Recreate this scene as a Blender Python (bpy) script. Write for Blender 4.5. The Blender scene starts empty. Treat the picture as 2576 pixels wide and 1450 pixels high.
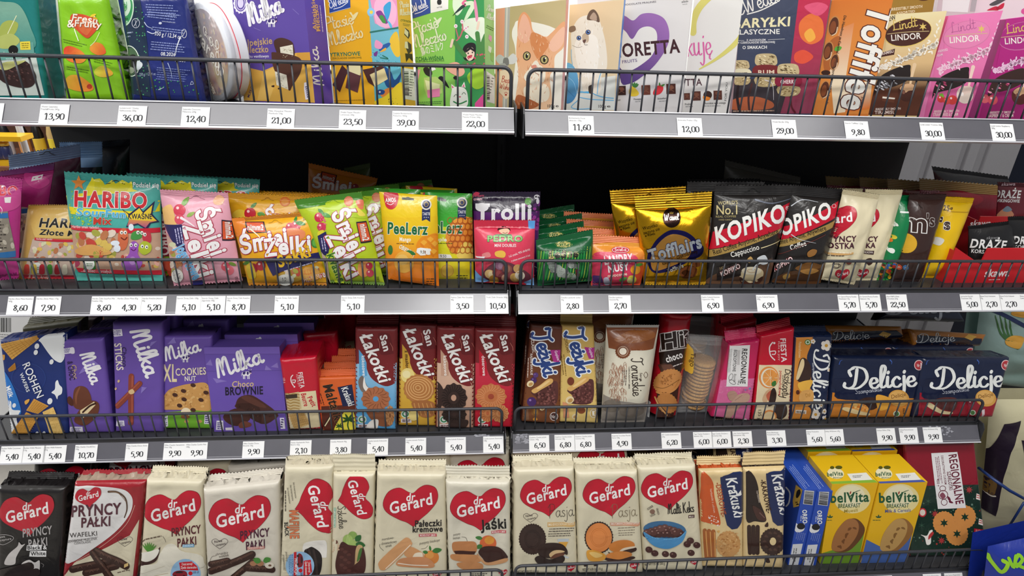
import bpy, math, random
import numpy as np
from mathutils import Matrix
from mathutils.geometry import tessellate_polygon

# ------------------------------------------------------------------ camera
SC = bpy.context.scene
COL = SC.collection
CAM = np.array((-0.0940, -0.8963, 0.18186))
YAW, PIT, ROL, FPX = 0.0843910, 0.4425718, -0.0340822, 1564.775
def cam_axes():
    cy, sy, cp, sp = math.cos(YAW), math.sin(YAW), math.cos(PIT), math.sin(PIT)
    f = np.array([sy*cp, cy*cp, -sp]); r = np.array([cy, -sy, 0.0]); d = np.cross(f, r)
    c, s = math.cos(ROL), math.sin(ROL)
    return np.array([c*r + s*d, -s*r + c*d, f])
AX = cam_axes()
cd = bpy.data.cameras.new('camera'); cam = bpy.data.objects.new('camera', cd); COL.objects.link(cam)
cd.sensor_fit = 'HORIZONTAL'; cd.sensor_width = 36.0; cd.lens = FPX/2576*36.0; cd.clip_start = 0.02
mw = Matrix.Identity(4)
for i in range(3):
    mw[i][0], mw[i][1], mw[i][2], mw[i][3] = AX[0][i], -AX[1][i], -AX[2][i], CAM[i]
cam.matrix_world = mw
SC.camera = cam
SC.view_settings.view_transform = 'Standard'; SC.view_settings.look = 'None'
SC.view_settings.exposure = -0.1; SC.view_settings.gamma = 1.0; SC.view_settings.use_curve_mapping = False

# ------------------------------------------------------------------ light of the shop
w = bpy.data.worlds.new('shop_air'); SC.world = w; w.use_nodes = True
w.node_tree.nodes['Background'].inputs[0].default_value = (0.93, 0.96, 1.0, 1)
w.node_tree.nodes['Background'].inputs[1].default_value = 0.22
def area(name, loc, rot, sx, sy, power, col=(1, 1, 1)):
    l = bpy.data.lights.new(name, 'AREA'); l.shape = 'RECTANGLE'; l.size = sx; l.size_y = sy
    l.energy = power; l.color = col
    o = bpy.data.objects.new(name, l); COL.objects.link(o); o.location = loc; o.rotation_euler = rot
    return o
area('aisle_ceiling_light', (-0.2, -0.82, 1.45), (0.0, 0, 0), 3.2, 0.5, 31, (1.0, 0.99, 0.97))
area('second_ceiling_light', (0.05, -1.62, 1.45), (math.radians(20), 0, 0), 0.8, 0.22, 9, (1.0, 0.99, 0.97))
area('far_aisle_light', (-0.2, -1.9, 1.5), (math.radians(35), 0, 0), 3.2, 0.35, 27, (1.0, 0.985, 0.96))
area('left_fill_light', (-4.4, 0.3, 1.66), (0, math.radians(-30), 0), 0.6, 2.4, 150, (1, 1, 1))  # unseen lamp added to brighten the bags deep at the left end
area('rear_wall_light', (0.0, 0.95, 1.5), (math.radians(20), 0, 0), 3.6, 0.3, 60, (1, 1, 1))  # put in out of view to whiten the wall behind the top shelf

def rays(px):
    px = np.asarray(px, float).reshape(-1, 2)
    d = np.stack([(px[:, 0]-1288)/FPX, (px[:, 1]-725)/FPX, np.ones(len(px))], 1)
    return d @ AX
def at_y(x, y, Y):
    d = rays([x, y])[0]; return CAM + d*((Y-CAM[1])/d[1])
def at_z(x, y, Z):
    d = rays([x, y])[0]; return CAM + d*((Z-CAM[2])/d[2])

# ------------------------------------------------------------------ colour and materials
_hc = {}
def H(h):
    if h in _hc: return _hc[h]
    s = h.lstrip('#')
    if len(s) == 3: s = ''.join(c*2 for c in s)
    v = [int(s[i:i+2], 16)/255 for i in (0, 2, 4)]
    v = [c/12.92 if c <= 0.04045 else ((c+0.055)/1.055)**2.4 for c in v]
    _hc[h] = (v[0], v[1], v[2], 1.0)
    return _hc[h]
MATS = {}
def printed(name, rough, metal=0.0, bump=0.0, scale=60.0, coat=0.0, spec=0.5, aniso=None):
    m = bpy.data.materials.new(name); m.use_nodes = True; nt = m.node_tree; b = nt.nodes['Principled BSDF']
    at = nt.nodes.new('ShaderNodeAttribute'); at.attribute_name = 'Col'
    tc = nt.nodes.new('ShaderNodeTexCoord')
    nz = nt.nodes.new('ShaderNodeTexNoise'); nz.inputs['Scale'].default_value = scale; nz.inputs['Detail'].default_value = 3
    nz.inputs['Distortion'].default_value = 0.8
    nt.links.new(tc.outputs['Object'], nz.inputs['Vector'])
    nt.links.new(at.outputs['Color'], b.inputs['Base Color'])
    b.inputs['Roughness'].default_value = rough; b.inputs['Metallic'].default_value = metal
    b.inputs['Specular IOR Level'].default_value = spec
    b.inputs['Coat Weight'].default_value = coat; b.inputs['Coat Roughness'].default_value = 0.12
    if bump:
        bp = nt.nodes.new('ShaderNodeBump'); bp.inputs['Strength'].default_value = bump; bp.inputs['Distance'].default_value = 0.004
        nt.links.new(nz.outputs['Fac'], bp.inputs['Height']); nt.links.new(bp.outputs['Normal'], b.inputs['Normal'])
        nt.links.new(bp.outputs['Normal'], b.inputs['Coat Normal'])
    MATS[name] = m
    return m
printed('carton', 0.42, bump=0.02, scale=300, coat=0.12)
printed('film', 0.30, bump=0.30, scale=38, coat=0.45)
printed('paperfilm', 0.36, bump=0.42, scale=24, coat=0.22)
printed('satin', 0.48, bump=0.12, scale=30, coat=0.05)
printed('foil', 0.22, metal=0.9, bump=0.30, scale=34)
printed('matte', 0.6)
printed('card', 0.55)
printed('plastic', 0.28)
printed('metal', 0.38, metal=0.35, bump=0.02, scale=400)
printed('biscuit', 0.8, bump=0.9, scale=260)
def solid(name, col, rough=0.5, metal=0.0, bump=0.0, scale=80, alpha=1.0, trans=0.0, coat=0.0, vary=0.0):
    m = bpy.data.materials.new(name); m.use_nodes = True; nt = m.node_tree; b = nt.nodes['Principled BSDF']
    c = H(col); b.inputs['Base Color'].default_value = c
    b.inputs['Roughness'].default_value = rough; b.inputs['Metallic'].default_value = metal
    b.inputs['Alpha'].default_value = alpha; b.inputs['Transmission Weight'].default_value = trans
    b.inputs['Coat Weight'].default_value = coat; b.inputs['Coat Roughness'].default_value = 0.18
    tc = nt.nodes.new('ShaderNodeTexCoord'); nz = nt.nodes.new('ShaderNodeTexNoise')
    nz.inputs['Scale'].default_value = scale; nz.inputs['Detail'].default_value = 4
    nt.links.new(tc.outputs['Object'], nz.inputs['Vector'])
    if vary:
        mx = nt.nodes.new('ShaderNodeMix'); mx.data_type = 'RGBA'
        mx.inputs[6].default_value = tuple(x*(1-vary) for x in c[:3])+(1,); mx.inputs[7].default_value = tuple(min(1, x*(1+vary)) for x in c[:3])+(1,)
        nt.links.new(nz.outputs['Fac'], mx.inputs[0]); nt.links.new(mx.outputs[2], b.inputs['Base Color'])
    if bump:
        bp = nt.nodes.new('ShaderNodeBump'); bp.inputs['Strength'].default_value = bump; bp.inputs['Distance'].default_value = 0.002
        nt.links.new(nz.outputs['Fac'], bp.inputs['Height']); nt.links.new(bp.outputs['Normal'], b.inputs['Normal'])
    MATS[name] = m
    return m
solid('shelf_metal', '#3b3c40', 0.42, 0.2, 0.05, 500, vary=0.08)
solid('rail_pvc', '#5e5d65', 0.28, 0.0, 0.02, 40, coat=0.75, vary=0.1)
solid('rail_lip', '#c9c9d0', 0.25, 0.1, coat=0.5)
solid('back_black', '#242427', 0.65, 0.0, 0.05, 300, vary=0.15)
solid('wire_black', '#43444a', 0.38, 0.25, 0.03, 300)
solid('bracket_metal', '#6d6d72', 0.4, 0.4)
solid('wall_white', '#f2f2ee', 0.8, vary=0.03)
solid('panel_grey', '#9a989c', 0.5, 0.1, 0.05, 200, vary=0.05)
solid('floor_tile', '#8b8780', 0.35, vary=0.1)
def clear_film(name, a=0.16, rough=0.12, tint='#ffffff'):
    m = bpy.data.materials.new(name); m.use_nodes = True; nt = m.node_tree
    for n in list(nt.nodes): nt.nodes.remove(n)
    out = nt.nodes.new('ShaderNodeOutputMaterial'); mix = nt.nodes.new('ShaderNodeMixShader')
    tr = nt.nodes.new('ShaderNodeBsdfTransparent'); gl = nt.nodes.new('ShaderNodeBsdfPrincipled')
    gl.inputs['Base Color'].default_value = H(tint); gl.inputs['Roughness'].default_value = rough
    tc = nt.nodes.new('ShaderNodeTexCoord'); nz = nt.nodes.new('ShaderNodeTexNoise'); nz.inputs['Scale'].default_value = 45
    bp = nt.nodes.new('ShaderNodeBump'); bp.inputs['Strength'].default_value = 0.5; bp.inputs['Distance'].default_value = 0.004
    nt.links.new(tc.outputs['Object'], nz.inputs['Vector']); nt.links.new(nz.outputs['Fac'], bp.inputs['Height'])
    nt.links.new(bp.outputs['Normal'], gl.inputs['Normal'])
    mix.inputs[0].default_value = a
    nt.links.new(tr.outputs[0], mix.inputs[1]); nt.links.new(gl.outputs[0], mix.inputs[2]); nt.links.new(mix.outputs[0], out.inputs[0])
    MATS[name] = m
clear_film('clear_film', 0.12)
clear_film('clear_plastic', 0.35, 0.2, '#e8ecf2')

# ------------------------------------------------------------------ objects
def link(name, me, parent=None, loc=None):
    o = bpy.data.objects.new(name, me); COL.objects.link(o)
    if parent is not None: o.parent = parent
    if loc is not None: o.location = loc
    return o
def tag(o, label, cat, group=None, kind=None):
    o['label'] = label; o['category'] = cat
    if group: o['group'] = group
    if kind: o['kind'] = kind
    return o
def thing(name, label, cat, loc, group=None):
    return tag(link(name, None, None, tuple(loc)), label, cat, group)
class MB:
    """collects geometry for ONE mesh object"""
    def __init__(s): s.v = []; s.f = []; s.c = []; s.m = []; s.sm = []; s.n = 0
    def add(s, V, Fs, col, mi=0, smooth=False):
        V = np.asarray(V, float).reshape(-1, 3)
        s.v.append(V)
        C = np.asarray(col, float)
        s.c.append(np.tile(C, (len(V), 1)) if C.ndim == 1 else C)
        b = s.n
        s.f.extend([tuple(int(i)+b for i in f) for f in Fs]); s.m.extend([mi]*len(Fs)); s.sm.extend([smooth]*len(Fs))
        s.n += len(V)
    def box(s, x0, x1, y0, y1, z0, z1, col=(1, 1, 1, 1), mi=0):
        V = [(x, y, z) for x in (x0, x1) for y in (y0, y1) for z in (z0, z1)]
        s.add(V, [(0, 1, 3, 2), (4, 6, 7, 5), (0, 4, 5, 1), (2, 3, 7, 6), (0, 2, 6, 4), (1, 5, 7, 3)], col, mi)
    def tube(s, pts, r, col=(1, 1, 1, 1), n=8, mi=0, closed=False):
        P = [np.array(p, float) for p in pts]; V = []; N = len(P); up = None
        for i in range(N):
            t = (P[(i+1) % N] if (closed or i < N-1) else P[i]) - (P[i-1] if (closed or i > 0) else P[i])
            t = t/(np.linalg.norm(t)+1e-12)
            if up is None:
                a = np.array([0, 0, 1.0]) if abs(t[2]) < 0.9 else np.array([1.0, 0, 0])
                up = np.cross(np.cross(t, a), t)
            up = up - t*np.dot(up, t); up /= np.linalg.norm(up)+1e-12
            sd = np.cross(t, up)
            V += [P[i] + r*(math.cos(2*math.pi*k/n)*up + math.sin(2*math.pi*k/n)*sd) for k in range(n)]
        F = []
        for i in range(N if closed else N-1):
            j = (i+1) % N
            F += [(i*n+k, i*n+(k+1) % n, j*n+(k+1) % n, j*n+k) for k in range(n)]
        if not closed: F += [tuple(range(n))[::-1], tuple((N-1)*n+k for k in range(n))]
        s.add(V, F, col, mi, True)
    def lathe(s, prof, col, n=28, mi=0, cols=None, M=None):
        """prof: (radius, height) pairs round local z"""
        V = []; C = []
        for k, (r, z) in enumerate(prof):
            for i in range(n):
                a = 2*math.pi*i/n; V.append((r*math.cos(a), r*math.sin(a), z)); C.append(col if cols is None else cols[k])
        F = [(k*n+i, k*n+(i+1) % n, (k+1)*n+(i+1) % n, (k+1)*n+i) for k in range(len(prof)-1) for i in range(n)]
        F += [tuple(range(n))[::-1], tuple((len(prof)-1)*n+i for i in range(n))]
        V = np.array(V)
        if M is not None: V = V @ np.array(M)[:3, :3].T + np.array(M)[:3, 3]
        s.add(V, F, np.array(C), mi, True)
    def build(s, name, mats, parent=None, loc=None, off=(0, 0, 0)):
        V = np.concatenate(s.v) - np.asarray(off); C = np.concatenate(s.c)
        me = bpy.data.meshes.new(name); me.from_pydata(V.tolist(), [], s.f); 
        a = me.color_attributes.new('Col', 'FLOAT_COLOR', 'POINT'); a.data.foreach_set('color', C.astype(np.float32).ravel())
        for m in (mats if isinstance(mats, (list, tuple)) else [mats]): me.materials.append(MATS[m])
        me.polygons.foreach_set('material_index', np.array(s.m, np.int32)); me.polygons.foreach_set('use_smooth', np.array(s.sm, bool))
        me.update()
        return link(name, me, parent, loc)
def dup(root, loc, label, group=None):
    r = root.copy(); COL.objects.link(r); r.location = loc; r['label'] = label
    if group: r['group'] = group
    for ch in list(root.children):
        c = ch.copy(); COL.objects.link(c); c.parent = r
        for g in list(ch.children):
            d = g.copy(); COL.objects.link(d); d.parent = c
    return r

# ------------------------------------------------------------------ printing: flat shapes given on the photograph's frame, laid on a pack's own surface
def spline(pts, n=6, closed=True):
    P = np.asarray(pts, float).reshape(-1, 2); N = len(P); out = []
    rng = range(N if closed else N-1)
    for i in rng:
        if closed: a, b, c, d = P[i-1], P[i], P[(i+1) % N], P[(i+2) % N]
        else: a, b, c, d = P[max(i-1, 0)], P[i], P[i+1], P[min(i+2, N-1)]
        for k in range(n):
            t = k/n
            out.append(0.5*((2*b) + (c-a)*t + (2*a-5*b+4*c-d)*t*t + (3*b-a-3*c+d)*t**3))
    if not closed: out.append(P[-1])
    return np.array(out)
def tess(P, holes=()):
    loops = [[(p[0], p[1], 0) for p in L] for L in [P, *holes]]
    return np.concatenate([np.asarray(L, float).reshape(-1, 2) for L in [P, *holes]]), [tuple(t) for t in tessellate_polygon(loops)]
_txt = {}
def text_mesh(s, sp, off=None):
    off = sp if off is None else off
    k = (s, sp, off)
    if k in _txt: return _txt[k]
    cu = bpy.data.curves.new('t', 'FONT'); cu.body = s; cu.offset = off; cu.space_character = 1+3.2*sp; cu.resolution_u = 3; cu.fill_mode = 'FRONT'
    ob = bpy.data.objects.new('t', cu); COL.objects.link(ob)
    me = ob.evaluated_get(bpy.context.evaluated_depsgraph_get()).to_mesh()
    n = len(me.vertices); V = np.zeros(n*3); me.vertices.foreach_get('co', V); V = V.reshape(-1, 3)[:, :2].copy()
    me.calc_loop_triangles(); T = [tuple(t.vertices) for t in me.loop_triangles]
    bpy.data.objects.remove(ob); bpy.data.curves.remove(cu)
    _txt[k] = (V, T)
    return V, T
CAPH = 0.0
def T(s, x0, y0, x1, y1, h, c, b=0.0, sh=0.0, o=None, f=0, ow=0.03):
    """letters on a baseline (x0,y0)-(x1,y1), capital height h"""
    global CAPH
    if not CAPH: CAPH = text_mesh('H', 0.0)[0][:, 1].max()
    r = []
    b = round(min(b*.62, .036), 4); ow = round(min(ow*.55, .03), 4)
    Vb, Tb = text_mesh(s, b)
    if not len(Vb): return r
    mn, mx = Vb[:, 0].min(), Vb[:, 0].max()
    e = np.array([x1-x0, y1-y0], float); L = np.linalg.norm(e); e /= L; u = np.array([e[1], -e[0]])
    def put(V): return np.array([x0, y0]) + np.outer((V[:, 0]-mn)/(mx-mn)*L, e) + np.outer(V[:, 1]/CAPH*h, u) + np.outer(V[:, 1]/CAPH*h*sh, e)
    if o:
        Vo, To = text_mesh(s, b, b+ow); r.append((put(Vo), To, o, f))
    r.append((put(Vb), Tb, c, f))
    return r
GL = {k: v for k, v in (q.split('=') for q in '''a=52;38,40 22,45 6,25 12,2 26,2 38,22|40,45 38,15 46,0 54,6
b=42;8,100 6,10 22,0 36,20 24,42 8,30
c=38;34,36 22,45 6,26 10,4 26,0 38,10
d=52;36,38 20,45 6,25 12,2 26,2 38,25|48,100 38,20 44,0 54,6
e=40;8,18 32,26 28,42 14,42 5,22 12,2 28,0 40,12
f=30;32,90 22,100 14,80 8,-30|2,45 26,47
g=46;36,40 20,45 6,25 14,5 28,8 38,40|38,44 36,-10 24,-38 4,-30
h=44;6,100 4,0|5,20 20,44 32,40 30,10 36,0 44,5
i=22;8,45 5,10 12,0 22,8|10,64 12,68
j=22;14,45 12,-15 2,-38 -12,-28|15,64 17,68
k=42;8,100 5,0|34,44 8,20|14,24 30,2 42,4
l=28;6,12 28,80 20,99 11,80 8,10 16,0 28,8
m=58;4,45 4,0|4,25 16,45 24,38 22,0|23,25 36,45 44,38 42,8 48,0 58,6
n=42;4,45 4,0|4,25 18,45 28,38 26,8 32,0 42,6
o=42;20,44 6,26 10,3 24,0 36,20 30,42 18,43
p=40;8,45 4,-40|6,28 20,45 34,30 26,3 8,4
r=30;6,45 4,0|5,25 16,43 30,42
s=34;30,40 18,45 8,34 28,14 20,0 2,6
t=28;16,85 10,10 18,0 30,6|0,52 30,54
u=46;4,45 4,12 14,0 28,14|32,45 30,10 38,0 46,5
w=52;4,45 6,5 14,0 24,20 26,40|26,20 30,2 40,4 48,44
y=40;4,45 6,16 16,8 30,22|34,45 30,-15 18,-38 2,-30
z=38;4,42 30,42 6,2 36,2
Z=38;4,42 30,42 6,2 36,2|20,62 22,66
A=70;2,0 30,98 38,98 46,0|14,36 44,36
B=60;12,96 8,0|6,92 36,98 44,76 14,54|14,54 48,48 46,10 8,0
D=92;34,92 14,82 20,60|46,86 34,20 10,4 -8,12 -6,26|10,2 50,4 84,40 76,84 40,98 24,90
E=52;44,90 24,98 14,78 30,58|30,58 6,40 8,6 30,0 48,16
F=48;6,96 50,94|20,96 14,0|16,54 40,54
J=64;-6,70 -2,92 20,84 44,80 62,92|42,80 36,20 18,-20 0,-6
K=66;14,96 8,0|54,96 12,48|20,52 40,8 60,0
L=58;36,88 28,99 20,80 16,20 6,2 20,6 56,4
M=88;2,4 20,88 30,92 30,8|31,40 50,92 62,90 60,12 68,0 82,10
P=58;18,94 8,-6|0,70 20,96 52,90 50,56 16,46
S=54;46,84 30,98 12,80 40,40 32,4 4,10
T=62;-2,78 10,96 40,88 64,98|34,90 28,20 10,0 0,14
W=90;4,92 12,8 20,6 40,70|40,70 44,8 54,6 80,96'''.split('\n'))}
_MARK = {'ś': ('s', '18,58 28,72'), 'ń': ('n', '18,58 30,74'), 'ż': ('z', '18,60 21,64'), 'ć': ('c', '18,58 30,74'),
         'ę': ('e', '26,0 22,-14 30,-18'), 'ł': ('l', '4,48 30,64'), 'Ś': ('S', '30,110 42,126')}
def ribbon(P, W):
    P = np.asarray(P, float); W = np.broadcast_to(np.asarray(W, float), (len(P),))
    d = np.gradient(P, axis=0); d /= np.linalg.norm(d, axis=1)[:, None]+1e-9; nn = np.stack([-d[:, 1], d[:, 0]], 1)
    L = P + nn*W[:, None]/2; R = P - nn*W[:, None]/2; n = len(P)
    V = list(L)+list(R); F = []
    for i in range(n-1): F += [(i, i+1, n+i+1), (i, n+i+1, n+i)]
    for i, sgn in ((0, -1), (n-1, 1)):                                   # round ends
        if W[i] < 1e-6: continue
        a0 = math.atan2(nn[i][1], nn[i][0]); b = len(V)
        for k in range(1, 5):
            a = a0 - sgn*math.pi*k/5
            V.append(P[i] + W[i]/2*np.array([math.cos(a), math.sin(a)]))
        ring = [i]+list(range(b, b+4))+[n+i]
        F += [(ring[0], ring[k], ring[k+1]) for k in range(1, 5)]
    return np.array(V), F
def merged(ops):
    if not ops: return []
    n = 0; V = []; F = []
    for v, f_, c, m in ops: V.append(v); F += [tuple(i+n for i in t) for t in f_]; n += len(v)
    return [(np.concatenate(V), F, ops[0][2], ops[0][3])]
def S(s, x0, y0, x1, y1, h, c, w=0.1, o=None, ow=0.1, con=0.0, f=0, sh=0.0):
    """brush lettering on a baseline"""
    st = []; x = 0.0
    for ch in s:
        if ch == ' ': x += 26; continue
        base, mk = _MARK.get(ch, (ch, None))
        if base not in GL: continue
        adv, g = GL[base].split(';')
        for q in g.split('|')+([mk] if mk else []):
            P = np.array([[float(v) for v in k.split(',')] for k in q.split()]); st.append(spline(P+[x, 0], 4, False)/100)
        x += float(adv)
    A = np.concatenate(st); mn, mx = A[:, 0].min(), A[:, 0].max()
    e = np.array([x1-x0, y1-y0], float); Ln = np.linalg.norm(e); e /= Ln; u = np.array([e[1], -e[0]])
    out = []; fg = []
    for P in st:
        Q = np.array([x0, y0]) + np.outer((P[:, 0]-mn)/(mx-mn)*Ln, e) + np.outer(P[:, 1]*h, u+sh*e)
        d = np.gradient(P, axis=0); d /= np.linalg.norm(d, axis=1)[:, None]+1e-9
        W = w*h*(1-con+con*np.abs(d[:, 1])**1.5)
        V, F = ribbon(Q, W); fg.append((V, F, c, f))
        if o: V2, F2 = ribbon(Q, W+ow*h); out.append((V2, F2, o, f))
    return merged(out)+merged(fg)
DG = {k: v for k, v in (q.split('=') for q in '''0=23,98 6,80 6,20 23,2 40,20 40,80 23,98
1=8,84 24,97 24,2|10,2 38,2
2=6,76 12,94 30,96 38,76 26,44 6,6|6,5 38,5 42,20
3=8,80 20,97 36,84 30,58 18,52|18,52 38,44 36,12 18,2 5,10
4=30,97 3,32 44,32|31,97 31,2
5=40,95 14,95 9,56|9,56 30,58 39,34 30,6 6,6
6=40,94 18,78 6,34 16,4 34,6 38,34 24,52 8,40
7=5,80 6,94 41,95 18,2
8=23,97 9,80 23,54 38,26 23,2 7,24 23,54 36,80 23,97
9=8,4 26,20 40,62 30,95 12,92 7,66 22,48 38,58'''.split('\n'))}
def PR(s, x0, x1, y, h, c, w=0.13):
    """serif price digits: thick stems, thin bars"""
    adv = [46 if ch != ',' else 22 for ch in s]; k = (x1-x0)/sum(adv); out = []; x = x0
    for ch, a in zip(s, adv):
        if ch == ',':
            P = np.array([[8, 6], [12, -4], [5, -18]]); st = [P]
        else: st = [np.array([[float(v) for v in q.split(',')] for q in g.split()]) for g in DG[ch].split('|')]
        for P in st:
            Q0 = spline(P, 5, False) if len(P) > 2 else P
            Q = np.stack([x+Q0[:, 0]*k, y-Q0[:, 1]/100*h], 1)
            d = np.gradient(Q, axis=0); d /= np.linalg.norm(d, axis=1)[:, None]+1e-9
            V, F = ribbon(Q, w*h*(0.45+0.75*np.abs(d[:, 1])**1.5)); out.append((V, F, c, 0))
        x += a*k
    return out
def G(c, *pts, f=0, holes=()):                                   # polygon
    V, F = tess(np.asarray(pts, float).reshape(-1, 2), holes); return [(V, F, c, f)]
def B(c, *pts, f=0, n=6):                                        # smooth closed blob
    V, F = tess(spline(pts, n)); return [(V, F, c, f)]
def E(c, x, y, rx, ry=None, rot=0.0, n=28, f=0, a0=0, a1=360):
    ry = rx if ry is None else ry; a = np.radians(np.linspace(a0, a1, n, endpoint=(a1-a0) < 360)); r = math.radians(rot)
    X = rx*np.cos(a); Y = ry*np.sin(a)
    P = np.stack([x+X*math.cos(r)-Y*math.sin(r), y+X*math.sin(r)+Y*math.cos(r)], 1)
    V, F = tess(P); return [(V, F, c, f)]
def SC_(c, x, y, rx, ry, rot=0.0, n=16, d=0.08, f=0):            # scalloped disc
    a = np.linspace(0, 2*math.pi, n*6, endpoint=False); k = 1+d*np.cos(a*n); r = math.radians(rot)
    X = rx*k*np.cos(a); Y = ry*k*np.sin(a)
    V, F = tess(np.stack([x+X*math.cos(r)-Y*math.sin(r), y+X*math.sin(r)+Y*math.cos(r)], 1)); return [(V, F, c, f)]
def L(c, w, *pts, f=0, sm=True, w1=None):                        # stroke
    P = np.asarray(pts, float).reshape(-1, 2)
    if sm and len(P) > 2: P = spline(P, 5, False)
    W = w if w1 is None else np.linspace(w, w1, len(P))
    V, F = ribbon(P, W); return [(V, F, c, f)]
def ring(c, w, x, y, rx, ry=None, rot=0.0, f=0):
    ry = rx if ry is None else ry
    a = np.linspace(0, 2*math.pi, 30); r = math.radians(rot); X = rx*np.cos(a); Y = ry*np.sin(a)
    V, F = ribbon(np.stack([x+X*math.cos(r)-Y*math.sin(r), y+X*math.sin(r)+Y*math.cos(r)], 1), w); return [(V, F, c, f)]
def dots(cs, n, quad, r0, r1, seed=0, asp=1.0, rot=0):
    R = random.Random(seed); q = np.asarray(quad, float).reshape(4, 2); out = []
    for i in range(n):
        u, v = R.random(), R.random(); p = (q[0]*(1-u)+q[1]*u)*(1-v)+(q[3]*(1-u)+q[2]*u)*v; r = R.uniform(r0, r1)
        out += E(R.choice(cs), p[0], p[1], r, r*asp, rot if rot != 'r' else R.uniform(0, 180), n=9)
    return out
def fine(c, x0, y0, x1, y1, n, lead, h, seed=1):
    """rows of print too small to read"""
    R = random.Random(seed); e = np.array([x1-x0, y1-y0], float); Ln = np.linalg.norm(e); e /= Ln; dn = np.array([-e[1], e[0]]); out = []
    for i in range(n):
        t = R.uniform(0, 0.06)*Ln; end = Ln*R.uniform(0.8, 1.0) if n > 1 else Ln
        while t < end:
            k = min(R.uniform(1.2, 4.0)*h, end-t); p = np.array([x0, y0])+e*t+dn*lead*i
            out += G(c, *p, *(p+e*k), *(p+e*k+dn*h), *(p+dn*h)); t += k+h*0.6
    return out
def bars(x0, y0, x1, y1, h, seed=3, bg='#f2f2f2', c='#1c1c22', n=22):
    """barcode: panel along the edge (x0,y0)-(x1,y1), bars of length h"""
    R = random.Random(seed); e = np.array([x1-x0, y1-y0], float); dn = np.array([-e[1], e[0]])/np.linalg.norm(e)*h; p = np.array([x0, y0]); out = []
    if bg: out += G(bg, *(p-e*.06-dn*.06), *(p+e*1.06-dn*.06), *(p+e*1.06+dn*1.06), *(p-e*.06+dn*1.06))
    t = 0.0
    while t < 1:
        k = R.choice((1, 1, 2, 3))/(n*3.2); a, b = p+e*t, p+e*min(t+k, 1); out += G(c, *a, *b, *(b+dn), *(a+dn)); t += k+R.choice((1, 1, 2))/(n*3.0)
    return out
def heart(c, x, y, sx, sy=None, rot=0.0, f=0, tip=0.0):
    sy = sx if sy is None else sy
    a = np.linspace(0, 2*math.pi, 48, endpoint=False)
    X = 16*np.sin(a)**3/16; Y = -(13*np.cos(a)-5*np.cos(2*a)-2*np.cos(3*a)-np.cos(4*a))/15
    X = X + tip*(Y > 0)*Y; r = math.radians(rot)
    V, F = tess(np.stack([x+sx*X*math.cos(r)-sy*Y*math.sin(r), y+sx*X*math.sin(r)+sy*Y*math.cos(r)], 1)); return [(V, F, c, f)]
def star(c, x, y, R0, r, n=5, rot=-90):
    a = [math.radians(rot+180*k/n) for k in range(2*n)]
    return G(c, *[q for k, t in enumerate(a) for q in (x+(R0 if k % 2 == 0 else r)*math.cos(t), y+(R0 if k % 2 == 0 else r)*math.sin(t))])
def leaf(c, x, y, l, rot, wd=0.4):
    r = math.radians(rot); P = [(0, 0), (.3, wd/2), (.7, wd/2.3), (1, 0), (.7, -wd/2.3), (.3, -wd/2)]
    return B(c, *[q for a, b in P for q in (x+l*(a*math.cos(r)-b*math.sin(r)), y+l*(a*math.sin(r)+b*math.cos(r)))])
def berry(c, x, y, r, hi='#ffd9d9'):
    return E(c, x, y, r, n=16)+E(hi, x-r*.3, y-r*.35, r*.25, n=8)
def J(*a):
    out = []
    for q in a: out += q
    return out

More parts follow.
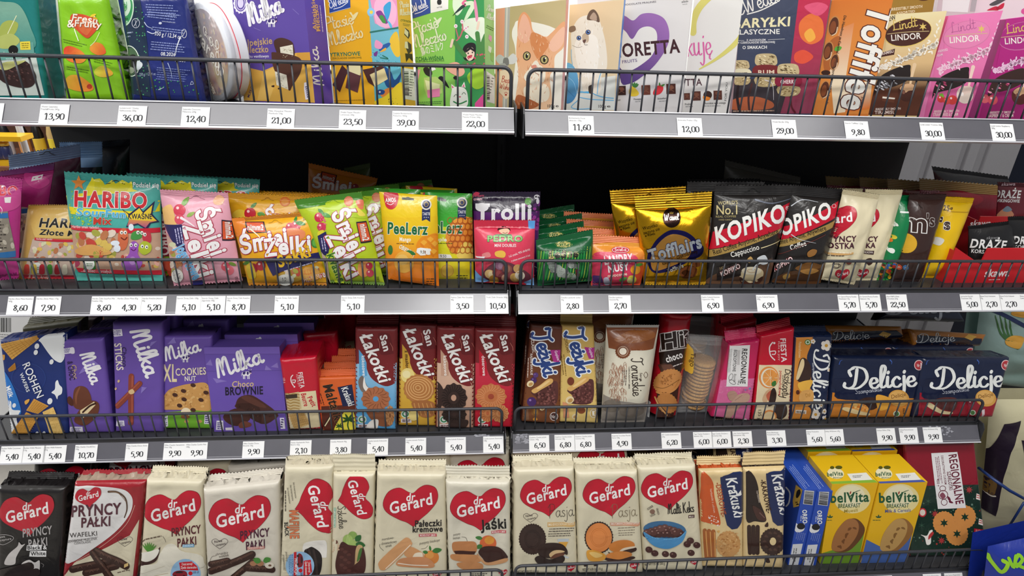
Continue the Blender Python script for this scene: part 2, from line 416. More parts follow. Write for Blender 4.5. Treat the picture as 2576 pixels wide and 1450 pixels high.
ROWS = {'1L': (0.001, 0.0), '1R': (-0.001, 0.0), '2L': (-0.2905, 0.0), '2R': (-0.2915, 0.0), '3L': (-0.5795, 0.0), '3R': (-0.579, 0.0), '4L': (-0.844, -0.122), '4R': (-0.836, -0.122)}
def X_(z, art):
    ox, oy, k = z; out = []
    for P, F, c, f in art:
        if isinstance(c, tuple): c = (c[0], c[1], c[2]/k+ox, c[3]/k+oy, c[4]/k+ox, c[5]/k+oy)
        out.append((np.asarray(P, float)/k+[ox, oy], F, c, f))
    return out
DK = {'1': .024, '2': .034, '3': .034, '4': .034}
class Skin:
    """the front of a pack: a plane standing on its shelf, with corners found on the photograph, and a height over that plane"""
    def __init__(s, q, row, lean=8.0, yaw=0.0, y0=None, front=0.0, lift=0.0):
        base, yf = ROWS[row]; floor = base+DK[row[0]]+lift; ymin = yf+0.026+front
        q = np.asarray(q, float).reshape(4, 2); s.px = q                         # TL TR BR BL
        le, ya = math.radians(lean), math.radians(yaw)
        nh = np.array([-math.sin(ya)*-1, -math.cos(ya), 0.0]); zz = np.array([0, 0, 1.0])
        s.U = np.array([math.cos(ya), math.sin(ya), 0.0]); s.N = math.cos(le)*nh+math.sin(le)*zz; s.V = math.cos(le)*zz-math.sin(le)*nh
        if y0 is None:
            c = [at_z(q[2][0], q[2][1], floor), at_z(q[3][0], q[3][1], floor)]
            s.O = min(c, key=lambda p: np.dot(p, -nh))
            if s.O[1] < ymin: s.O = at_y((q[2][0]+q[3][0])/2, (q[2][1]+q[3][1])/2, ymin); s.O[2] = floor
        else:
            s.O = at_y((q[2][0]+q[3][0])/2, (q[2][1]+q[3][1])/2, y0); s.O[2] = floor
        s.ab = s.unproj(q, 0.0)
        if y0 is None: s.ab[2:, 1] = np.maximum(s.ab[2:, 1]-s.ab[2:, 1].min(), 0)       # it stands on the deck
        elif not lift: s.ab[2:, 1] = 0
        s.h = lambda u, v: np.zeros_like(u)
        s.W = np.linalg.norm(s.ab[1]-s.ab[0]+s.ab[2]-s.ab[3])/2; s.Hh = np.linalg.norm(s.ab[0]-s.ab[3]+s.ab[1]-s.ab[2])/2
        s.flat = True
    def unproj(s, px, h):
        d = rays(px); h = np.broadcast_to(h, (len(d),))
        t = (np.dot(s.O-CAM, s.N)+h)/(d@s.N); P = CAM+d*t[:, None]-s.O
        return np.stack([P@s.U, P@s.V], 1)
    def bil(s, uv):
        u, v = uv[:, :1], uv[:, 1:]; TL, TR, BR, BL = s.ab
        return (BL*(1-u)+BR*u)*(1-v)+(TL*(1-u)+TR*u)*v
    def inv(s, ab):
        uv = np.full((len(ab), 2), 0.5); TL, TR, BR, BL = s.ab
        for _ in range(8):
            u, v = uv[:, :1], uv[:, 1:]; r = s.bil(uv)-ab
            du = (BR-BL)*(1-v)+(TR-TL)*v; dv = (TL-BL)*(1-u)+(TR-BR)*u
            det = du[:, 0]*dv[:, 1]-du[:, 1]*dv[:, 0]
            uv = uv-np.stack([(r[:, 0]*dv[:, 1]-r[:, 1]*dv[:, 0])/det, (du[:, 0]*r[:, 1]-du[:, 1]*r[:, 0])/det], 1)
        return uv
    def uv_of(s, px):
        px = np.asarray(px, float).reshape(-1, 2); hh = np.zeros(len(px))
        for _ in range(1 if s.flat else 4):
            uv = s.inv(s.unproj(px, hh)); hh = s.h(np.clip(uv[:, 0], 0, 1), np.clip(uv[:, 1], 0, 1))
        return uv
    def pos(s, uv, off=0.0):
        ab = s.bil(uv); h = s.h(np.clip(uv[:, 0], 0, 1), np.clip(uv[:, 1], 0, 1))+off
        return np.outer(ab[:, 0], s.U)+np.outer(ab[:, 1], s.V)+np.outer(h, s.N)       # relative to s.O

def refine(V, F, lim, wh):
    """split long edges so that print follows a curved surface"""
    V = list(map(tuple, V)); F = list(F); out = []; mid = {}
    w2 = np.asarray(wh)
    while F:
        a, b, c = F.pop(); best = 0; e = None
        for i, j, k in ((a, b, c), (b, c, a), (c, a, b)):
            d = math.hypot((V[i][0]-V[j][0])*w2[0], (V[i][1]-V[j][1])*w2[1])
            if d > best: best, e = d, (i, j, k)
        if best <= lim: out.append((a, b, c)); continue
        i, j, k = e; key = (min(i, j), max(i, j))
        if key not in mid: mid[key] = len(V); V.append(((V[i][0]+V[j][0])/2, (V[i][1]+V[j][1])/2))
        m = mid[key]; F += [(i, m, k), (m, j, k)]
    return np.array(V), out
def clip01(uv, lo=-0.002, hi=1.002): return np.clip(uv, lo, hi)
def print_on(mb, sk, art, base=None, step=None, lim=0.0045, mats=None, clip=True):
    if base is None: base = 0.00022 if sk.flat else 0.0005
    if step is None: step = 0.00004 if sk.flat else 0.0001
    bb = []
    for i, (P, F, c, f) in enumerate(art):
        if len(P) == 0: continue
        uv = sk.uv_of(P)
        if clip: uv = clip01(uv)
        lo, hi = uv.min(0), uv.max(0); lay = 0                       # inks laid over one another only where they meet
        for l2, h2, k2 in bb:
            if k2 >= lay and l2[0] < hi[0] and h2[0] > lo[0] and l2[1] < hi[1] and h2[1] > lo[1]: lay = k2+1
        lay = min(lay, 15); bb.append((lo, hi, lay))
        grad = isinstance(c, tuple)
        if not sk.flat or grad: uv, F = refine(uv, F, lim if not grad else min(lim, 0.012), (sk.W, sk.Hh))
        X = sk.pos(uv, base+step*lay)
        if grad:                                                  # printed two-colour blend along a line
            c0, c1, gx0, gy0, gx1, gy1 = c; g = sk.uv_of([[gx0, gy0], [gx1, gy1]])*[sk.W, sk.Hh]; d = g[1]-g[0]
            t = np.clip(((uv*[sk.W, sk.Hh]-g[0])@d)/(d@d), 0, 1)[:, None]; C = np.array(H(c0))*(1-t)+np.array(H(c1))*t
        else: C = np.array(H(c))
        X = X.astype(float)
        # keep faces turned to the viewer
        F2 = []
        for a, b, cc in F:
            n = np.cross(X[b]-X[a], X[cc]-X[a]); F2.append((a, b, cc) if n@sk.N >= 0 else (a, cc, b))
        mb.add(X, F2, C, f, not sk.flat)

def grid_faces(nu, nv, flip=False, base=0):
    F = []
    for j in range(nv):
        for i in range(nu):
            a = base+j*(nu+1)+i; q = (a, a+1, a+nu+2, a+nu+1); F.append(q[::-1] if flip else q)
    return F
def wrinkle(seed, n=7, amp=0.0012):
    R = random.Random(seed); W = [(R.uniform(-9, 9), R.uniform(-12, 12), R.uniform(0, 6.3), R.uniform(.3, 1)) for _ in range(n)]
    def fn(u, v):
        r = np.zeros_like(u)
        for a, b, ph, k in W: r = r+k*np.abs(np.sin(a*u+b*v+ph))
        return amp*(r/n*2-1)
    return fn
_seed = [11]
def seal(name, root, sk, v0, v1, col, mat, ribs=7, zig=0.0012, h0=None, tilt=0.0, ext=0.0, u0=0.0, u1=1.0):
    """flat crimped strip: between v0 and v1 of the pack's plane (or a fin of length ext beyond the top or bottom)"""
    nu, nv = 44, max(6, ribs*4)
    mb = MB(); uu = np.linspace(u0, u1, nu+1); tt = np.linspace(0, 1, nv+1)
    Ug, Tg = np.meshgrid(uu, tt); Ug = Ug.ravel(); Tg = Tg.ravel()
    if ext:
        vb = np.full_like(Ug, v0); P0 = sk.pos(np.stack([Ug, vb], 1)) ; 
        dirv = (sk.V if v0 > .5 else -sk.V)*math.cos(tilt)-sk.N*math.sin(tilt)
        zz = np.where((np.arange(len(Ug)) % (nu+1)) % 2 == 0, zig, -zig)*(Tg > .999)
        X = P0+np.outer(Tg*ext+zz, dirv); nrm = sk.N
        if h0 is not None: X = X - np.outer(np.full(len(Ug), h0), sk.N)
    else:
        vv = v0+(v1-v0)*Tg
        ed = (Tg > .999) if v1 > .5 else (Tg < .001)
        zz = np.where((np.arange(len(Ug)) % (nu+1)) % 2 == 0, zig, -zig)*ed
        X = sk.pos(np.stack([Ug, vv], 1))+np.outer(zz, sk.V); nrm = sk.N
    rp = 0.0007*np.sin(Tg*ribs*2*math.pi)+0.0009*np.sin(Ug*11+sk.O[0]*50)*Tg
    dn = 0.0 if ext else 0.0011
    A = X+np.outer(rp+0.0003-dn, nrm); Bk = X+np.outer(rp-0.0005-dn, nrm)
    mb.add(A, grid_faces(nu, nv), H(col), 0, True); mb.add(Bk, grid_faces(nu, nv, True), H(col), 0, True)
    return mb.build(name, mat, root)

def pack(name, cat, label, kind, q, floor, art=(), z=None, c='#ccc', t=0.035, lean=8.0, yaw=0.0, y0=None, mat='film', s=(0.05, 0.07),
         sc=None, fin=0.0, ft=0.9, side=None, top=None, edge=0.006, group=None, hole=None, wr=0.0012, mats2='foil', bot_fin=0.0, lift=0.0, side_art=(), top_art=(), fh=0.35):
    """kind 'bag': pillow with crimped ends; 'brick': filled wrapper with soft edges and a folded fin; 'box': carton"""
    _seed[0] += 1; sd = _seed[0]
    if z:
        q = np.asarray(q, float).reshape(4, 2)/z[2]+[z[0], z[1]]; art = X_(z, art)
    sk = Skin(q, floor, lean, yaw, y0, {'bag': t*.28, 'brick': 0.003, 'box': 0.002}[kind], lift); root = thing(name, label, cat, sk.O, group)
    cc = H(c); nu, nv = 40, 46; mb = MB(); wk = wrinkle(sd, amp=wr)
    W, Hh = sk.W, sk.Hh
    if kind == 'bag':
        s0, s1 = s; sk.flat = False
        def hf(u, v):
            vp = np.clip((v-s0)/(1-s0-s1), 0, 1); k = (1-np.abs(2*u-1)**2.6)**.75*(1-np.abs(2*vp-1)**2.8)**.75
            k = np.nan_to_num(k)
            edgew = np.minimum(1, k*2.2)
            return t/2*k+wk(u, v)*edgew
        sk.h = hf
        ug = np.linspace(0, 1, nu+1); vg = s0+(1-s0-s1)*(0.5-0.5*np.cos(np.linspace(0, math.pi, nv+1)))
        ug = 0.5-0.5*np.cos(ug*math.pi)
        Ug, Vg = np.meshgrid(ug, vg); uv = np.stack([Ug.ravel(), Vg.ravel()], 1)
        X = sk.pos(uv); hv = sk.h(uv[:, 0], uv[:, 1]); Bk = X-np.outer(hv*2+0.0008, sk.N)
        mb.add(X, grid_faces(nu, nv), cc, 0, True); mb.add(Bk, grid_faces(nu, nv, True), cc, 0, True)
    elif kind == 'brick':
        sk.flat = False; r = edge
        def hf(u, v):
            d = np.minimum(np.minimum(u, 1-u)*W, np.minimum(v, 1-v)*Hh); e = np.clip(r-d, 0, r)
            return -(r-np.sqrt(np.maximum(r*r-e*e, 0)))+wk(u, v)*np.clip(d/(2*r), 0, 1)
        sk.h = hf
        def dist(n, L_):
            k = min(0.4, r/L_); a = k*(1-np.cos(np.linspace(0, math.pi/2, 5)))
            return np.concatenate([a, np.linspace(k, 1-k, n)[1:-1], 1-a[::-1]])
        ug, vg = dist(34, W), dist(44, Hh); nu, nv = len(ug)-1, len(vg)-1
        Ug, Vg = np.meshgrid(ug, vg); uv = np.stack([Ug.ravel(), Vg.ravel()], 1)
        X = sk.pos(uv); hv = sk.h(uv[:, 0], uv[:, 1]); Bk = X-np.outer(t+2*hv, sk.N); Bk[:, 2] = np.maximum(Bk[:, 2], 0.0003) if lean < 20 else Bk[:, 2]
        mb.add(X, grid_faces(nu, nv), cc, 0, True); mb.add(Bk, grid_faces(nu, nv, True), cc, 0, True)
        idx = [i for i in range(nu+1)]+[j*(nu+1)+nu for j in range(1, nv+1)]+[nv*(nu+1)+i for i in range(nu-1, -1, -1)]+[j*(nu+1) for j in range(nv-1, 0, -1)]
        a, b = X[idx], Bk[idx]; m_ = len(idx); mid1, mid2 = a*.67+b*.33, a*.33+b*.67
        R = random.Random(sd); jit = np.array([[R.gauss(0, wr*.5) for _ in range(3)] for _ in range(m_)])
        V4 = np.concatenate([a, mid1+jit, mid2-jit, b]); F4 = [(k*m_+(i+1) % m_, k*m_+i, (k+1)*m_+i, (k+1)*m_+(i+1) % m_) for k in range(3) for i in range(m_)]
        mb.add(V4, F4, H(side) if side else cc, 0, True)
    else:
        A = sk.pos(np.array([[0, 1], [1, 1], [1, 0], [0, 0]], float)); K = A-t*sk.N; K[:, 2] = np.maximum(K[:, 2], 0.0003)
        se = H(side) if side else cc; te = H(top) if top else cc
        mb.add(A, [(3, 2, 1, 0)], cc); mb.add(K, [(0, 1, 2, 3)], cc)
        mb.add([A[1], A[2], K[2], K[1]], [(0, 1, 2, 3)], se); mb.add([A[0], A[3], K[3], K[0]], [(3, 2, 1, 0)], se)
        mb.add([A[0], A[1], K[1], K[0]], [(0, 1, 2, 3)], te); mb.add([A[3], A[2], K[2], K[3]], [(3, 2, 1, 0)], te)
    print_on(mb, sk, list(art))
    for faces, ar in (('side', side_art), ('top', top_art)):
        if not ar: continue
        if z: ar = [a_ for a_ in ar if isinstance(a_, str)]+X_(z, [a_ for a_ in ar if not isinstance(a_, str)])
        sub = Skin.__new__(Skin); sub.flat = True; sub.h = lambda u, v: np.zeros_like(u)
        A = sk.pos(np.array([[0, 1], [1, 1], [1, 0], [0, 0]], float)); K = A-t*sk.N
        if faces == 'side':                                        # right (or left) flank
            i0, i1 = (1, 2) if ar[0] != 'left' else (0, 3)
            c3 = [A[i0], K[i0], K[i1], A[i1]] if ar[0] != 'left' else [K[i0], A[i0], A[i1], K[i1]]
        else: c3 = [K[0], K[1], A[1], A[0]]
        sub.O = sk.O+c3[3]; sub.U = c3[2]-c3[3]; sub.U /= np.linalg.norm(sub.U); vv = c3[0]-c3[3]; vv = vv-sub.U*np.dot(vv, sub.U); sub.V = vv/np.linalg.norm(vv)
        sub.N = np.cross(sub.U, sub.V); sub.ab = np.array([[np.dot(p-c3[3], sub.U), np.dot(p-c3[3], sub.V)] for p in c3])
        sub.W = np.linalg.norm(sub.ab[1]-sub.ab[0]); sub.Hh = np.linalg.norm(sub.ab[0]-sub.ab[3])
        m2 = MB(); print_on(m2, sub, [x for x in ar if not isinstance(x, str)])
        if m2.n:
            V = np.concatenate(m2.v)+c3[3]; mb.add(V, m2.f, np.concatenate(m2.c))
    body = mb.build('body', [mat, mats2], root)
    scol = sc or c
    if kind == 'bag':
        if s[1]: seal('top_seal', root, sk, 1-s[1], 1.0, scol, mat, ribs=6)
        if s[0]: seal('bottom_seal', root, sk, 0.0, s[0], scol, mat, ribs=4)
    if kind == 'brick' and fin: seal('top_seal', root, sk, 1.0, 1.0, scol, mat, ribs=4, ext=fin, tilt=ft, h0=t*fh)
    if kind == 'brick' and bot_fin: seal('bottom_seal', root, sk, 0.0, 0.0, scol, mat, ribs=3, ext=bot_fin, tilt=0.2, h0=t*.3)
    root['_t'] = t
    return root, sk
def sticker(name, root, sk, art, lab=None, mat='card', z=None):
    if z: art = X_(z, art)
    """something stuck on: its own part"""
    mb = MB(); print_on(mb, sk, art, base=0.0012); o = mb.build(name, mat, root)
    if lab: o['label'] = lab
    return o
def rows_behind(root, labels, dy=0.04, dx=0.0, dz=0.0, group=None, sz=None):
    """the same goods standing in a file behind the front one"""
    L0 = np.array(root.location); out = []
    for k, lb in enumerate(labels):
        s_ = (k+1); ddx = dx[k] if isinstance(dx, (list, tuple)) else dx*s_; ddz = dz[k] if isinstance(dz, (list, tuple)) else dz*s_; ddy = dy[k] if isinstance(dy, (list, tuple)) else dy*s_
        o = dup(root, tuple(L0+[ddx, ddy, ddz]), lb, group); out.append(o)
        if sz: o.scale = (1, 1, sz[k] if isinstance(sz, (list, tuple)) else sz**s_)
    if group and out: root['group'] = group
    return out
# ------------------------------------------------------------------ the shop around the shelves
def structure(name, mb, mat):
    o = mb.build(name, mat); o['kind'] = 'structure'; return o
m = MB(); m.box(-6.4, 3.4, -3.2, 1.9, -1.12, -1.08); structure('floor', m, 'floor_tile')
m = MB(); m.box(-6.4, 3.4, 1.8, 1.9, -1.08, 1.75); structure('wall_back', m, 'wall_white')
m = MB(); m.box(-6.4, 3.4, -3.2, 1.9, 1.75, 1.8); structure('ceiling', m, 'wall_white')

LX, RX = (-0.93, -0.0225), (-0.0065, 0.905)
FT = 0.038; FS, FC = math.sin(math.radians(37)), math.cos(math.radians(37))
names = {'1': 'top', '2': 'second', '3': 'third', '4': 'lowest'}
BACKY = 0.45
def fascia_pt(row, x, s_, off=0.0):
    b, yf = ROWS[row]; return np.array([x, yf+FS*s_-FC*off, b+FC*s_+FS*off])
RAILDIRT = {}
def shelf(row):
    b, yf = ROWS[row]; x0, x1 = LX if row[1] == 'L' else RX; side = 'left' if row[1] == 'L' else 'right'
    r = thing('gondola_shelf', '%s metal shelf of the %s-hand bay with its price rail' % (names[row[0]], side), 'shelf', ((x0+x1)/2, yf+.2, b), 'shelves of the gondola')
    off = ((x0+x1)/2, yf+.2, b)
    d_ = DK[row[0]]; m = MB(); m.box(x0, x1, yf+.0245, BACKY-.012, b+d_-.024, b+d_); m.box(x0+.001, x1-.001, yf+.020, yf+.0245, b+d_-.02, b+d_-.0015)
    m.build('deck', 'shelf_metal', r, off=off)
    m = MB()
    def slab(s0, s1, o0, o1, mb=m):
        P = [fascia_pt(row, x, s, o) for x in (x0, x1) for s in (s0, s1) for o in (o0, o1)]
        mb.add(P, [(0, 1, 3, 2), (4, 6, 7, 5), (0, 4, 5, 1), (2, 3, 7, 6), (0, 2, 6, 4), (1, 5, 7, 3)], (1, 1, 1, 1))
    slab(0.002, FT-.001, -.003, 0.0)
    pr_ = m.build('price_rail', 'rail_pvc', r, off=off)
    m2 = MB(); slab(-.0005, .002, -.003, .0022, m2); slab(.0042, .0048, 0, .0008, m2); slab(FT-.001, FT+.0007, -.003, .0018, m2)
    m2.build('rail_lip', 'rail_lip', pr_, off=off)
    for x in (x0-.0035, x1+.0015):
        m = MB(); prof = [(yf+.012, b+.036), (yf+.006, b+.028), (yf+.004, b-.006), (yf+.02, b-.009), (yf+.16, b-.012), (yf+.30, b-.03), (BACKY-.03, b-.075), (BACKY-.008, b-.08), (BACKY-.008, b+.036)]
        n = len(prof); m.add([(x, y, z) for y, z in prof]+[(x+.002, y, z) for y, z in prof], [tuple(range(n))[::-1], tuple(range(n, 2*n))]+[(i, (i+1) % n, n+(i+1) % n, n+i) for i in range(n)], (1, 1, 1, 1))
        m.build('end_bracket', 'bracket_metal' if 0 else 'shelf_metal', r, off=off)
    # torn remains of old stickers on the rail
    for k, (xa, xb, sa, sb, sdd) in enumerate(RAILDIRT.get(row, ())):
        m = MB(); R = random.Random(sdd)
        for _ in range(46 if xb-xa < .1 else int((xb-xa)*260)):
            cx, cs = R.uniform(xa, xb), R.uniform(sa, sb); q = []
            for a in range(7):
                t = a/7*6.283; q.append(fascia_pt(row, cx+R.uniform(.0012, .0042)*math.cos(t), min(sb, max(sa, cs+R.uniform(.0008, .0024)*math.sin(t))), .0003+.00002*_))
            m.add(q, [tuple(range(7))], H(R.choice(('#77767e', '#7f7e86', '#6d6c75') if xb-xa > .1 else ('#8f8f98', '#a2a2ab', '#7d7d86'))))
        m.build('sticker_residue', 'matte', pr_, off=off)
    return r
RAILDIRT.update({'3R': ((.0, .022, .016, .034, 3), (.80, .85, .012, .033, 4)), '3L': ((-.075, -.05, .030, .036, 5),)})
for r_ in ROWS: shelf(r_)
def guard(row):
    b, yf = ROWS[row]; x0, x1 = (LX[0]+.01, LX[1]-.0045) if row[1] == 'L' else (RX[0]+.0035, RX[1]-.008); side = 'left' if row[1] == 'L' else 'right'
    y = yf+.0195; z0, z1 = b+.0335, b+.0862; rr = .0125
    if row[0] == '1': y, z0 = .0275, b+.0262
    if row[0] == '4': z1 = b+.085
    r = thing('wire_guard', 'black wire guard along the front of the %s shelf, %s-hand bay' % (names[row[0]], side), 'guard', ((x0+x1)/2, y, z0), 'wire guards of the shelves')
    off = ((x0+x1)/2, y, z0)
    m = MB(); c = lambda cx, cz, a0, a1: [(cx+rr*math.cos(a0+(a1-a0)*k/6), y, cz+rr*math.sin(a0+(a1-a0)*k/6)) for k in range(7)]
    m.tube([(x0, y, z0)]+c(x0+rr, z1-rr, math.pi, math.pi/2)+c(x1-rr, z1-rr, math.pi/2, 0)+[(x1, y, z0)], .0027)
    m.build('top_rail', 'wire_black', r, off=off)
    m = MB(); m.tube([(x0, y, z0+.0018), (x1, y, z0+.0018)], .0019); m.build('bottom_rail', 'wire_black', r, off=off)
    n = round((x1-x0)/.0189)
    mw_ = MB(); mw_.tube([(0, y+.0012, z0), (0, y+.0012, z1-.001)], .0014, n=6)
    w0 = mw_.build('wire', 'wire_black', r, off=(0, y, z0)); w0.location = (x0+(x1-x0)/n-off[0], 0, 0)
    for k in range(2, n):
        o = w0.copy(); COL.objects.link(o); o.parent = r; o.location = (x0+(x1-x0)*k/n-off[0], 0, 0)
for r_ in ROWS: guard(r_)
for side, (x0, x1) in (('left', LX), ('right', RX)):
    m = MB(); m.box(x0, x1, BACKY-.008, BACKY+.012, -1.07, 0.03); o = m.build('back_panel', 'back_black')
    tag(o, 'black back panel of the %s-hand bay behind the goods' % side, 'panel')
r = thing('upright_post', 'black slotted post between the two bays', 'post', (-.0145, BACKY-.016, -.5))
m = MB(); m.box(-.0235, -.0055, BACKY-.024, BACKY-.0085, -1.07, .028); m.build('post', 'back_black', r, off=(-.0145, BACKY-.016, -.5))
m = MB()
for k in range(26):
    z = 0.0-.04*k
    m.box(-.0165, -.0125, BACKY-.0246, BACKY-.0238, z-.011, z+.011, H('#050505'))
m.build('slot_row', 'matte', r, off=(-.0145, BACKY-.016, -.5))
m = MB(); m.box(-.928, .903, -.08, BACKY-.012, -1.07, -.935); 
o = m.build('plinth', 'shelf_metal'); tag(o, 'dark metal base plinth under the lowest shelf', 'plinth')

# ------------------------------------------------------------------ price cards
CW, CHH = 0.0373, 0.0292
def card(row, px, price, l1='', l2='', where='', py=None, up=0.0, cut=False):
    b, yf = ROWS[row]
    yy = {'1': 292, '2': 766, '3': 1118, '4': 1446}[row[0]] if py is None else py
    x = at_y(px, yy, yf+.011)[0]; s0 = .0012+up
    o_ = fascia_pt(row, x, s0, .0009)
    m = MB()
    def put(P, off): return np.array([fascia_pt(row, x-CW/2+p[0]*CW, s0+p[1]*CHH, .0009+off) for p in P])
    A = put([(0, 0), (1, 0), (1, 1), (0, 1)], .0003); Bk = put([(0, 0), (1, 0), (1, 1), (0, 1)], -.0002)
    wc = H('#f3f3f4'); m.add(np.concatenate([A, Bk]), [(0, 1, 2, 3), (7, 6, 5, 4), (0, 4, 5, 1), (1, 5, 6, 2), (2, 6, 7, 3), (3, 7, 4, 0)], wc)
    art = []
    if price:
        n = len(price); wd = 15.5*n-7; cx = 53 if n == 4 else 52
        art += PR(price, cx-wd/2, cx+wd/2, 60, 24, '#26262c', 0.17)
    for k, ln in enumerate((l1, l2)):
        if ln: art += T(ln, 3, 13+k*10, min(96, 3+len(ln)*3.75), 13+k*10, 6.4, '#6e6e74')
    for i, (P, F, c, f) in enumerate(art):
        X = put(np.stack([P[:, 0]/100, 1-P[:, 1]/78.3], 1), .0004+.00002*i)
        nn = np.array([0, -FC, FS]); F2 = [t if np.cross(X[t[1]]-X[t[0]], X[t[2]]-X[t[0]])@nn >= 0 else t[::-1] for t in F]
        m.add(X, F2, H(c))
    o = m.build('price_card', 'card', None, tuple(o_), off=o_)
    tag(o, 'white price card %s%s' % ('reading '+price+' ' if price else '', where), 'price card', 'price cards on the shelf rails')
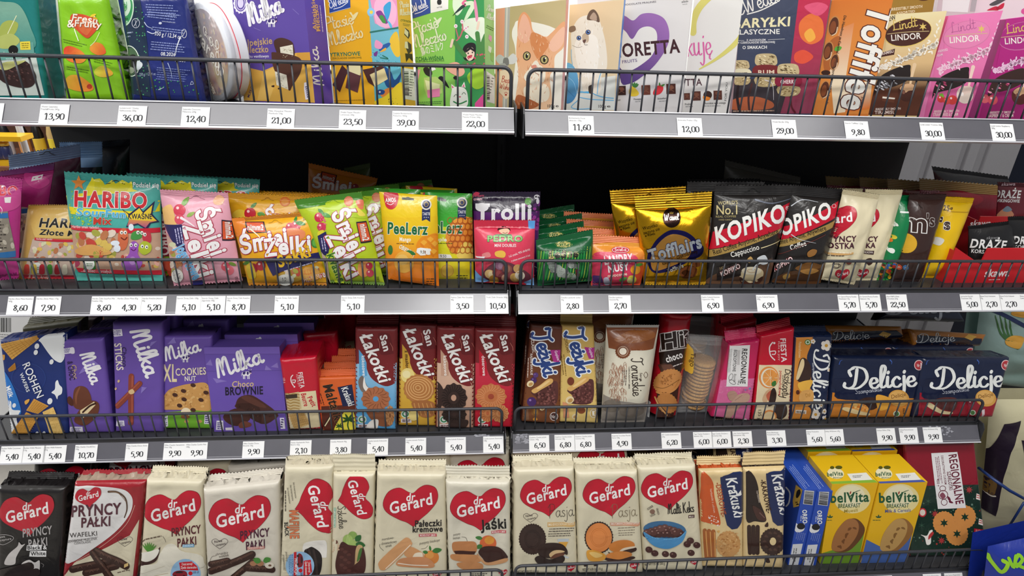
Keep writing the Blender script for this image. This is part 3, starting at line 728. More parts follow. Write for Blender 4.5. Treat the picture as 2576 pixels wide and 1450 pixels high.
for a in (
 ('1L', -24, '14,50', '', '', 'cut off at the left end of the top rail'),
 ('1L', 140, '13,90', 'Wawel Galaretka', 'Fresh&Fruity 245g', 'under the lime green fruit jelly bag'),
 ('1L', 335, '36,00', 'Solidarność Śliwka', 'Nałęczowska 300g', 'under the dotted dark blue bag'),
 ('1L', 493, '12,40', 'Galaretka Owocowa', 'Makarena 200g', 'under the round plastic tub'),
 ('1L', 707, '21,00', 'Milka Alpejskie Mleczko', 'Waniliowe 330g', 'under the big purple box on the top shelf'),
 ('1L', 887, '23,50', 'Wedel Ptasie Mleczko', 'Cytrynowe 340g', 'under the yellow bird box'),
 ('1L', 1020, '39,00', 'Goplana Bombonierka', 'Pistachio 400g', 'between the yellow and the green bird boxes'),
 ('1L', 1195, '22,00', 'Wedel Ptasie Mleczko', 'Matcha Wiśnia 340g', 'under the green bird box'),
 ('1R', 1463, '11,60', 'Bombonierka Kocie', 'Języczki 100g', 'under the kitten boxes'),
 ('1R', 1738, '12,00', 'Amoretta Praliny 105g', '', 'under the purple heart box'),
 ('1R', 1978, '29,00', 'Wedel Baryłki 200g', '', 'under the box of little barrels'),
 ('1R', 2163, '9,80', 'Storck Toffifee 125g', '', 'under the tall orange box'),
 ('1R', 2355, '30,00', 'Lindt Lindor Tiramisu 200g', '', 'under the brown and cream praline box'),
 ('1R', 2535, '30,00', 'Lindt Lindor Raspberry', '200g', 'under the magenta praline box'),
 ('2L', 52, '8,60', 'Haribo Złote Misie Kwaśne', '160g', 'under the big pink gummy bags'),
 ('2L', 122, '7,90', 'Haribo Złote Misie 175g', '', 'under the gold gummy bear bag'),
 ('2L', 262, '8,60', 'Haribo Żelki SourFun Mix', 'Kwaśne 160g', 'under the turquoise sour gummy bag'),
 ('2L', 325, '4,30', 'Haribo Złote Misie 85g', '', 'second of three under the turquoise bag'),
 ('2L', 388, '5,20', 'Haribo Kwaśne Języczki', '85g', 'last of three under the turquoise bag'),
 ('2L', 475, '5,10', 'Storck Śmiej Żelki 100g', '', 'under the left half of the pink jelly bag'),
 ('2L', 537, '5,10', 'Storck Śmiej Żelki', 'Jogurtowe 100g', 'under the right half of the pink jelly bag'),
 ('2L', 600, '8,70', 'Storck Śmiej Żelki Kwaśne', '180g', 'between the pink and the yellow jelly bags'),
 ('2L', 722, '5,10', 'Storck Śmiej Żelki Sokki', '90g', 'under the yellow fruit jelly bag'),
 ('2L', 888, '5,10', 'Storck Śmiej Żelki Kwaśne', '100g', 'under the green jelly bag'),
 ('2L', 1162, '3,50', 'Pedros Żelki Mini Doubles', '80g', 'under the yellow and green pouches, beside 10,50'),
 ('2L', 1250, '10,50', 'Trolli Żelki Dracula 200g', '', 'at the very end of the second left rail'),
 ('2R', 1438, '2,80', 'Śnieżka Landrynki Leśne', '90g', 'under the small green sweet bag'),
 ('2R', 1558, '2,70', 'Śnieżka Landryny', 'Owocowe 90g', 'under the small orange and pink bag'),
 ('2R', 1790, '6,90', 'Kopiko Cukierki Kawowe', 'Cappuccino 100g', 'under the left black coffee sweet bag'),
 ('2R', 1928, '6,90', 'Kopiko Cukierki Kawowe', '100g', 'under the right black coffee sweet bag'),
 ('2R', 2132, '5,70', 'Dr Gerard Pryncy Kostka', 'Waniliowe 110g', 'left of the pair under the cream bags'),
 ('2R', 2186, '5,70', 'Dr Gerard Pryncy Kostka', 'Kakaowe 110g', 'right of the pair under the cream bags'),
 ('2R', 2253, '22,50', "Mars M&M's Minis", 'Chocolate 225g', 'under the green and brown candy bags'),
 ('2R', 2438, '5,00', 'Jutrzenka Kamyki', 'Orzechowe 100g', 'under the left end of the red tray'),
 ('2R', 2487, '2,70', 'Skawa Draże Kokosowe', '70g', 'right beside the 5,00 card under the red tray'),
 ('2R', 2536, '2,70', 'Skawa Draże Kakaowe', '70g', 'second to the right of the 5,00 card'),
 ('2R', 2586, '2,70', 'Skawa Draże', 'Czekoladowe 70g', 'cut off at the right end of the second rail'),
 ('3L', 33, '5,40', 'Roshen Wafle Cytrynowe', '216g', 'first of three under the blue wafer pack', 1146),
 ('3L', 88, '5,40', 'Roshen Wafle Mleczne', '216g', 'middle of three under the blue wafer pack', 1144),
 ('3L', 140, '5,40', 'Roshen Wafle Kakaowe', '216g', 'last of three under the blue wafer pack', 1142),
 ('3L', 218, '10,70', 'Milka Ciastka Choc&Choc', '150g', 'under the small purple cookie pack', 1140),
 ('3L', 345, '5,90', 'Milka Ciastka Choco Sticks', '112g', 'under the tall purple sticks pack', 1136),
 ('3L', 440, '9,90', 'Milka Ciastka Sensations', 'Oreo 156g', 'left of the pair under the nut cookie pack', 1133),
 ('3L', 495, '9,90', 'Milka Ciastka Cookie Nut', '184g', 'right of the pair under the nut cookie pack', 1132),
 ('3L', 638, '9,90', 'Milka Ciastka Choco', 'Brownie 150g', 'under the purple brownie box', 1129),
 ('3L', 757, '2,10', 'Fiesta Herbatniki Petit', 'Beurre 155g', 'under the red biscuit brick', 1126),
 ('3L', 857, '3,80', 'Ciastka Maltanki 90g', '', 'under the small orange packs', 1123),
 ('3L', 950, '5,40', 'Ciastka Łakotki Kokosowe', '168g', 'under the blue coconut biscuit pack', 1120),
 ('3L', 1046, '5,40', 'Ciastka Łakotki Maślane', '168g', 'under the yellow butter biscuit pack', 1119),
 ('3L', 1146, '5,40', 'Ciastka Łakotki Kakaowe', '168g', 'under the beige cocoa biscuit pack', 1117),
 ('3L', 1241, '5,40', 'Ciastka Łakotki Deserowe', '168g', 'under the crimson dessert biscuit pack', 1115),
 ('3R', 1356, '6,50', 'Goplana Ciastka Jeżyki', 'Classic 140g', 'under the brown nut biscuit pack', 1115),
 ('3R', 1420, '6,80', 'Goplana Ciastka Jeżyki', 'Advocaat 140g', 'left of two under the golden nut biscuit pack', 1113),
 ('3R', 1471, '6,80', 'Goplana Ciastka Jeżyki', 'Coconut 140g', 'right of two under the golden nut biscuit pack', 1112),
 ('3R', 1563, '4,90', 'Kopernik Toruńskie Pierniki', 'Serca 120g', 'under the gingerbread bag', 1110),
 ('3R', 1688, '6,20', 'HIT Ciastka Czekoladowe', '220g', 'under the red biscuit tube', 1106),
 ('3R', 1768, '6,00', 'Tago Ciastka Owsiane z', 'Sezamem 160g', 'left of the pair under the clear oat biscuit pack', 1104),
 ('3R', 1814, '6,00', 'Tago Ciastka Owsiane z', 'Żurawiną 160g', 'right of the pair under the clear oat biscuit pack', 1103),
 ('3R', 1867, '2,30', 'Lubo Szulce Regionalne', 'Biszkoptowe 100g', 'under the pink sponge biscuit pack', 1102),
 ('3R', 1952, '3,30', 'Fiesta Biszkopty', 'Pomarańczowe 135g', 'under the red and cream orange biscuit pack', 1100),
 ('3R', 2052, '5,60', 'Delicje Pomarańcz', '147g', 'left of the pair under the orange and navy pack', 1098),
 ('3R', 2098, '5,60', 'Delicje Wiśniowe 147g', '', 'right of the pair under the orange and navy pack', 1097),
 ('3R', 2228, '9,90', 'Delicje Malina 294g', '', 'first of three under the wide navy packs', 1095),
 ('3R', 2285, '9,90', 'Delicje Pomarańczowe', '294g', 'middle of three under the wide navy packs', 1093),
 ('3R', 2345, '9,90', 'Delicje Wiśniowe 294g', '', 'last of three under the wide navy packs', 1091)):
    card(*a[:6], py=a[6] if len(a) > 6 else None)
for px, wh, l1 in ((2230, 'under the yellow breakfast boxes, lowest rail', ''), (2352, 'left of two under the red and green bag, lowest rail', 'Lubo Szulce Regionalne'), (2405, 'right of two under the red and green bag, lowest rail', 'Lubo Szulce Regionalne')):
    card('4R', px, '', l1, '', wh)
# ================================================================== top shelf
A1, A2, A3, A4 = (0, 0, 3.903), (580, 0, 3.578), (1220, 0, 3.68), (1840, 0, 3.5)
CR = '#efe9dc'
def sparkle_leafs(c, x0, y0, x1, y1, n, l, seed=0):
    R = random.Random(seed); out = []
    for i in range(n):
        t = R.random(); out += leaf(c, x0+(x1-x0)*t+R.uniform(-l, l), y0+(y1-y0)*t+R.uniform(-l, l), l*R.uniform(.6, 1), R.uniform(0, 360))
    return out
# bags and tub on the left
a = J(G('#cfd9d2', -160, 560, 350, 520, 440, 935, -160, 935), B(('#7fae9a', '#2f8c86', 100, 100, 100, 520), -120, 60, 60, 20, 200, 60, 300, 260, 330, 480, -100, 520),
      B('#a9b556', 10, 250, 90, 200, 180, 230, 150, 330, 60, 400, 0, 380), L('#e9ecc0', 8, 165, 155, 80, 330, 40, 420), G('#6aa59b', -150, 430, 330, 415, 345, 560, -150, 610), B('#b7c06a', -30, 380, 110, 330, 200, 400, 120, 470, 0, 470),
      E('#141312', 135, 490, 48, 46), G('#f0d948', 200, 410, 300, 405, 306, 488, 206, 490), fine('#8c7d20', 215, 425, 290, 422, 3, 20, 8), T('Śliwka', 30, 545, 175, 535, 26, '#e8efe6'), fine('#cfe0d8', 60, 575, 220, 565, 3, 14, 6),
      B('#3a2422', -60, 690, 100, 650, 250, 600, 340, 700, 360, 780, 310, 850, 200, 860, 60, 820, -40, 740), dots(['#5a3b38', '#6d4a46', '#2a1715'], 40, [40, 690, 300, 620, 340, 780, 100, 800], 5, 16, 3, .5, 30),
      B('#c7c87e', -20, 655, 60, 610, 180, 600, 260, 595, 180, 640, 60, 690))
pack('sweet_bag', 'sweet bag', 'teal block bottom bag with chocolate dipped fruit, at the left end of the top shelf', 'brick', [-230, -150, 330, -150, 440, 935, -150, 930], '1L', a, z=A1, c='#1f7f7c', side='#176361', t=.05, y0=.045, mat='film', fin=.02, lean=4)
a = J(B('#d8502c', 690, 190, 720, 136, 850, 150, 955, 205, 972, 262, 900, 350, 852, 374, 780, 320, 715, 250), B('#e2713f', 740, 190, 850, 180, 930, 225, 880, 320, 845, 345, 780, 290),
      T('Fresh', 705, 205, 955, 235, 70, '#fdf3e4', .03, .1, '#a8301c', ow=.015), T('&', 664, 268, 735, 268, 72, '#fdf3e4', .03, 0, '#a8301c', ow=.015), T('Fruity', 735, 258, 1000, 275, 62, '#fdf3e4', .03, .05, '#a8301c', ow=.015),
      leaf('#f1d33b', 890, 165, 62, -25), leaf('#e9a92e', 915, 172, 50, 20), fine('#5d8a12', 620, 382, 860, 440, 2, 22, 8), fine('#5d8a12', 655, 650, 880, 690, 2, 22, 8), fine('#5d8a12', 920, 575, 1110, 620, 2, 22, 8),
      B(('#e8442f', '#f09a3c', 640, 470, 830, 600), 630, 480, 690, 452, 800, 500, 850, 570, 800, 620, 700, 610, 640, 560), B(('#f3a53c', '#e3582d', 900, 430, 1040, 520), 890, 450, 940, 415, 1010, 440, 1040, 520, 960, 540, 890, 500),
      B(('#f2c13a', '#ea7f2b', 640, 760, 900, 880), 640, 790, 690, 740, 780, 745, 900, 830, 915, 880, 850, 900, 740, 890, 650, 850), E('#b8361f', 880, 850, 26, 24), B(('#c8d23c', '#f0b13a', 930, 660, 1090, 720), 930, 690, 1000, 645, 1080, 680, 1110, 730, 1030, 760, 945, 740),
      B('#e88a3c', 555, 600, 590, 560, 600, 640, 570, 650), L('#f4fbe0', 9, 735, 285, 775, 400), L('#e4f7b4', 7, 980, 320, 940, 400, 890, 450), L('#d4f07a', 6, 600, 380, 590, 600, 620, 860))
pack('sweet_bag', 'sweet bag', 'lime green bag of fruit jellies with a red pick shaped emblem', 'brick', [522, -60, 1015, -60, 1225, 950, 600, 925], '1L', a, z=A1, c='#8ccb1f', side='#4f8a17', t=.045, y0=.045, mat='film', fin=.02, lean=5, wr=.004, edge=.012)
a = J(G('#22344c', 1170, -80, 1400, -80, 1425, 250, 1485, 955, 1230, 905), dots(['#3f9f63', '#57b47a'], 42, [1290, 20, 1400, 20, 1480, 930, 1350, 930], 5, 8, 5), dots(['#3f9f63'], 26, [1480, 780, 1930, 790, 1960, 930, 1490, 930], 5, 9, 6),
      E('#c9e8cf', 1240, 100, 75, 160, 8), E('#3c9a5c', 1240, 100, 62, 142, 8), E('#cfe6d3', 1240, 70, 46, 92, 8), E('#4a9a62', 1225, 75, 26, 36), T('Plums', 1190, 215, 1262, 190, 26, '#14402a', .02), ring('#d8dce8', 5, 1336, 228, 37, 46), L('#d8dce8', 5, 1320, 255, 1352, 200), L('#d8dce8', 4, 1330, 195, 1342, 262),
      fine('#a6b2c8', 1195, 325, 1305, 310, 1, 20, 13), fine('#a6b2c8', 1195, 365, 1280, 350, 1, 20, 12), B('#4d6b4c', 1200, 500, 1260, 470, 1340, 490, 1370, 600, 1350, 700, 1260, 745, 1210, 650), ring('#e2efe0', 9, 1280, 600, 92, 150, -8), B('#23271f', 1260, 560, 1330, 540, 1350, 640, 1290, 660), E('#a9b5a0', 1280, 690, 42, 34), B('#dfe8ec', 1350, 600, 1400, 620, 1395, 660, 1350, 690),
      fine('#8d9ad2', 1430, 40, 1760, 55, 5, 25, 9, 4), fine('#8d9ad2', 1450, 110, 1790, 150, 3, 24, 9, 5), T('www.mieszko.com', 1590, 215, 1720, 228, 16, '#c6cfee'), E('#d7ddf2', 1575, 228, 16, 12), fine('#8d9ad2', 1480, 260, 1830, 300, 2, 24, 9, 6),
      T('350 g / 12.34 oz', 1520, 345, 1782, 384, 40, '#f2f4fb', .01), fine('#8d9ad2', 1480, 405, 1850, 440, 4, 24, 9, 7), ring('#d8dce8', 5, 1810, 330, 24, 42), L('#d8dce8', 5, 1796, 355, 1824, 305), T('08.2026', 1580, 545, 1722, 552, 34, '#f2f4fb', .02), T('L3 31: 51801', 1592, 590, 1818, 612, 28, '#e4e8f6', .01), fine('#7886c4', 1540, 660, 1870, 690, 6, 22, 8, 8),
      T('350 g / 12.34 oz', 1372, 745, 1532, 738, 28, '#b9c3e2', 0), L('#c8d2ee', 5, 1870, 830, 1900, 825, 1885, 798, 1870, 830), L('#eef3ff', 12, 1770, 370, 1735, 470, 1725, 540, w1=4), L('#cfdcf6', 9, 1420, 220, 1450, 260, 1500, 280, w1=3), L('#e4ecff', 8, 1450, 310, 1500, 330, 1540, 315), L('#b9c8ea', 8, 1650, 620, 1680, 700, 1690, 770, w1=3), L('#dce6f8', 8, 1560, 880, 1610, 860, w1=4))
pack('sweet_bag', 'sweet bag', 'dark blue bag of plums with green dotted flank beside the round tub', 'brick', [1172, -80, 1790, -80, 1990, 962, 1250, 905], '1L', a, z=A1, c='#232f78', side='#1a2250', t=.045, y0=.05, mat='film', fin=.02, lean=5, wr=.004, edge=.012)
# things standing deeper on the shelf
pack('sweet_bag', 'sweet bag', 'white and navy bag seen between the lime bag and the blue bag, top shelf', 'brick', [985, -120, 1230, -120, 1240, 500, 1010, 500], '1L', J(G('#f1f1ee', 1110, 40, 1160, 45, 1165, 240, 1115, 230), B('#4563c8', 1060, 120, 1150, 100, 1160, 200, 1080, 220)), z=A1, c='#20306e', t=.03, y0=.16, mat='film', lean=3)
pack('sweet_bag', 'sweet bag', 'cream paper bag with small print behind the teal bag, top shelf', 'brick', [330, -120, 560, -120, 600, 560, 420, 540], '1L', J(fine('#8f8a80', 400, 30, 540, 120, 8, 26, 8)), z=A1, c='#ece7da', t=.03, y0=.15, mat='paperfilm', lean=3)
# round tub on its edge
def tub():
    C0 = at_y(2135/3.903, 505/3.903, .094); b, yf = ROWS['1L']; R0 = .0655; C0[2] = b+.024+R0
    r = thing('sweet_tub', 'round clear plastic tub of jellies standing on its edge', 'sweet tub', (C0[0], C0[1], b+.024))
    n = np.array([-.73, -.683, 0.0]); u = np.array([.683, -.73, 0.0])        # face normal, face right
    M = np.eye(4); M[:3, 0] = u; M[:3, 1] = [0, 0, 1]; M[:3, 2] = n; M[:3, 3] = C0
    off = (C0[0], C0[1], b+.024)
    m = MB(); m.lathe([(R0*.98, -.016), (R0, -.014), (R0, .008), (R0*1.012, .009), (R0*1.012, .0125)], H('#eef0f6'), 56, M=M); m.build('tray', 'plastic', r, off=off)
    m = MB(); m.lathe([(R0*1.022, .004), (R0*1.022, .0155), (R0*.985, .018), (.003, .0182)], H('#f4f6fa'), 56, M=M); lid = m.build('lid', 'clear_plastic', r, off=off)
    sk = Skin.__new__(Skin); sk.flat = True; sk.h = lambda a, b_: np.zeros_like(a); sk.O = C0+n*.0135; sk.U = u; sk.V = np.array([0, 0, 1.0]); sk.N = n
    sk.ab = np.array([[-R0, R0], [R0, R0], [R0, -R0], [-R0, -R0]]); sk.W = sk.Hh = 2*R0
    def P(art): return [(sk.O, p) for p in art]
    m = MB(); art = []
    for k, cc in enumerate(('#e8a23a', '#e7c24a', '#d98a3c', '#8e2f52', '#b8553a', '#c9b27a', '#7d2f4a', '#b06a3a')):
        t0 = math.radians(45*k-20); art += G(cc, 50, 50, *[q for j in range(6) for q in (50+46*math.cos(t0+j*math.radians(9)), 50+46*math.sin(t0+j*math.radians(9)))])
    R = random.Random(4)
    for _ in range(90):
        rr, t = 46*math.sqrt(R.random()), R.uniform(0, 6.28); art += E(R.choice(('#f1d28a', '#e9b04a', '#a33a5e', '#c9763a', '#e5c8a0', '#6e2440')), 50+rr*.95*math.cos(t), 50+rr*.95*math.sin(t), 3.2, 1.6, R.uniform(0, 180), 8)
    for k, (q, F, c, f) in enumerate(art):
        ab = np.stack([(q[:, 0]-50)/50*R0*.97, (50-q[:, 1])/50*R0*.97], 1); X = np.outer(ab[:, 0], u)+np.outer(ab[:, 1], [0, 0, 1])+C0+n*(.0135+.00002*k)
        m.add(X, [t if np.cross(X[t[1]]-X[t[0]], X[t[2]]-X[t[0]])@n > 0 else t[::-1] for t in F], H(c))
    m.build('jelly_filling', 'film', r, off=off)
    m = MB(); art = J(T('Makarena', 12, 18, 88, 74, 17, '#f6f3ea', .02), L('#f6f3ea', 1.2, 8, 46, 60, 92), fine('#f3ead2', 14, 42, 62, 90, 4, 4.5, 1.6), T('Galaretka', 60, 30, 88, 48, 6, '#f6f3ea'))
    for x, y in ((62, 26), (74, 36), (84, 50), (78, 66), (88, 38)): art += ring('#f6f3ea', 1.2, x, y, 3.4, 4.6, 20)
    for k, (q, F, c, f) in enumerate(art):
        ab = np.stack([(q[:, 0]-50)/50*R0*.97, (50-q[:, 1])/50*R0*.97], 1); X = np.outer(ab[:, 0], u)+np.outer(ab[:, 1], [0, 0, 1])+C0+n*(.0186+.00002*k)
        m.add(X, [t if np.cross(X[t[1]]-X[t[0]], X[t[2]]-X[t[0]])@n > 0 else t[::-1] for t in F], H(c))
    o = m.build('lid_print', 'card', lid, off=off)
    m = MB(); nn = 24
    for sgn in (1, -1):
        pass
    m.tube([C0+R0*1.006*(math.cos(t)*u+math.sin(t)*np.array([0, 0, 1]))-n*(.002-.001*math.sin(3*t)) for t in np.linspace(-1.2, 2.2, 40)], .0006, H('#d8324a'), 5); m.build('tear_strip', 'plastic', r, off=off)
tub()
# big purple box
def cow(x, y, s):                                                  # small white and violet cow standing before the name
    return J(*[L('#f1eef6', 7*s, x+d*s, y+8*s, x+(d+2)*s, y+46*s, sm=False) for d in (-26, -14, 14, 26)], B('#f1eef6', x-34*s, y-14*s, x+4*s, y-20*s, x+32*s, y-16*s, x+34*s, y+14*s, x, y+20*s, x-32*s, y+14*s), B('#3a2a6e', x-30*s, y-14*s, x-6*s, y-18*s, x-10*s, y+4*s, x-28*s, y+6*s), B('#3a2a6e', x+6*s, y-16*s, x+24*s, y-14*s, x+20*s, y+8*s, x+8*s, y+6*s), B('#3a2a6e', x+28*s, y-30*s, x+44*s, y-30*s, x+48*s, y-8*s, x+38*s, y+2*s, x+30*s, y-8*s), E('#f1c8d0', x+42*s, y-4*s, 7*s, 6*s), L('#f1eef6', 4*s, x+28*s, y-32*s, x+24*s, y-42*s), L('#f1eef6', 4*s, x+42*s, y-32*s, x+48*s, y-42*s), L('#f1eef6', 3*s, x-34*s, y-10*s, x-42*s, y+10*s, x-40*s, y+22*s))
def choc_bar(x, y, s, inner='#e9e2d2', n=14, seed=1):
    """a cut chocolate bar: dark shell with pale aerated filling"""
    return J(B('#4a2a20', x-70*s, y-150*s, x+20*s, y-185*s, x+95*s, y-120*s, x+100*s, y+10*s, x+70*s, y+30*s, x-20*s, y+20*s, x-75*s, y-60*s, n=4), G(inner, x-28*s, y-92*s, x+82*s, y-125*s, x+88*s, y+2*s, x-22*s, y+8*s), dots(['#c9bda4', '#b9ac94'], n, [x-15*s, y-80*s, x+75*s, y-105*s, x+78*s, y-10*s, x-10*s, y], 2*s, 4*s, seed, .6, 30))
MW = '#f5f3f8'
def milka(x0, y0, x1, y1, h, o=None, sh=.12): return S('Milka', x0, y0, x1, y1, h, MW, .15, o, .05, sh=sh)
PUR = '#5d47a0'
a = J(G('#e3b04e', 125, 600, 290, 640, 440, 575, 590, 475, 715, 472, 760, 925, 120, 905), G('#efc265', 300, 650, 430, 590, 400, 760, 350, 900, 240, 905), G('#d39a3c', 590, 475, 715, 470, 722, 560, 640, 620),
      ring('#efeaf6', 13, 92, 30, 52, 74), ring('#efeaf6', 5, 92, 30, 34, 48), SC_('#efeaf6', 92, 30, 63, 90, 0, 14, .06), E(PUR, 92, 30, 50, 74), ring('#efeaf6', 5, 92, 30, 40, 60), E('#d9d0ec', 92, 28, 27, 44),
      milka(178, 235, 478, 98, 190), cow(370, 195, 1.0),
      T('Alpejskie', 105, 420, 378, 393, 58, '#c9a678', .035, 0, '#3a2c66', ow=.01), T('Mleczko', 130, 478, 342, 470, 58, '#c9a678', .035), T('smaku waniliowym', 128, 520, 345, 517, 24, '#efeaf6', .02),
      B('#4b2c21', 395, 365, 460, 340, 545, 370, 570, 420, 570, 520, 455, 530, 400, 430), G('#e8e2d0', 445, 425, 560, 402, 568, 520, 458, 530), B('#533126', 370, 500, 400, 470, 620, 520, 635, 640, 560, 770, 520, 810, 400, 640), G('#e8e2d0', 400, 642, 505, 675, 522, 808, 415, 765), dots(['#c4b89e', '#b3a78c'], 26, [455, 440, 550, 415, 560, 510, 465, 520], 3, 7, 2, .7, 30), dots(['#c4b89e', '#b3a78c'], 26, [408, 660, 500, 690, 512, 795, 420, 755], 3, 7, 3, .7, 30),
      B('#3c2118', 370, 772, 395, 768, 392, 785, 372, 782), B('#3c2118', 428, 792, 446, 790, 442, 804, 430, 804), G('#efeaf6', 664, 745, 698, 738, 712, 800, 706, 892, 676, 898, 662, 800), fine('#3a2c66', 672, 780, 705, 775, 6, 18, 9), T('MLEKO', 170, 880, 205, 780, 22, '#3a2c66', .02), L('#9a8ccc', 3, 205, 30, 260, 80), L('#9a8ccc', 3, 560, 80, 615, 130), L('#9a8ccc', 3, 210, 250, 270, 275))
sa = J(T('Alpejskie', 775, 270, 755, -20, 33, '#e0b070', .03), T('Mleczko', 808, 280, 782, 40, 36, '#e0b070', .03), fine('#d8cdf0', 826, 290, 800, 50, 1, 8, 7), S('Milka', 840, 765, 775, 420, 88, MW, .14, sh=.0))
def flip_right(sk): pass
pack('chocolate_box', 'chocolate box', 'big purple chocolate box with a cut white filled bar pictured', 'box', [5, -90, 655, -90, 760, 925, 120, 905], '1L', a, z=A2, c=PUR, side='#5a44b4', t=.046, y0=.062, yaw=-22, lean=2, mat='carton', side_art=sa)
DOVE = lambda x, y, s, c: J(B(c, x, y-20*s, x+14*s, y-22*s, x+26*s, y-4*s, x+46*s, y-20*s, x+62*s, y-22*s, x+52*s, y+4*s, x+34*s, y+30*s, x+20*s, y+34*s, x+18*s, y+6*s, n=3))
a = J(G(('#7fc3d6', '#56b5c8', 1250, 200, 1500, 900), 1235, -90, 1500, -90, 1555, 945, 1302, 940), G('#ef9ac6', 1240, -90, 1498, -90, 1512, 235, 1420, 270, 1300, 210), B('#f7b9d8', 1300, 20, 1400, -40, 1490, 60, 1480, 200, 1400, 250, 1310, 200), B('#f2c53c', 1440, 340, 1500, 290, 1530, 480, 1490, 510, 1440, 420), dots(['#2c93ac', '#8ad4e0'], 60, [1260, 430, 1500, 560, 1530, 620, 1270, 560], 3, 5, 8),
      B('#8a3f92', 1310, 110, 1350, 95, 1380, 130, 1420, 190, 1400, 215, 1360, 190, 1330, 150), B('#3fa3d8', 1380, 60, 1440, 15, 1440, 100, 1415, 180, 1390, 140), B('#4a9a48', 1340, 150, 1370, 140, 1400, 200, 1370, 205), B('#5fc0e6', 1410, 180, 1450, 220, 1460, 290, 1430, 230), B('#2c5fa8', 1350, 420, 1420, 385, 1440, 400, 1400, 440, 1340, 460), B('#f4b43a', 1370, 445, 1400, 430, 1395, 455, 1345, 470), B('#f2a0c8', 1310, 360, 1370, 400, 1350, 440, 1300, 425), B('#7a3b8c', 1290, 480, 1325, 460, 1318, 500, 1295, 505),
      B('#1f4f8c', 1360, 590, 1440, 640, 1480, 720, 1545, 640, 1500, 780, 1420, 790, 1380, 720), B('#e98a3a', 1350, 850, 1400, 800, 1470, 790, 1500, 840, 1440, 880, 1380, 880), B('#23478c', 1310, 830, 1345, 805, 1390, 820, 1375, 850, 1330, 850), E('#f2e8d8', 1345, 828, 8), B('#f0d22e', 1315, 900, 1400, 860, 1540, 740, 1555, 945, 1310, 940), dots(['#3a3a20'], 14, [1400, 890, 1500, 880, 1520, 935, 1400, 935], 2, 4, 3), E('#8fc8ee', 1265, 110, 34, 40), E('#f6d84a', 1268, 110, 14, 16), L('#2f7a6a', 14, 1260, 290, 1380, 270, 1510, 250), L('#2f7a6a', 10, 1350, 520, 1420, 530, 1370, 500),
      G('#2a4da0', 885, -40, 1075, -60, 1080, 72, 892, 122), S('E.Wedel', 900, 75, 1060, 10, 80, '#eef1fa', .09), L('#eef1fa', 7, 930, 82, 1000, 60, 1055, 20), L('#d9dde8', 4, 888, 120, 1078, 70),
      S('Ptasie', 862, 272, 1110, 210, 120, '#f2e2a6', .1, '#e0951c', .04), S('Mleczko', 892, 420, 1195, 330, 125, '#f2e2a6', .1, '#e0951c', .04), DOVE(1070, 140, 1.3, '#f2e2a6'), T('CYTRYNOWE', 862, 512, 1168, 498, 34, '#2c7a5a', .03), T('W CZEKOLADZIE DESEROWEJ', 870, 535, 1178, 525, 15, '#6c6a1e'),
      B('#f3df7a', 915, 610, 945, 600, 940, 700, 918, 690), G('#4b2a26', 1005, 585, 1058, 640, 985, 830, 915, 765), G('#63393a', 1062, 632, 1175, 680, 1145, 835, 1035, 790), G('#eee2b0', 1062, 588, 1190, 588, 1165, 680, 1060, 640), G('#4f2c28', 1192, 628, 1360, 592, 1385, 610, 1255, 672, 1298, 780, 1240, 740), G('#ead9a0', 1255, 672, 1385, 612, 1418, 712, 1302, 780), fine('#a87a10', 930, 905, 1215, 895, 1, 8, 6))
sa = J(S('Ptasie', 1525, 70, 1605, 60, 60, '#fbf0c0', .1), S('Mleczko', 1525, 140, 1622, 130, 58, '#fbf0c0', .1), T('CYTRYNOWE', 1528, 190, 1630, 208, 18, '#5b7a2a', .03), fine('#8a7a20', 1550, 210, 1620, 222, 2, 12, 5), G('#3e231f', 1570, 250, 1605, 275, 1615, 320, 1600, 350, 1562, 310), G('#f0e4b8', 1568, 255, 1600, 290, 1595, 335, 1562, 300), G('#3e231f', 1590, 370, 1625, 400, 1630, 460, 1600, 490, 1580, 440), G('#f0e4b8', 1568, 375, 1592, 375, 1600, 440, 1565, 430), G('#3e231f', 1570, 480, 1635, 485, 1640, 555, 1605, 520, 1580, 560), G('#f3f0e6', 1548, 610, 1660, 625, 1672, 905, 1558, 890), bars(1600, 640, 1606, 860, 42, bg=None), fine('#555', 1620, 640, 1660, 645, 10, 24, 7))
pack('chocolate_box', 'chocolate box', 'yellow chocolate box with bright birds, next to the big purple one', 'box', [838, -90, 1490, -90, 1555, 948, 935, 935], '1L', a, z=A2, c='#f2b31f', side='#f4bd3a', t=.036, y0=.062, yaw=-25, lean=2, mat='carton', side_art=sa)
a = J(G('#3d9a56', 2022, -90, 2280, -90, 2300, 968, 2020, 960), B('#dff0d2', 2020, -60, 2120, -80, 2100, 60, 2040, 140, 2000, 60), B('#e9f3de', 2130, 300, 2080, 250, 2120, 180, 2200, 160, 2290, 170, 2290, 330, 2230, 380), B('#e86f9a', 2080, 30, 2110, 0, 2140, 30, 2110, 60), B('#d9eecb', 2110, 20, 2180, 10, 2200, 60, 2140, 160, 2100, 190, 2130, 110, 2160, 50, 2120, 50), B('#263a3a', 2000, 140, 2080, 50, 2110, 60, 2030, 120), E('#1e2b2a', 2112, 38, 7),
      B('#e794b4', 2190, 20, 2210, 10, 2230, 150, 2210, 190), L('#d46a7a', 12, 2000, 390, 2060, 340, 2090, 260, 2080, 180), L('#d46a7a', 9, 2050, 340, 2030, 260), L('#d46a7a', 8, 2080, 290, 2140, 240)) + J(*[E('#f6eef2', x, y, 16, 18)+E('#e78aa8', x, y, 6) for x, y in ((2028, 235), (2085, 195), (2120, 255), (2128, 330))])
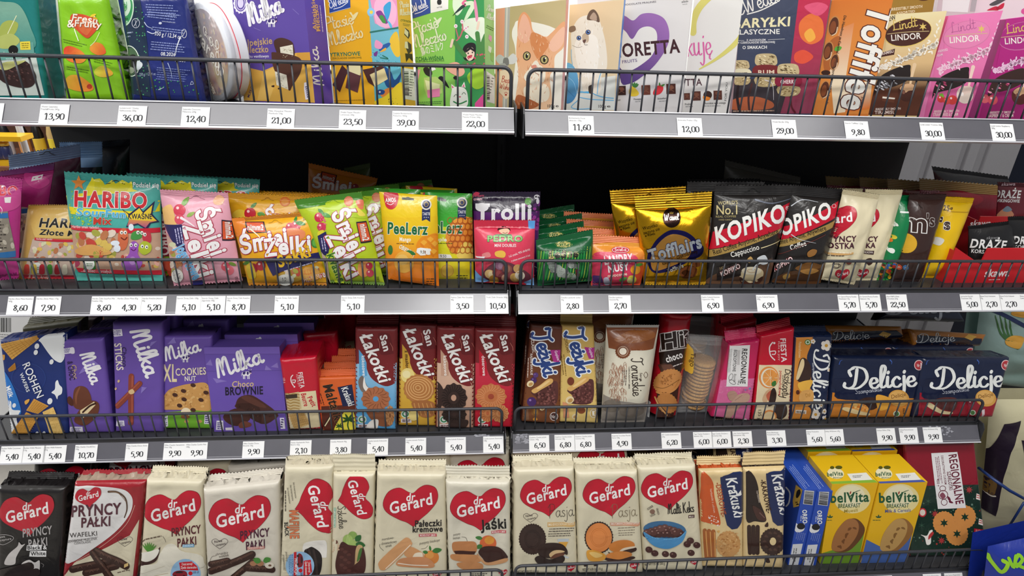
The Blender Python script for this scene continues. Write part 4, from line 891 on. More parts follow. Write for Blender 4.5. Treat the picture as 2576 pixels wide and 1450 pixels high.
a += J(G('#2a4da0', 1628, 0, 1795, -12, 1800, 118, 1640, 168), S('E.Wedel', 1632, 115, 1775, 55, 72, '#eef1fa', .09), L('#eef1fa', 6, 1660, 125, 1720, 105, 1780, 65), G('#f2f2ee', 1800, -12, 1962, -25, 1960, 82, 1802, 118), B('#242628', 1860, 10, 1880, -10, 1900, 10, 1894, 40, 1866, 40), T('WYSE', 1858, 76, 1905, 68, 12, '#333', .02),
       S('Ptasie', 1645, 320, 1875, 240, 120, '#e6f0cf', .1, '#7fbf5a', .03), S('Mleczko', 1650, 440, 1945, 355, 120, '#e6f0cf', .1, '#7fbf5a', .03), DOVE(1828, 185, 1.2, '#e6f0cf'), T('鳥のミルク', 1722, 500, 1925, 440, 58, '#f3f8e6', .02), T('MATCHA-WIŚNIA', 1615, 552, 1922, 538, 34, '#2a7a3e', .03), T('W BIAŁEJ CZEKOLADZIE Z MATCHĄ', 1640, 562, 1925, 552, 11, '#3a6a2e'),
       B('#232024', 2100, 420, 2150, 385, 2205, 400, 2205, 490, 2185, 545, 2110, 540, 2090, 480), B('#f3d8c4', 2125, 450, 2165, 425, 2195, 455, 2190, 520, 2150, 548, 2118, 510), G('#232024', 2118, 455, 2160, 420, 2200, 450, 2196, 468, 2160, 445, 2122, 475), E('#2a2224', 2140, 480, 6, 8), E('#2a2224', 2178, 472, 6, 8), B('#c8324a', 2138, 505, 2175, 495, 2168, 520, 2150, 522),
       B('#4f8a4a', 2090, 580, 2110, 545, 2190, 545, 2290, 300, 2290, 580, 2200, 610), L('#4f8a4a', 38, 2020, 380, 2060, 440, 2110, 500), L('#4f8a4a', 40, 2222, 300, 2235, 420, 2230, 520), L('#f3d8c4', 22, 2000, 360, 1985, 420), L('#f3d8c4', 22, 2222, 260, 2235, 200), dots(['#d8506a'], 14, [2090, 540, 2290, 420, 2290, 580, 2110, 600], 7, 9, 2), B('#f0b49c', 1940, 590, 2040, 560, 2110, 640, 2060, 690, 1960, 640), B('#1f2022', 1735, 620, 1770, 605, 1815, 650, 1800, 690, 1755, 670), B('#1f2022', 1870, 700, 1910, 690, 1965, 780, 1960, 790, 1900, 740), E('#1f2022', 2028, 700, 22, 16), G('#fafafa', 1800, 610, 1830, 600, 1850, 625, 1815, 640),
       B('#a8d83a', 2130, 690, 2210, 610, 2290, 590, 2290, 760, 2200, 800), G('#b9d67a', 1740, 700, 1850, 690, 1910, 740, 1905, 840, 1770, 870, 1745, 800), G('#e8efb8', 1750, 720, 1885, 760, 1880, 800, 1770, 810), G('#ea86b4', 1770, 812, 1885, 795, 1885, 870, 1775, 882), G('#e8a0c0', 1660, 640, 1710, 620, 1690, 720, 1670, 740), G('#e0539a', 2200, 930, 2290, 830, 2300, 968, 2200, 968), B('#f3f6ec', 1990, 830, 2010, 785, 2100, 790, 2135, 850, 2125, 960, 1985, 965), G('#f3f6ec', 1990, 800, 1988, 755, 2025, 785), G('#f3f6ec', 2080, 780, 2105, 735, 2118, 790), G('#e8719a', 1994, 795, 1992, 770, 2015, 787), G('#e8719a', 2088, 780, 2102, 752, 2110, 785), L('#3a5a3a', 5, 2012, 870, 2030, 850, 2045, 868), L('#3a5a3a', 5, 2085, 850, 2102, 832, 2118, 850), E('#d84a6a', 2066, 872, 9, 6), L('#2f8a4a', 12, 2010, 915, 2060, 935, 2125, 910), fine('#3a7a3a', 1680, 920, 1910, 910, 2, 16, 6))
sa = J(S('Ptasie', 2302, 90, 2360, 110, 55, '#eef6dc', .1), S('Mleczko', 2302, 165, 2372, 185, 52, '#eef6dc', .1), fine('#4f8a3a', 2305, 225, 2375, 260, 2, 16, 7), G('#e8a8c4', 2325, 310, 2352, 330, 2345, 380, 2320, 350), G('#eef6e0', 2320, 410, 2350, 430, 2340, 480, 2318, 455), G('#9ac860', 2340, 470, 2368, 480, 2362, 560, 2340, 540), G('#f3f3ee', 2302, 640, 2375, 690, 2375, 935, 2308, 915), bars(2330, 680, 2332, 900, 26, bg=None), fine('#555', 2350, 700, 2372, 705, 8, 26, 7))
pack('chocolate_box', 'chocolate box', 'light green chocolate box with a crane and a white cat drawing', 'box', [1620, -90, 2280, -90, 2298, 968, 1690, 955], '1L', a, z=A2, c='#8fd25f', side='#a5dc86', t=.034, y0=.062, yaw=-26, lean=2, mat='carton', side_art=sa)
# kitten boxes
a = J(G(('#b9a877', '#cbb88c', 200, 100, 500, 600), 235, 60, 760, 0, 730, 1015, 205, 1010), G('#e39b7c', 100, 85, 190, 72, 160, 1010, 95, 1010), G('#b4afa8', 185, 72, 232, 66, 205, 1010, 165, 1010), G('#d4cfc6', 198, 70, 212, 68, 185, 1010, 172, 1010),
      B('#f2ece0', 250, 330, 270, 240, 330, 190, 640, 260, 730, 420, 725, 1010, 290, 1010, 285, 500), B(('#e9a06f', '#f0c6a0', 300, 200, 500, 1000), 300, 330, 310, 180, 360, 110, 420, 170, 450, 290, 560, 340, 620, 300, 740, 200, 735, 420, 650, 520, 640, 640, 600, 720, 600, 1000, 300, 1010, 310, 700, 290, 500), B('#f0b59a', 305, 340, 325, 200, 360, 130, 405, 190, 430, 330, 370, 400), B('#f3bfa4', 590, 420, 650, 320, 735, 250, 725, 400, 640, 480), B('#d98a55', 440, 300, 560, 350, 590, 420, 540, 500, 500, 560, 450, 480, 420, 380), B('#f5ead8', 420, 620, 470, 560, 510, 600, 560, 660, 540, 760, 440, 780, 360, 720), B('#f4e6d0', 360, 820, 440, 780, 560, 780, 600, 860, 560, 940, 400, 940), B('#b5653c', 300, 880, 420, 920, 500, 970, 420, 1010, 285, 1010))
R_ = random.Random(5)
for _ in range(120):
    x, y = R_.uniform(300, 640), R_.uniform(300, 980); a += L(R_.choice(('#d98f5e', '#f5d9b8', '#c97a48', '#eeb184')), 5, x, y, x+R_.uniform(-16, 16), y-R_.uniform(15, 45), w1=1)
a += J(E('#3a2c22', 388, 518, 36, 42, 10), E('#b9ac72', 388, 518, 28, 34, 10), E('#16120f', 388, 518, 11, 22), E('#fff', 396, 505, 6), E('#3a2c22', 550, 553, 40, 42, -10), E('#b9ac72', 550, 553, 31, 34, -10), E('#16120f', 550, 553, 12, 23), E('#fff', 560, 540, 6), B('#e0907c', 430, 612, 470, 600, 480, 625, 452, 645), L('#9a5a44', 4, 452, 645, 440, 675, 415, 690), L('#9a5a44', 4, 452, 645, 470, 675, 500, 690),
       B('#c4c1c0', 100, 540, 140, 505, 195, 550, 190, 590, 130, 590), B('#d9d6d4', 205, 550, 260, 495, 300, 545, 270, 590, 215, 590), B('#7d7977', 175, 540, 215, 540, 220, 600, 170, 600), B('#a7a3a1', 130, 600, 190, 590, 210, 680, 150, 640), G('#edd3b4', 140, 655, 240, 640, 258, 860, 195, 920, 130, 850), S('Best', 155, 760, 232, 772, 60, '#b8442f', .09), S('Wishes', 135, 815, 238, 838, 52, '#b8442f', .09), E('#b8442f', 195, 878, 11, 9), E('#b8442f', 183, 862, 4), E('#b8442f', 192, 856, 4), E('#b8442f', 202, 857, 4), E('#b8442f', 209, 864, 4), T('100 g', 578, 995, 645, 995, 27, '#2a2622', .02), T('e', 655, 992, 682, 992, 24, '#2a2622', .02))
pack('chocolate_box', 'chocolate box', 'flat chocolate box with a ginger kitten and a best wishes ribbon', 'box', [98, 82, 752, -8, 702, 1016, 92, 1012], '1L', a, z=A3, c='#d8c6a0', side='#f0a79c', t=.016, y0=.058, yaw=-22, lean=2, mat='carton')
a = J(G(('#e9c9a0', '#dcc7a4', 800, 100, 1200, 600), 785, 45, 1290, 0, 1200, 1020, 745, 1020), G('#dde0dc', 745, 760, 1210, 700, 1205, 1020, 740, 1020), B('#efe6d8', 800, 300, 860, 180, 950, 140, 1040, 160, 1080, 250, 1120, 420, 1130, 620, 1080, 700, 1060, 860, 920, 860, 880, 680, 810, 600, 800, 420), B('#f7f1e8', 830, 420, 900, 330, 1000, 320, 1050, 400, 1040, 640, 960, 720, 870, 640), B('#6b5344', 945, 180, 965, 110, 1010, 88, 1050, 140, 1060, 205, 1010, 190), B('#b79c88', 970, 170, 1005, 115, 1035, 150, 1025, 190), B('#8a6d58', 780, 290, 785, 250, 830, 240, 840, 280, 800, 300), B('#c9b49c', 900, 330, 950, 300, 960, 380, 915, 400))
for _ in range(90):
    x, y = R_.uniform(830, 1100), R_.uniform(200, 840); a += L(R_.choice(('#ffffff', '#e2d4c0', '#d9c9b4', '#f3ebdf')), 5, x, y, x+R_.uniform(-14, 14), y-R_.uniform(15, 40), w1=1)
a += J(E('#4a3a34', 870, 352, 22, 22), E('#5a7fc8', 870, 352, 17), E('#14141c', 870, 352, 9), E('#fff', 876, 346, 4), E('#4a3a34', 955, 298, 24, 23), E('#5a7fc8', 955, 298, 18), E('#14141c', 955, 298, 10), E('#fff', 962, 291, 4), B('#6a4a42', 905, 375, 935, 365, 930, 392, 912, 395), L('#6a5a50', 4, 920, 395, 925, 415, 950, 415), L('#8a7868', 3, 810, 420, 860, 440, 900, 430), E(('#6fb4e0', '#3a7fb8', 760, 600, 800, 950), 765, 770, 100, 190), L('#9fd0f0', 4, 750, 620, 830, 640, 860, 700), L('#9fd0f0', 4, 748, 700, 820, 760, 850, 860), L('#2f6fa8', 4, 750, 820, 800, 870, 830, 900), L('#5fb4e6', 8, 860, 860, 960, 850, 1030, 880, 1100, 900, 1190, 910), L('#5fb4e6', 8, 870, 900, 980, 920, 1190, 930), L('#5fb4e6', 7, 860, 930, 800, 990, 860, 1010, 980, 1005), L('#6fbcea', 7, 1075, 670, 1050, 760, 1040, 870), L('#7fb8d8', 6, 800, 460, 800, 520, 810, 600), L('#5fb4e6', 12, 880, 850, 960, 860), B('#3c322c', 960, 800, 1000, 790, 995, 860, 965, 860), T('100 g', 1050, 998, 1120, 998, 27, '#2a2622', .02), T('e', 1130, 995, 1162, 995, 24, '#2a2622', .02))
pack('chocolate_box', 'chocolate box', 'flat chocolate box with a white kitten and blue wool, blue edged', 'box', [785, 48, 1288, -12, 1198, 1024, 742, 1022], '1R', a, z=A3, c='#e4d2b4', side='#5d9be8', t=.016, y0=.058, yaw=-22, lean=2, mat='carton')
def praline(x, y, s, c='#5a2f24'): return J(G(c, x-42*s, y-45*s, x+40*s, y-48*s, x+42*s, y+42*s, x-40*s, y+45*s), B('#7a4a38', x-26*s, y-28*s, x+10*s, y-34*s, x+26*s, y-8*s, x-6*s, y+4*s, n=4), L('#8a5a46', 5*s, x-26*s, y+20*s, x, y+8*s, x+26*s, y+22*s))
a = J(T('CHOCOLATE PRALINES', 1265, 55, 1585, 22, 16, '#777178', .02), T('18', 1838, 5, 1880, 0, 26, '#777', .02), T('pieces', 1822, 24, 1882, 18, 15, '#555', .02), T('sztuk', 1828, 44, 1875, 40, 10, '#888'),
      heart(('#5d3f86', '#9a6bb2', 1300, 100, 1600, 600), 1520, 452, 0, 0)[:0], B(('#54397c', '#9a6ab0', 1300, 680, 1600, 200), 1250, 165, 1300, 150, 1372, 190, 1450, 130, 1560, 125, 1660, 175, 1705, 290, 1690, 420, 1600, 570, 1480, 690, 1340, 775, 1250, 720, n=5), B('#e6e2df', 1245, 280, 1300, 290, 1362, 362, 1430, 270, 1510, 245, 1575, 275, 1595, 350, 1570, 470, 1500, 560, 1340, 655, 1240, 600, n=5),
      T('AMORETTA', 1065, 545, 1808, 482, 118, '#3d1a22', .045), T('FRUITS', 1272, 588, 1410, 572, 28, '#6d5a86', .02), praline(1265, 840, .95, '#3a1a14'), praline(1490, 835, 1.0, '#6a3426'), praline(1722, 825, 1.05, '#4a2018'), B('#e8c63a', 1335, 830, 1370, 800, 1425, 860, 1400, 890, 1340, 885), J(*[leaf('#3f7a3a', 1385, 810, 50, r0) for r0 in (-120, -90, -60, -40)]), B('#d42f3a', 1590, 800, 1640, 790, 1650, 830, 1620, 870, 1565, 880, 1558, 850), leaf('#4a8a3a', 1630, 800, 40, -30), leaf('#4a8a3a', 1620, 798, 36, -100), T('Currant', 1200, 938, 1255, 932, 17, '#444', .02), T('Pineapple', 1378, 928, 1462, 922, 17, '#444', .02), T('Strawberry', 1598, 922, 1698, 915, 17, '#444', .02), fine('#999', 1390, 938, 1440, 935, 1, 8, 7), fine('#999', 1610, 935, 1685, 930, 1, 8, 7), T('NET WT 105 g / 3.70 oz', 1560, 1010, 1780, 1004, 18, '#cfcac8'))
pack('chocolate_box', 'chocolate box', 'pale grey praline box with a large purple heart and dark name', 'box', [1250, -80, 1925, -80, 1820, 1032, 1190, 1030], '1R', a, z=A3, c='#dcd8d8', side='#7b4a86', t=.014, y0=.058, yaw=-20, lean=2, mat='carton')
a = J(L('#d8cf72', 66, 2110, -60, 1990, 60, 1930, 190, 1925, 300), L('#d8cf72', 64, 2420, 290, 2300, 420, 2150, 540, 1985, 640, w1=10), S('Dziękuję', 1560, 545, 2105, 500, 250, '#d964a4', .06, con=.5), T('TTA', 1858, 795, 2010, 790, 62, '#4a2a34', .02), praline(1870, 895, .7), praline(1958, 890, .95), E('#3a2018', 2062, 880, 40, 38), B('#ef8a2c', 2020, 890, 2085, 905, 2070, 930, 2030, 925), praline(2155, 883, .95), T('Praline', 1852, 975, 1918, 970, 17, '#444', .02), T('Chocolate with orange', 2022, 965, 2228, 960, 17, '#444', .02), fine('#999', 2025, 978, 2180, 976, 1, 8, 7), fine('#999', 1855, 985, 1925, 982, 1, 8, 7), T('FOR YOU', 2235, 935, 2248, 765, 18, '#555'))
pack('chocolate_box', 'chocolate box', 'white praline box with a pink handwritten thank you and a yellow ribbon', 'box', [1945, -80, 2400, -80, 2262, 1036, 1825, 1034], '1R', a, z=A3, c='#e4e1de', side='#e07ab8', t=.014, y0=.055, yaw=-20, lean=2, mat='carton')
def barrel(x, y, s, band, txt, tc):
    return J(B('#c9b58a', x-95*s, y-140*s, x-60*s, y-170*s, x+60*s, y-170*s, x+95*s, y-130*s, x+80*s, y-70*s, x-80*s, y-70*s), dots(['#f2e6c0', '#8a744a', '#e0d0a0', '#6a5638'], 40, [x-80*s, y-160*s, x+75*s, y-160*s, x+75*s, y-80*s, x-75*s, y-80*s], 5*s, 16*s, int(x), .35, 20), B(band, x-98*s, y-65*s, x+98*s, y-65*s, x+104*s, y+30*s, x-100*s, y+30*s, n=3), T(txt, x-70*s, y+8*s, x+72*s, y+6*s, 34*s, tc, .03), B('#b9a478', x-95*s, y+35*s, x+98*s, y+35*s, x+80*s, y+110*s, x-70*s, y+115*s, n=3), dots(['#efe0b4', '#80683e'], 26, [x-85*s, y+40*s, x+85*s, y+40*s, x+70*s, y+105*s, x-65*s, y+105*s], 5*s, 14*s, int(y), .35, 160))
a = J(G(('#4e5468', '#38405a', 100, 0, 500, 500), 90, -80, 605, -80, 520, 560, 400, 1000, 5, 1000), G(('#c23050', '#8a3a52', 560, 100, 740, 900), 600, -80, 885, -80, 715, 1000, 400, 1000, 520, 560), B('#e8743c', 600, 200, 700, 120, 800, 180, 800, 330, 700, 390, 610, 330), B('#f4b04a', 640, 300, 700, 250, 740, 330, 680, 370), B('#e4553c', 560, 470, 640, 440, 720, 500, 640, 560, 560, 540), B('#e0587a', 640, 60, 760, 20, 850, 60, 760, 140), G('#3a3238', 5, 690, 520, 700, 430, 1000, 5, 1000), B('#b5603c', 5, 880, 200, 850, 360, 900, 330, 960, 5, 965),
      S('E.Wedel', 70, 135, 430, 5, 150, '#f0eee8', .07), L('#f0eee8', 10, 140, 125, 260, 90, 400, 20), T('BARYŁKI', 15, 248, 512, 228, 78, '#efe6b8', .045, .12), T('KLASYCZNE', 25, 305, 425, 298, 42, '#efeee8', .03), T('Z ALKOHOLEM', 132, 362, 300, 358, 16, '#eee', .03), L('#ddd', 3, 62, 358, 110, 357), L('#ddd', 3, 322, 350, 468, 343), T('W CZEKOLADZIE DESEROWEJ', 45, 385, 382, 378, 16, '#eee', .03), T('O SMAKACH', 98, 432, 312, 428, 26, '#f2f2ee', .035),
      barrel(85, 660, .75, '#e8e0c0', 'LAIT', '#5a3a2a'), barrel(305, 645, 1.0, '#7a2a2c', 'RUM', '#f0d8c0'), barrel(500, 730, .98, '#8a1f3a', 'CHERRY', '#f3e2e0'), L('#2a1a1c', 24, 60, 760, 50, 850, 70, 980), L('#4a2a2a', 18, 180, 740, 150, 860, 160, 990), L('#d8d4d8', 9, 295, 705, 360, 740, 370, 880, w1=3), L('#5a1420', 14, 520, 850, 530, 940, 560, 990), fine('#c9a890', 10, 975, 375, 970, 1, 8, 9))
pack('chocolate_box', 'chocolate box', 'navy and crimson box picturing little foil wrapped barrels', 'box', [100, -80, 888, -80, 712, 1004, 0, 1006], '1R', a, z=A4, c='#464a60', side='#8a4a5c', t=.03, y0=.055, yaw=-14, lean=2, mat='film')
def hazelcup(x, y, s): return J(E('#c98a4e', x, y, 50*s, 92*s, 12), E('#5a2c18', x, y, 40*s, 80*s, 12), E('#8a4a26', x-8*s, y+10*s, 26*s, 56*s, 12), L('#f3d8b8', 7*s, x+32*s, y+10*s, x+20*s, y+60*s, x-14*s, y+82*s))
a = J(G(('#d9762c', '#e08a3c', 900, 0, 900, 400), 885, 10, 1425, -20, 1205, 1005, 715, 1005), G(('#dd7a2c', '#f3dfc0', 950, 150, 900, 720), 960, 250, 1080, 200, 1010, 660, 1060, 980, 900, 1000, 860, 560), G(('#f3dfc0', '#e0762c', 1170, 760, 1170, 960), 1040, 760, 1240, 700, 1215, 960, 1000, 990),
      B('#b5642e', 810, 520, 870, 360, 960, 330, 900, 560, 830, 640), hazelcup(900, 230, 1.0), hazelcup(850, 450, .95), hazelcup(905, 545, .8), hazelcup(820, 790, .9), E('#3a1c12', 830, 640, 40, 22), leaf('#5aa83a', 905, 440, 70, -20, .6), T('Die Haselnuss in Caramel mit Nougatcreme und Schokolade', 990, 135, 828, 918, 22, '#4a3a2a', .015))
a += T('Toffifee', 1225, 28, 962, 942, 225, '#f4f1ea', .05, 0, '#5a241a', ow=.055)
a += T('STORCK', 1142, 850, 1118, 955, 27, '#5a2a1a', .03)
pack('chocolate_box', 'chocolate box', 'tall orange box of hazelnut caramels with white sideways lettering', 'box', [885, 0, 1430, -30, 1208, 1006, 718, 1006], '1R', a, z=A4, c='#dd7d30', side='#c96a24', t=.018, y0=.05, yaw=-8, lean=3, mat='carton')
def lindor(o, c1, c2, c3, bot, ov, ovl, name1, name2, flow, seed, ball, berries=()):
    k = lambda x, y: (x+o[0], y+o[1]); q = lambda *p: [v for i in range(0, len(p), 2) for v in (p[i]+o[0], p[i+1]+o[1])]
    a = J(G((c1, c2, *k(1500, 150), *k(1500, 560)), *q(1385, 110, 1905, 70, 1790, 560, 1330, 560)), G((c2, bot, *k(1500, 560), *k(1450, 800)), *q(1280, 560, 1800, 520, 1660, 1020, 1180, 1010)), E(ovl, *k(1555, 287), 212, 122, -13), E(ov, *k(1555, 285), 206, 115, -13), S('Lindt', *k(1425, 270), *k(1640, 228), 92, '#e3c46a' if flow != 1 else '#c86aa0', .09), star('#e3c46a', *k(1685, 235), 38, 14, 6), L('#d8c08a', 5, *q(1372, 300, 1550, 282, 1738, 275)), T('LINDOR', *k(1408, 360), *k(1670, 340), 52, '#f6efe6', .02))
    a += B('#241a18' if flow != 2 else '#3a2420', *q(1290, 700, 1400, 620, 1560, 570, 1575, 620, 1560, 700, 1440, 760, 1290, 800, 1250, 850)) + dots(['#8c8c92', '#d4d4da', '#55555c'] if flow == 0 else ['#e86a9a', '#f0a0bc', '#a83a62'], 30 if flow == 0 else 12, q(1290, 720, 1420, 660, 1480, 720, 1260, 820), 6, 20, seed, .4, 30)
    R = random.Random(seed)
    for t in np.linspace(0, 1, 15):
        x, y = 1325+480*t, 590-150*t-60*t*t
        a += E(flw[flow], *k(x, y), 21, 22)+E(c2, *k(x, y), 11, 12)+E(flw[flow], *k(x, y), 7)
        for _ in range(5): a += leaf(flw[flow], *k(x+R.uniform(-28, 28), y+R.uniform(-34, 34)), 34, R.uniform(0, 360), .42)
    for t in np.linspace(0, 1, 5): a += leaf(flw[flow], *k(1800+25*t, 330-130*t), 34, R.uniform(-140, -40), .4)
    a += L('#e8c8a0' if flow == 0 else '#f0d0c4', 34, *q(1612, 570, 1590, 660, 1570, 760), w1=16)+E(ball, *k(1540, 815), 74, 78)+B('#d8ac84' if flow != 1 else '#f0d4c8', *q(1480, 780, 1530, 740, 1600, 745, 1612, 790, 1560, 800, 1530, 815))+E('#8a5a4a' if flow != 1 else '#fff3ee', *k(1515, 810), 14, 18)
    for (bx, by, br, bc) in berries: a += berry(bc, *k(bx, by), br)
    a += T('IRRESISTIBLY SMOOTH', *k(1268, 972), *k(1488, 966), 19, '#f3e4dc', .025, .1)+T(name1, *k(1260, 1004), *k(1445, 1002) if not name2 else k(1480, 1000), 27, '#f3e4dc', .02)
    return a
flw = {0: '#f6efe2', 1: '#f6cfe2', 2: '#f0c8e4'}
a = lindor((0, 0), '#efe0b0', '#dcb884', '#a86a34', '#5a2e1c', '#4a241c', '#e3c46a', 'TIRAMISU', '', 0, 3, '#4a241a')
a += J(T('NEW', 1358, 196, 1450, 168, 36, '#3a2a20', .02), G('#4a241c', 1330, 462, 1440, 428, 1432, 482, 1318, 502), T('TIRAMISU', 1300, 492, 1428, 462, 24, '#f3e4dc', .02), G('#6a3a26', 1325, 840, 1445, 850, 1430, 905, 1325, 890), G('#f3e9dc', 1330, 850, 1440, 862, 1436, 875, 1328, 866))
pack('chocolate_box', 'chocolate box', 'cream and brown praline box with a dark oval, window and white flowers', 'box', [1395, 130, 1895, 98, 1652, 1024, 1200, 1012], '1R', a, z=A4, c='#e2c890', side='#c99a64', t=.032, y0=.05, yaw=-10, lean=4, mat='carton', top='#efe2b8')
a = lindor((515, 20), '#ec7fb6', '#e878b0', '#e070aa', '#d8629c', '#e886b6', '#d97aa8', 'STRAWBERRIES & CREAM', '1', 1, 8, '#f0dcd0', ((1330, 850, 34, '#d43a3a'), (1430, 860, 42, '#d8403c'), (1380, 870, 30, '#e0504a')))
a += J(T('STRAWBERRIES', 1760, 478, 1905, 445, 20, '#f9dcea', .02), T('& CREAM', 1770, 508, 1860, 490, 20, '#f9dcea', .02), leaf('#7ab83a', 1825, 830, 50, 20), leaf('#7ab83a', 1850, 820, 44, 70))
pack('chocolate_box', 'chocolate box', 'rose pink praline box with strawberries, oval and pale flowers', 'box', [1910, 140, 2390, 92, 2080, 1032, 1645, 1020], '1R', a, z=A4, c='#e880b6', side='#ee4f9c', t=.034, y0=.05, yaw=-14, lean=4, mat='carton', top='#f090c0')
a = lindor((1000, 30), '#b82a86', '#b4237e', '#a81f74', '#9c1c6a', '#b02a84', '#c86aa0', 'RASPBERRY & CREAM', '1', 2, 12, '#5a2822', ((1230, 840, 40, '#d8606a'), (1300, 850, 44, '#d0505c')))
pack('chocolate_box', 'chocolate box', 'magenta raspberry praline box cut off at the right edge, top shelf', 'box', [2420, 170, 2900, 110, 2600, 1050, 2165, 1030], '1R', a, z=A4, c='#b4267e', side='#a01c78', t=.034, y0=.05, yaw=-14, lean=4, mat='carton', top='#c03a90')
a = J(T('IRRESISTIBLY SMOOTH', 1408, 95, 1680, 68, 24, '#efe4c0', .03, .12), T('ASSORTED', 1450, 128, 1615, 108, 20, '#efe4c0', .03, .12), E('#4a2416', 1690, -4, 42, 10))
pack('chocolate_box', 'chocolate box', 'gold brown assorted praline box standing behind the cream and brown one', 'box', [1430, -220, 1830, -240, 1770, 420, 1400, 420], '1R', a, z=A4, c='#9a7a30', side='#55402a', t=.03, y0=.15, yaw=-5, lean=3, mat='carton')
a = J(B('#d42a4a', 2250, 90, 2330, 55, 2350, 90, 2300, 92), B('#d42a4a', 2345, 60, 2400, 25, 2390, 70, 2350, 85), E('#b81f3c', 2345, 72, 16, 14), B('#e85aa0', 2560, 80, 2640, 60, 2640, 130, 2560, 120), B('#5a5458', 2270, 40, 2360, -10, 2440, -20, 2330, 45))
pack('gift_box', 'gift box', 'white and pink gift pack with a red bow behind the pink praline boxes', 'box', [2180, -120, 2700, -160, 2640, 420, 2150, 420], '1R', a, z=A4, c='#f3dfe6', side='#e9c9d6', t=.05, y0=.17, yaw=-8, lean=3, mat='carton')
pack('gift_box', 'gift box', 'greyish pink box behind the gold brown praline box', 'box', [1850, -160, 2190, -160, 2150, 420, 1800, 420], '1R', J(G('#f2f0f0', 1870, -100, 2120, -110, 2080, 110, 1850, 100), G('#b9b2b6', 2130, -100, 2200, -100, 2180, 100, 2100, 100)), z=A4, c='#d8c8cc', t=.04, y0=.17, yaw=-8, lean=3, mat='carton')
pack('chocolate_box', 'chocolate box', 'pale box with a purple edge just behind the white kitten box', 'box', [860, -100, 1300, -140, 1260, 400, 860, 400], '1R', (), z=A3, c='#e3dde4', side='#7b4a86', t=.016, y0=.14, yaw=-12, lean=2, mat='carton')
# ================================================================== second shelf
B1, B2, B3, B4, B5, B6 = (0, 320, 3.021), (560, 390, 3.536), (920, 400, 3.625), (1300, 400, 3.625), (1760, 360, 3.296), (2060, 340, 3.153)
BAGS = 'sweet bags on the second shelf'
def sbag(label, q, z, row, art, c, t=.034, **k):
    return pack('sweet_bag', 'sweet bag', label, 'bag', q, row, art, z=z, c=c, t=t, **k)
def gums(quad, n, seed, r=(12, 26)): return dots(['#e8b0a0', '#c8483c', '#e0c060', '#d8d8b0', '#c07a50', '#a8a84a', '#e8d8c8'], n, quad, r[0], r[1], seed, .7, 'r')
def hole(x, y, w, c='#333a3a', rot=0): return L(c, 5, x-w, y+6, x-w*.5, y-2, x-w*.25, y-16, x, y-20, x+w*.25, y-16, x+w*.5, y-2, x+w, y+8)
# pale and dark film bags deep in the shelf
sbag('blue grey clear topped bag standing far back above the pink bags', [62, 215, 605, 130, 640, 880, 110, 900], B1, '2L', J(G('#5f2a45', 80, 330, 615, 225, 640, 880, 110, 900), hole(360, 205, 60, '#20242c')), '#8fb0dc', y0=.21, lean=4, s=(.03, .13), mat='film')
sbag('shiny light blue bag standing far back, second from the left end', [450, 118, 775, 112, 800, 880, 480, 900], B1, '2L', G('#3a2a30', 460, 300, 790, 300, 800, 880, 480, 900), '#a6ccf6', y0=.27, lean=4, s=(.03, .16), mat='film')
sbag('almost black bag standing far back right of the light blue one', [700, 112, 985, 95, 1010, 880, 720, 900], B1, '2L', (), '#1d1d22', y0=.32, lean=4)
a = J(G('#7a3a78', -60, 330, 430, 270, 440, 320, -60, 380), B('#c23b86', 190, 350, 330, 370, 380, 420, 300, 470, 210, 430), G('#d9d3d2', 250, 375, 330, 358, 318, 395, 238, 412), B('#b9b0a8', 60, 640, 230, 620, 285, 800, 240, 930, 120, 930, 90, 800), dots(['#efe9e4', '#d8cfca', '#7c6a70', '#e8d8a8'], 30, [70, 650, 230, 630, 270, 900, 120, 910], 14, 26, 5, .7, 'r'), G('#2c6aa8', 55, 632, 230, 615, 235, 650, 60, 665), G('#2c6aa8', 115, 920, 240, 920, 240, 955, 120, 955))
sbag('magenta marshmallow bag with a small price sticker behind the front magenta one', [-80, 352, 415, 272, 310, 1125, -60, 1180], B1, '2L', a, '#a82a74', y0=.105, lean=5, s=(.04, .10), wr=.003)
a = J(T('HARIBO', -260, 505, 138, 525, 74, '#d8364a', .05, 0, '#f0d8e4', ow=.03), B('#c94a90', -200, 540, 60, 520, 150, 470, 160, 580, 60, 640, -180, 640), G('#e8e4e2', 35, 535, 88, 530, 82, 575, 40, 575), G('#8c8478', -290, 650, 62, 640, 120, 940, -280, 960), dots(['#d8d2c4', '#b8b0a0', '#a09888', '#c8c0b0'], 34, [-280, 660, 60, 650, 110, 930, -270, 950], 14, 30, 6, .6, 'r'), fine('#3a342e', -180, 720, 50, 712, 9, 25, 9, 4), G('#2f70ae', -290, 650, 62, 652, 66, 690, -290, 690), G('#2f70ae', -280, 955, 120, 940, 122, 985, -280, 1000), T('MAOAM', -20, 1150, 130, 1125, 22, '#7a1f5a', .02), L('#f7dcea', 8, 0, 600, 20, 625, 15, 660, w1=2))
sbag('front magenta marshmallow bag cut off by the left edge', [-330, 330, 168, 395, 138, 1150, -310, 1195], B1, '2L', a, '#b83084', lean=6, s=(.04, .09), wr=.003)
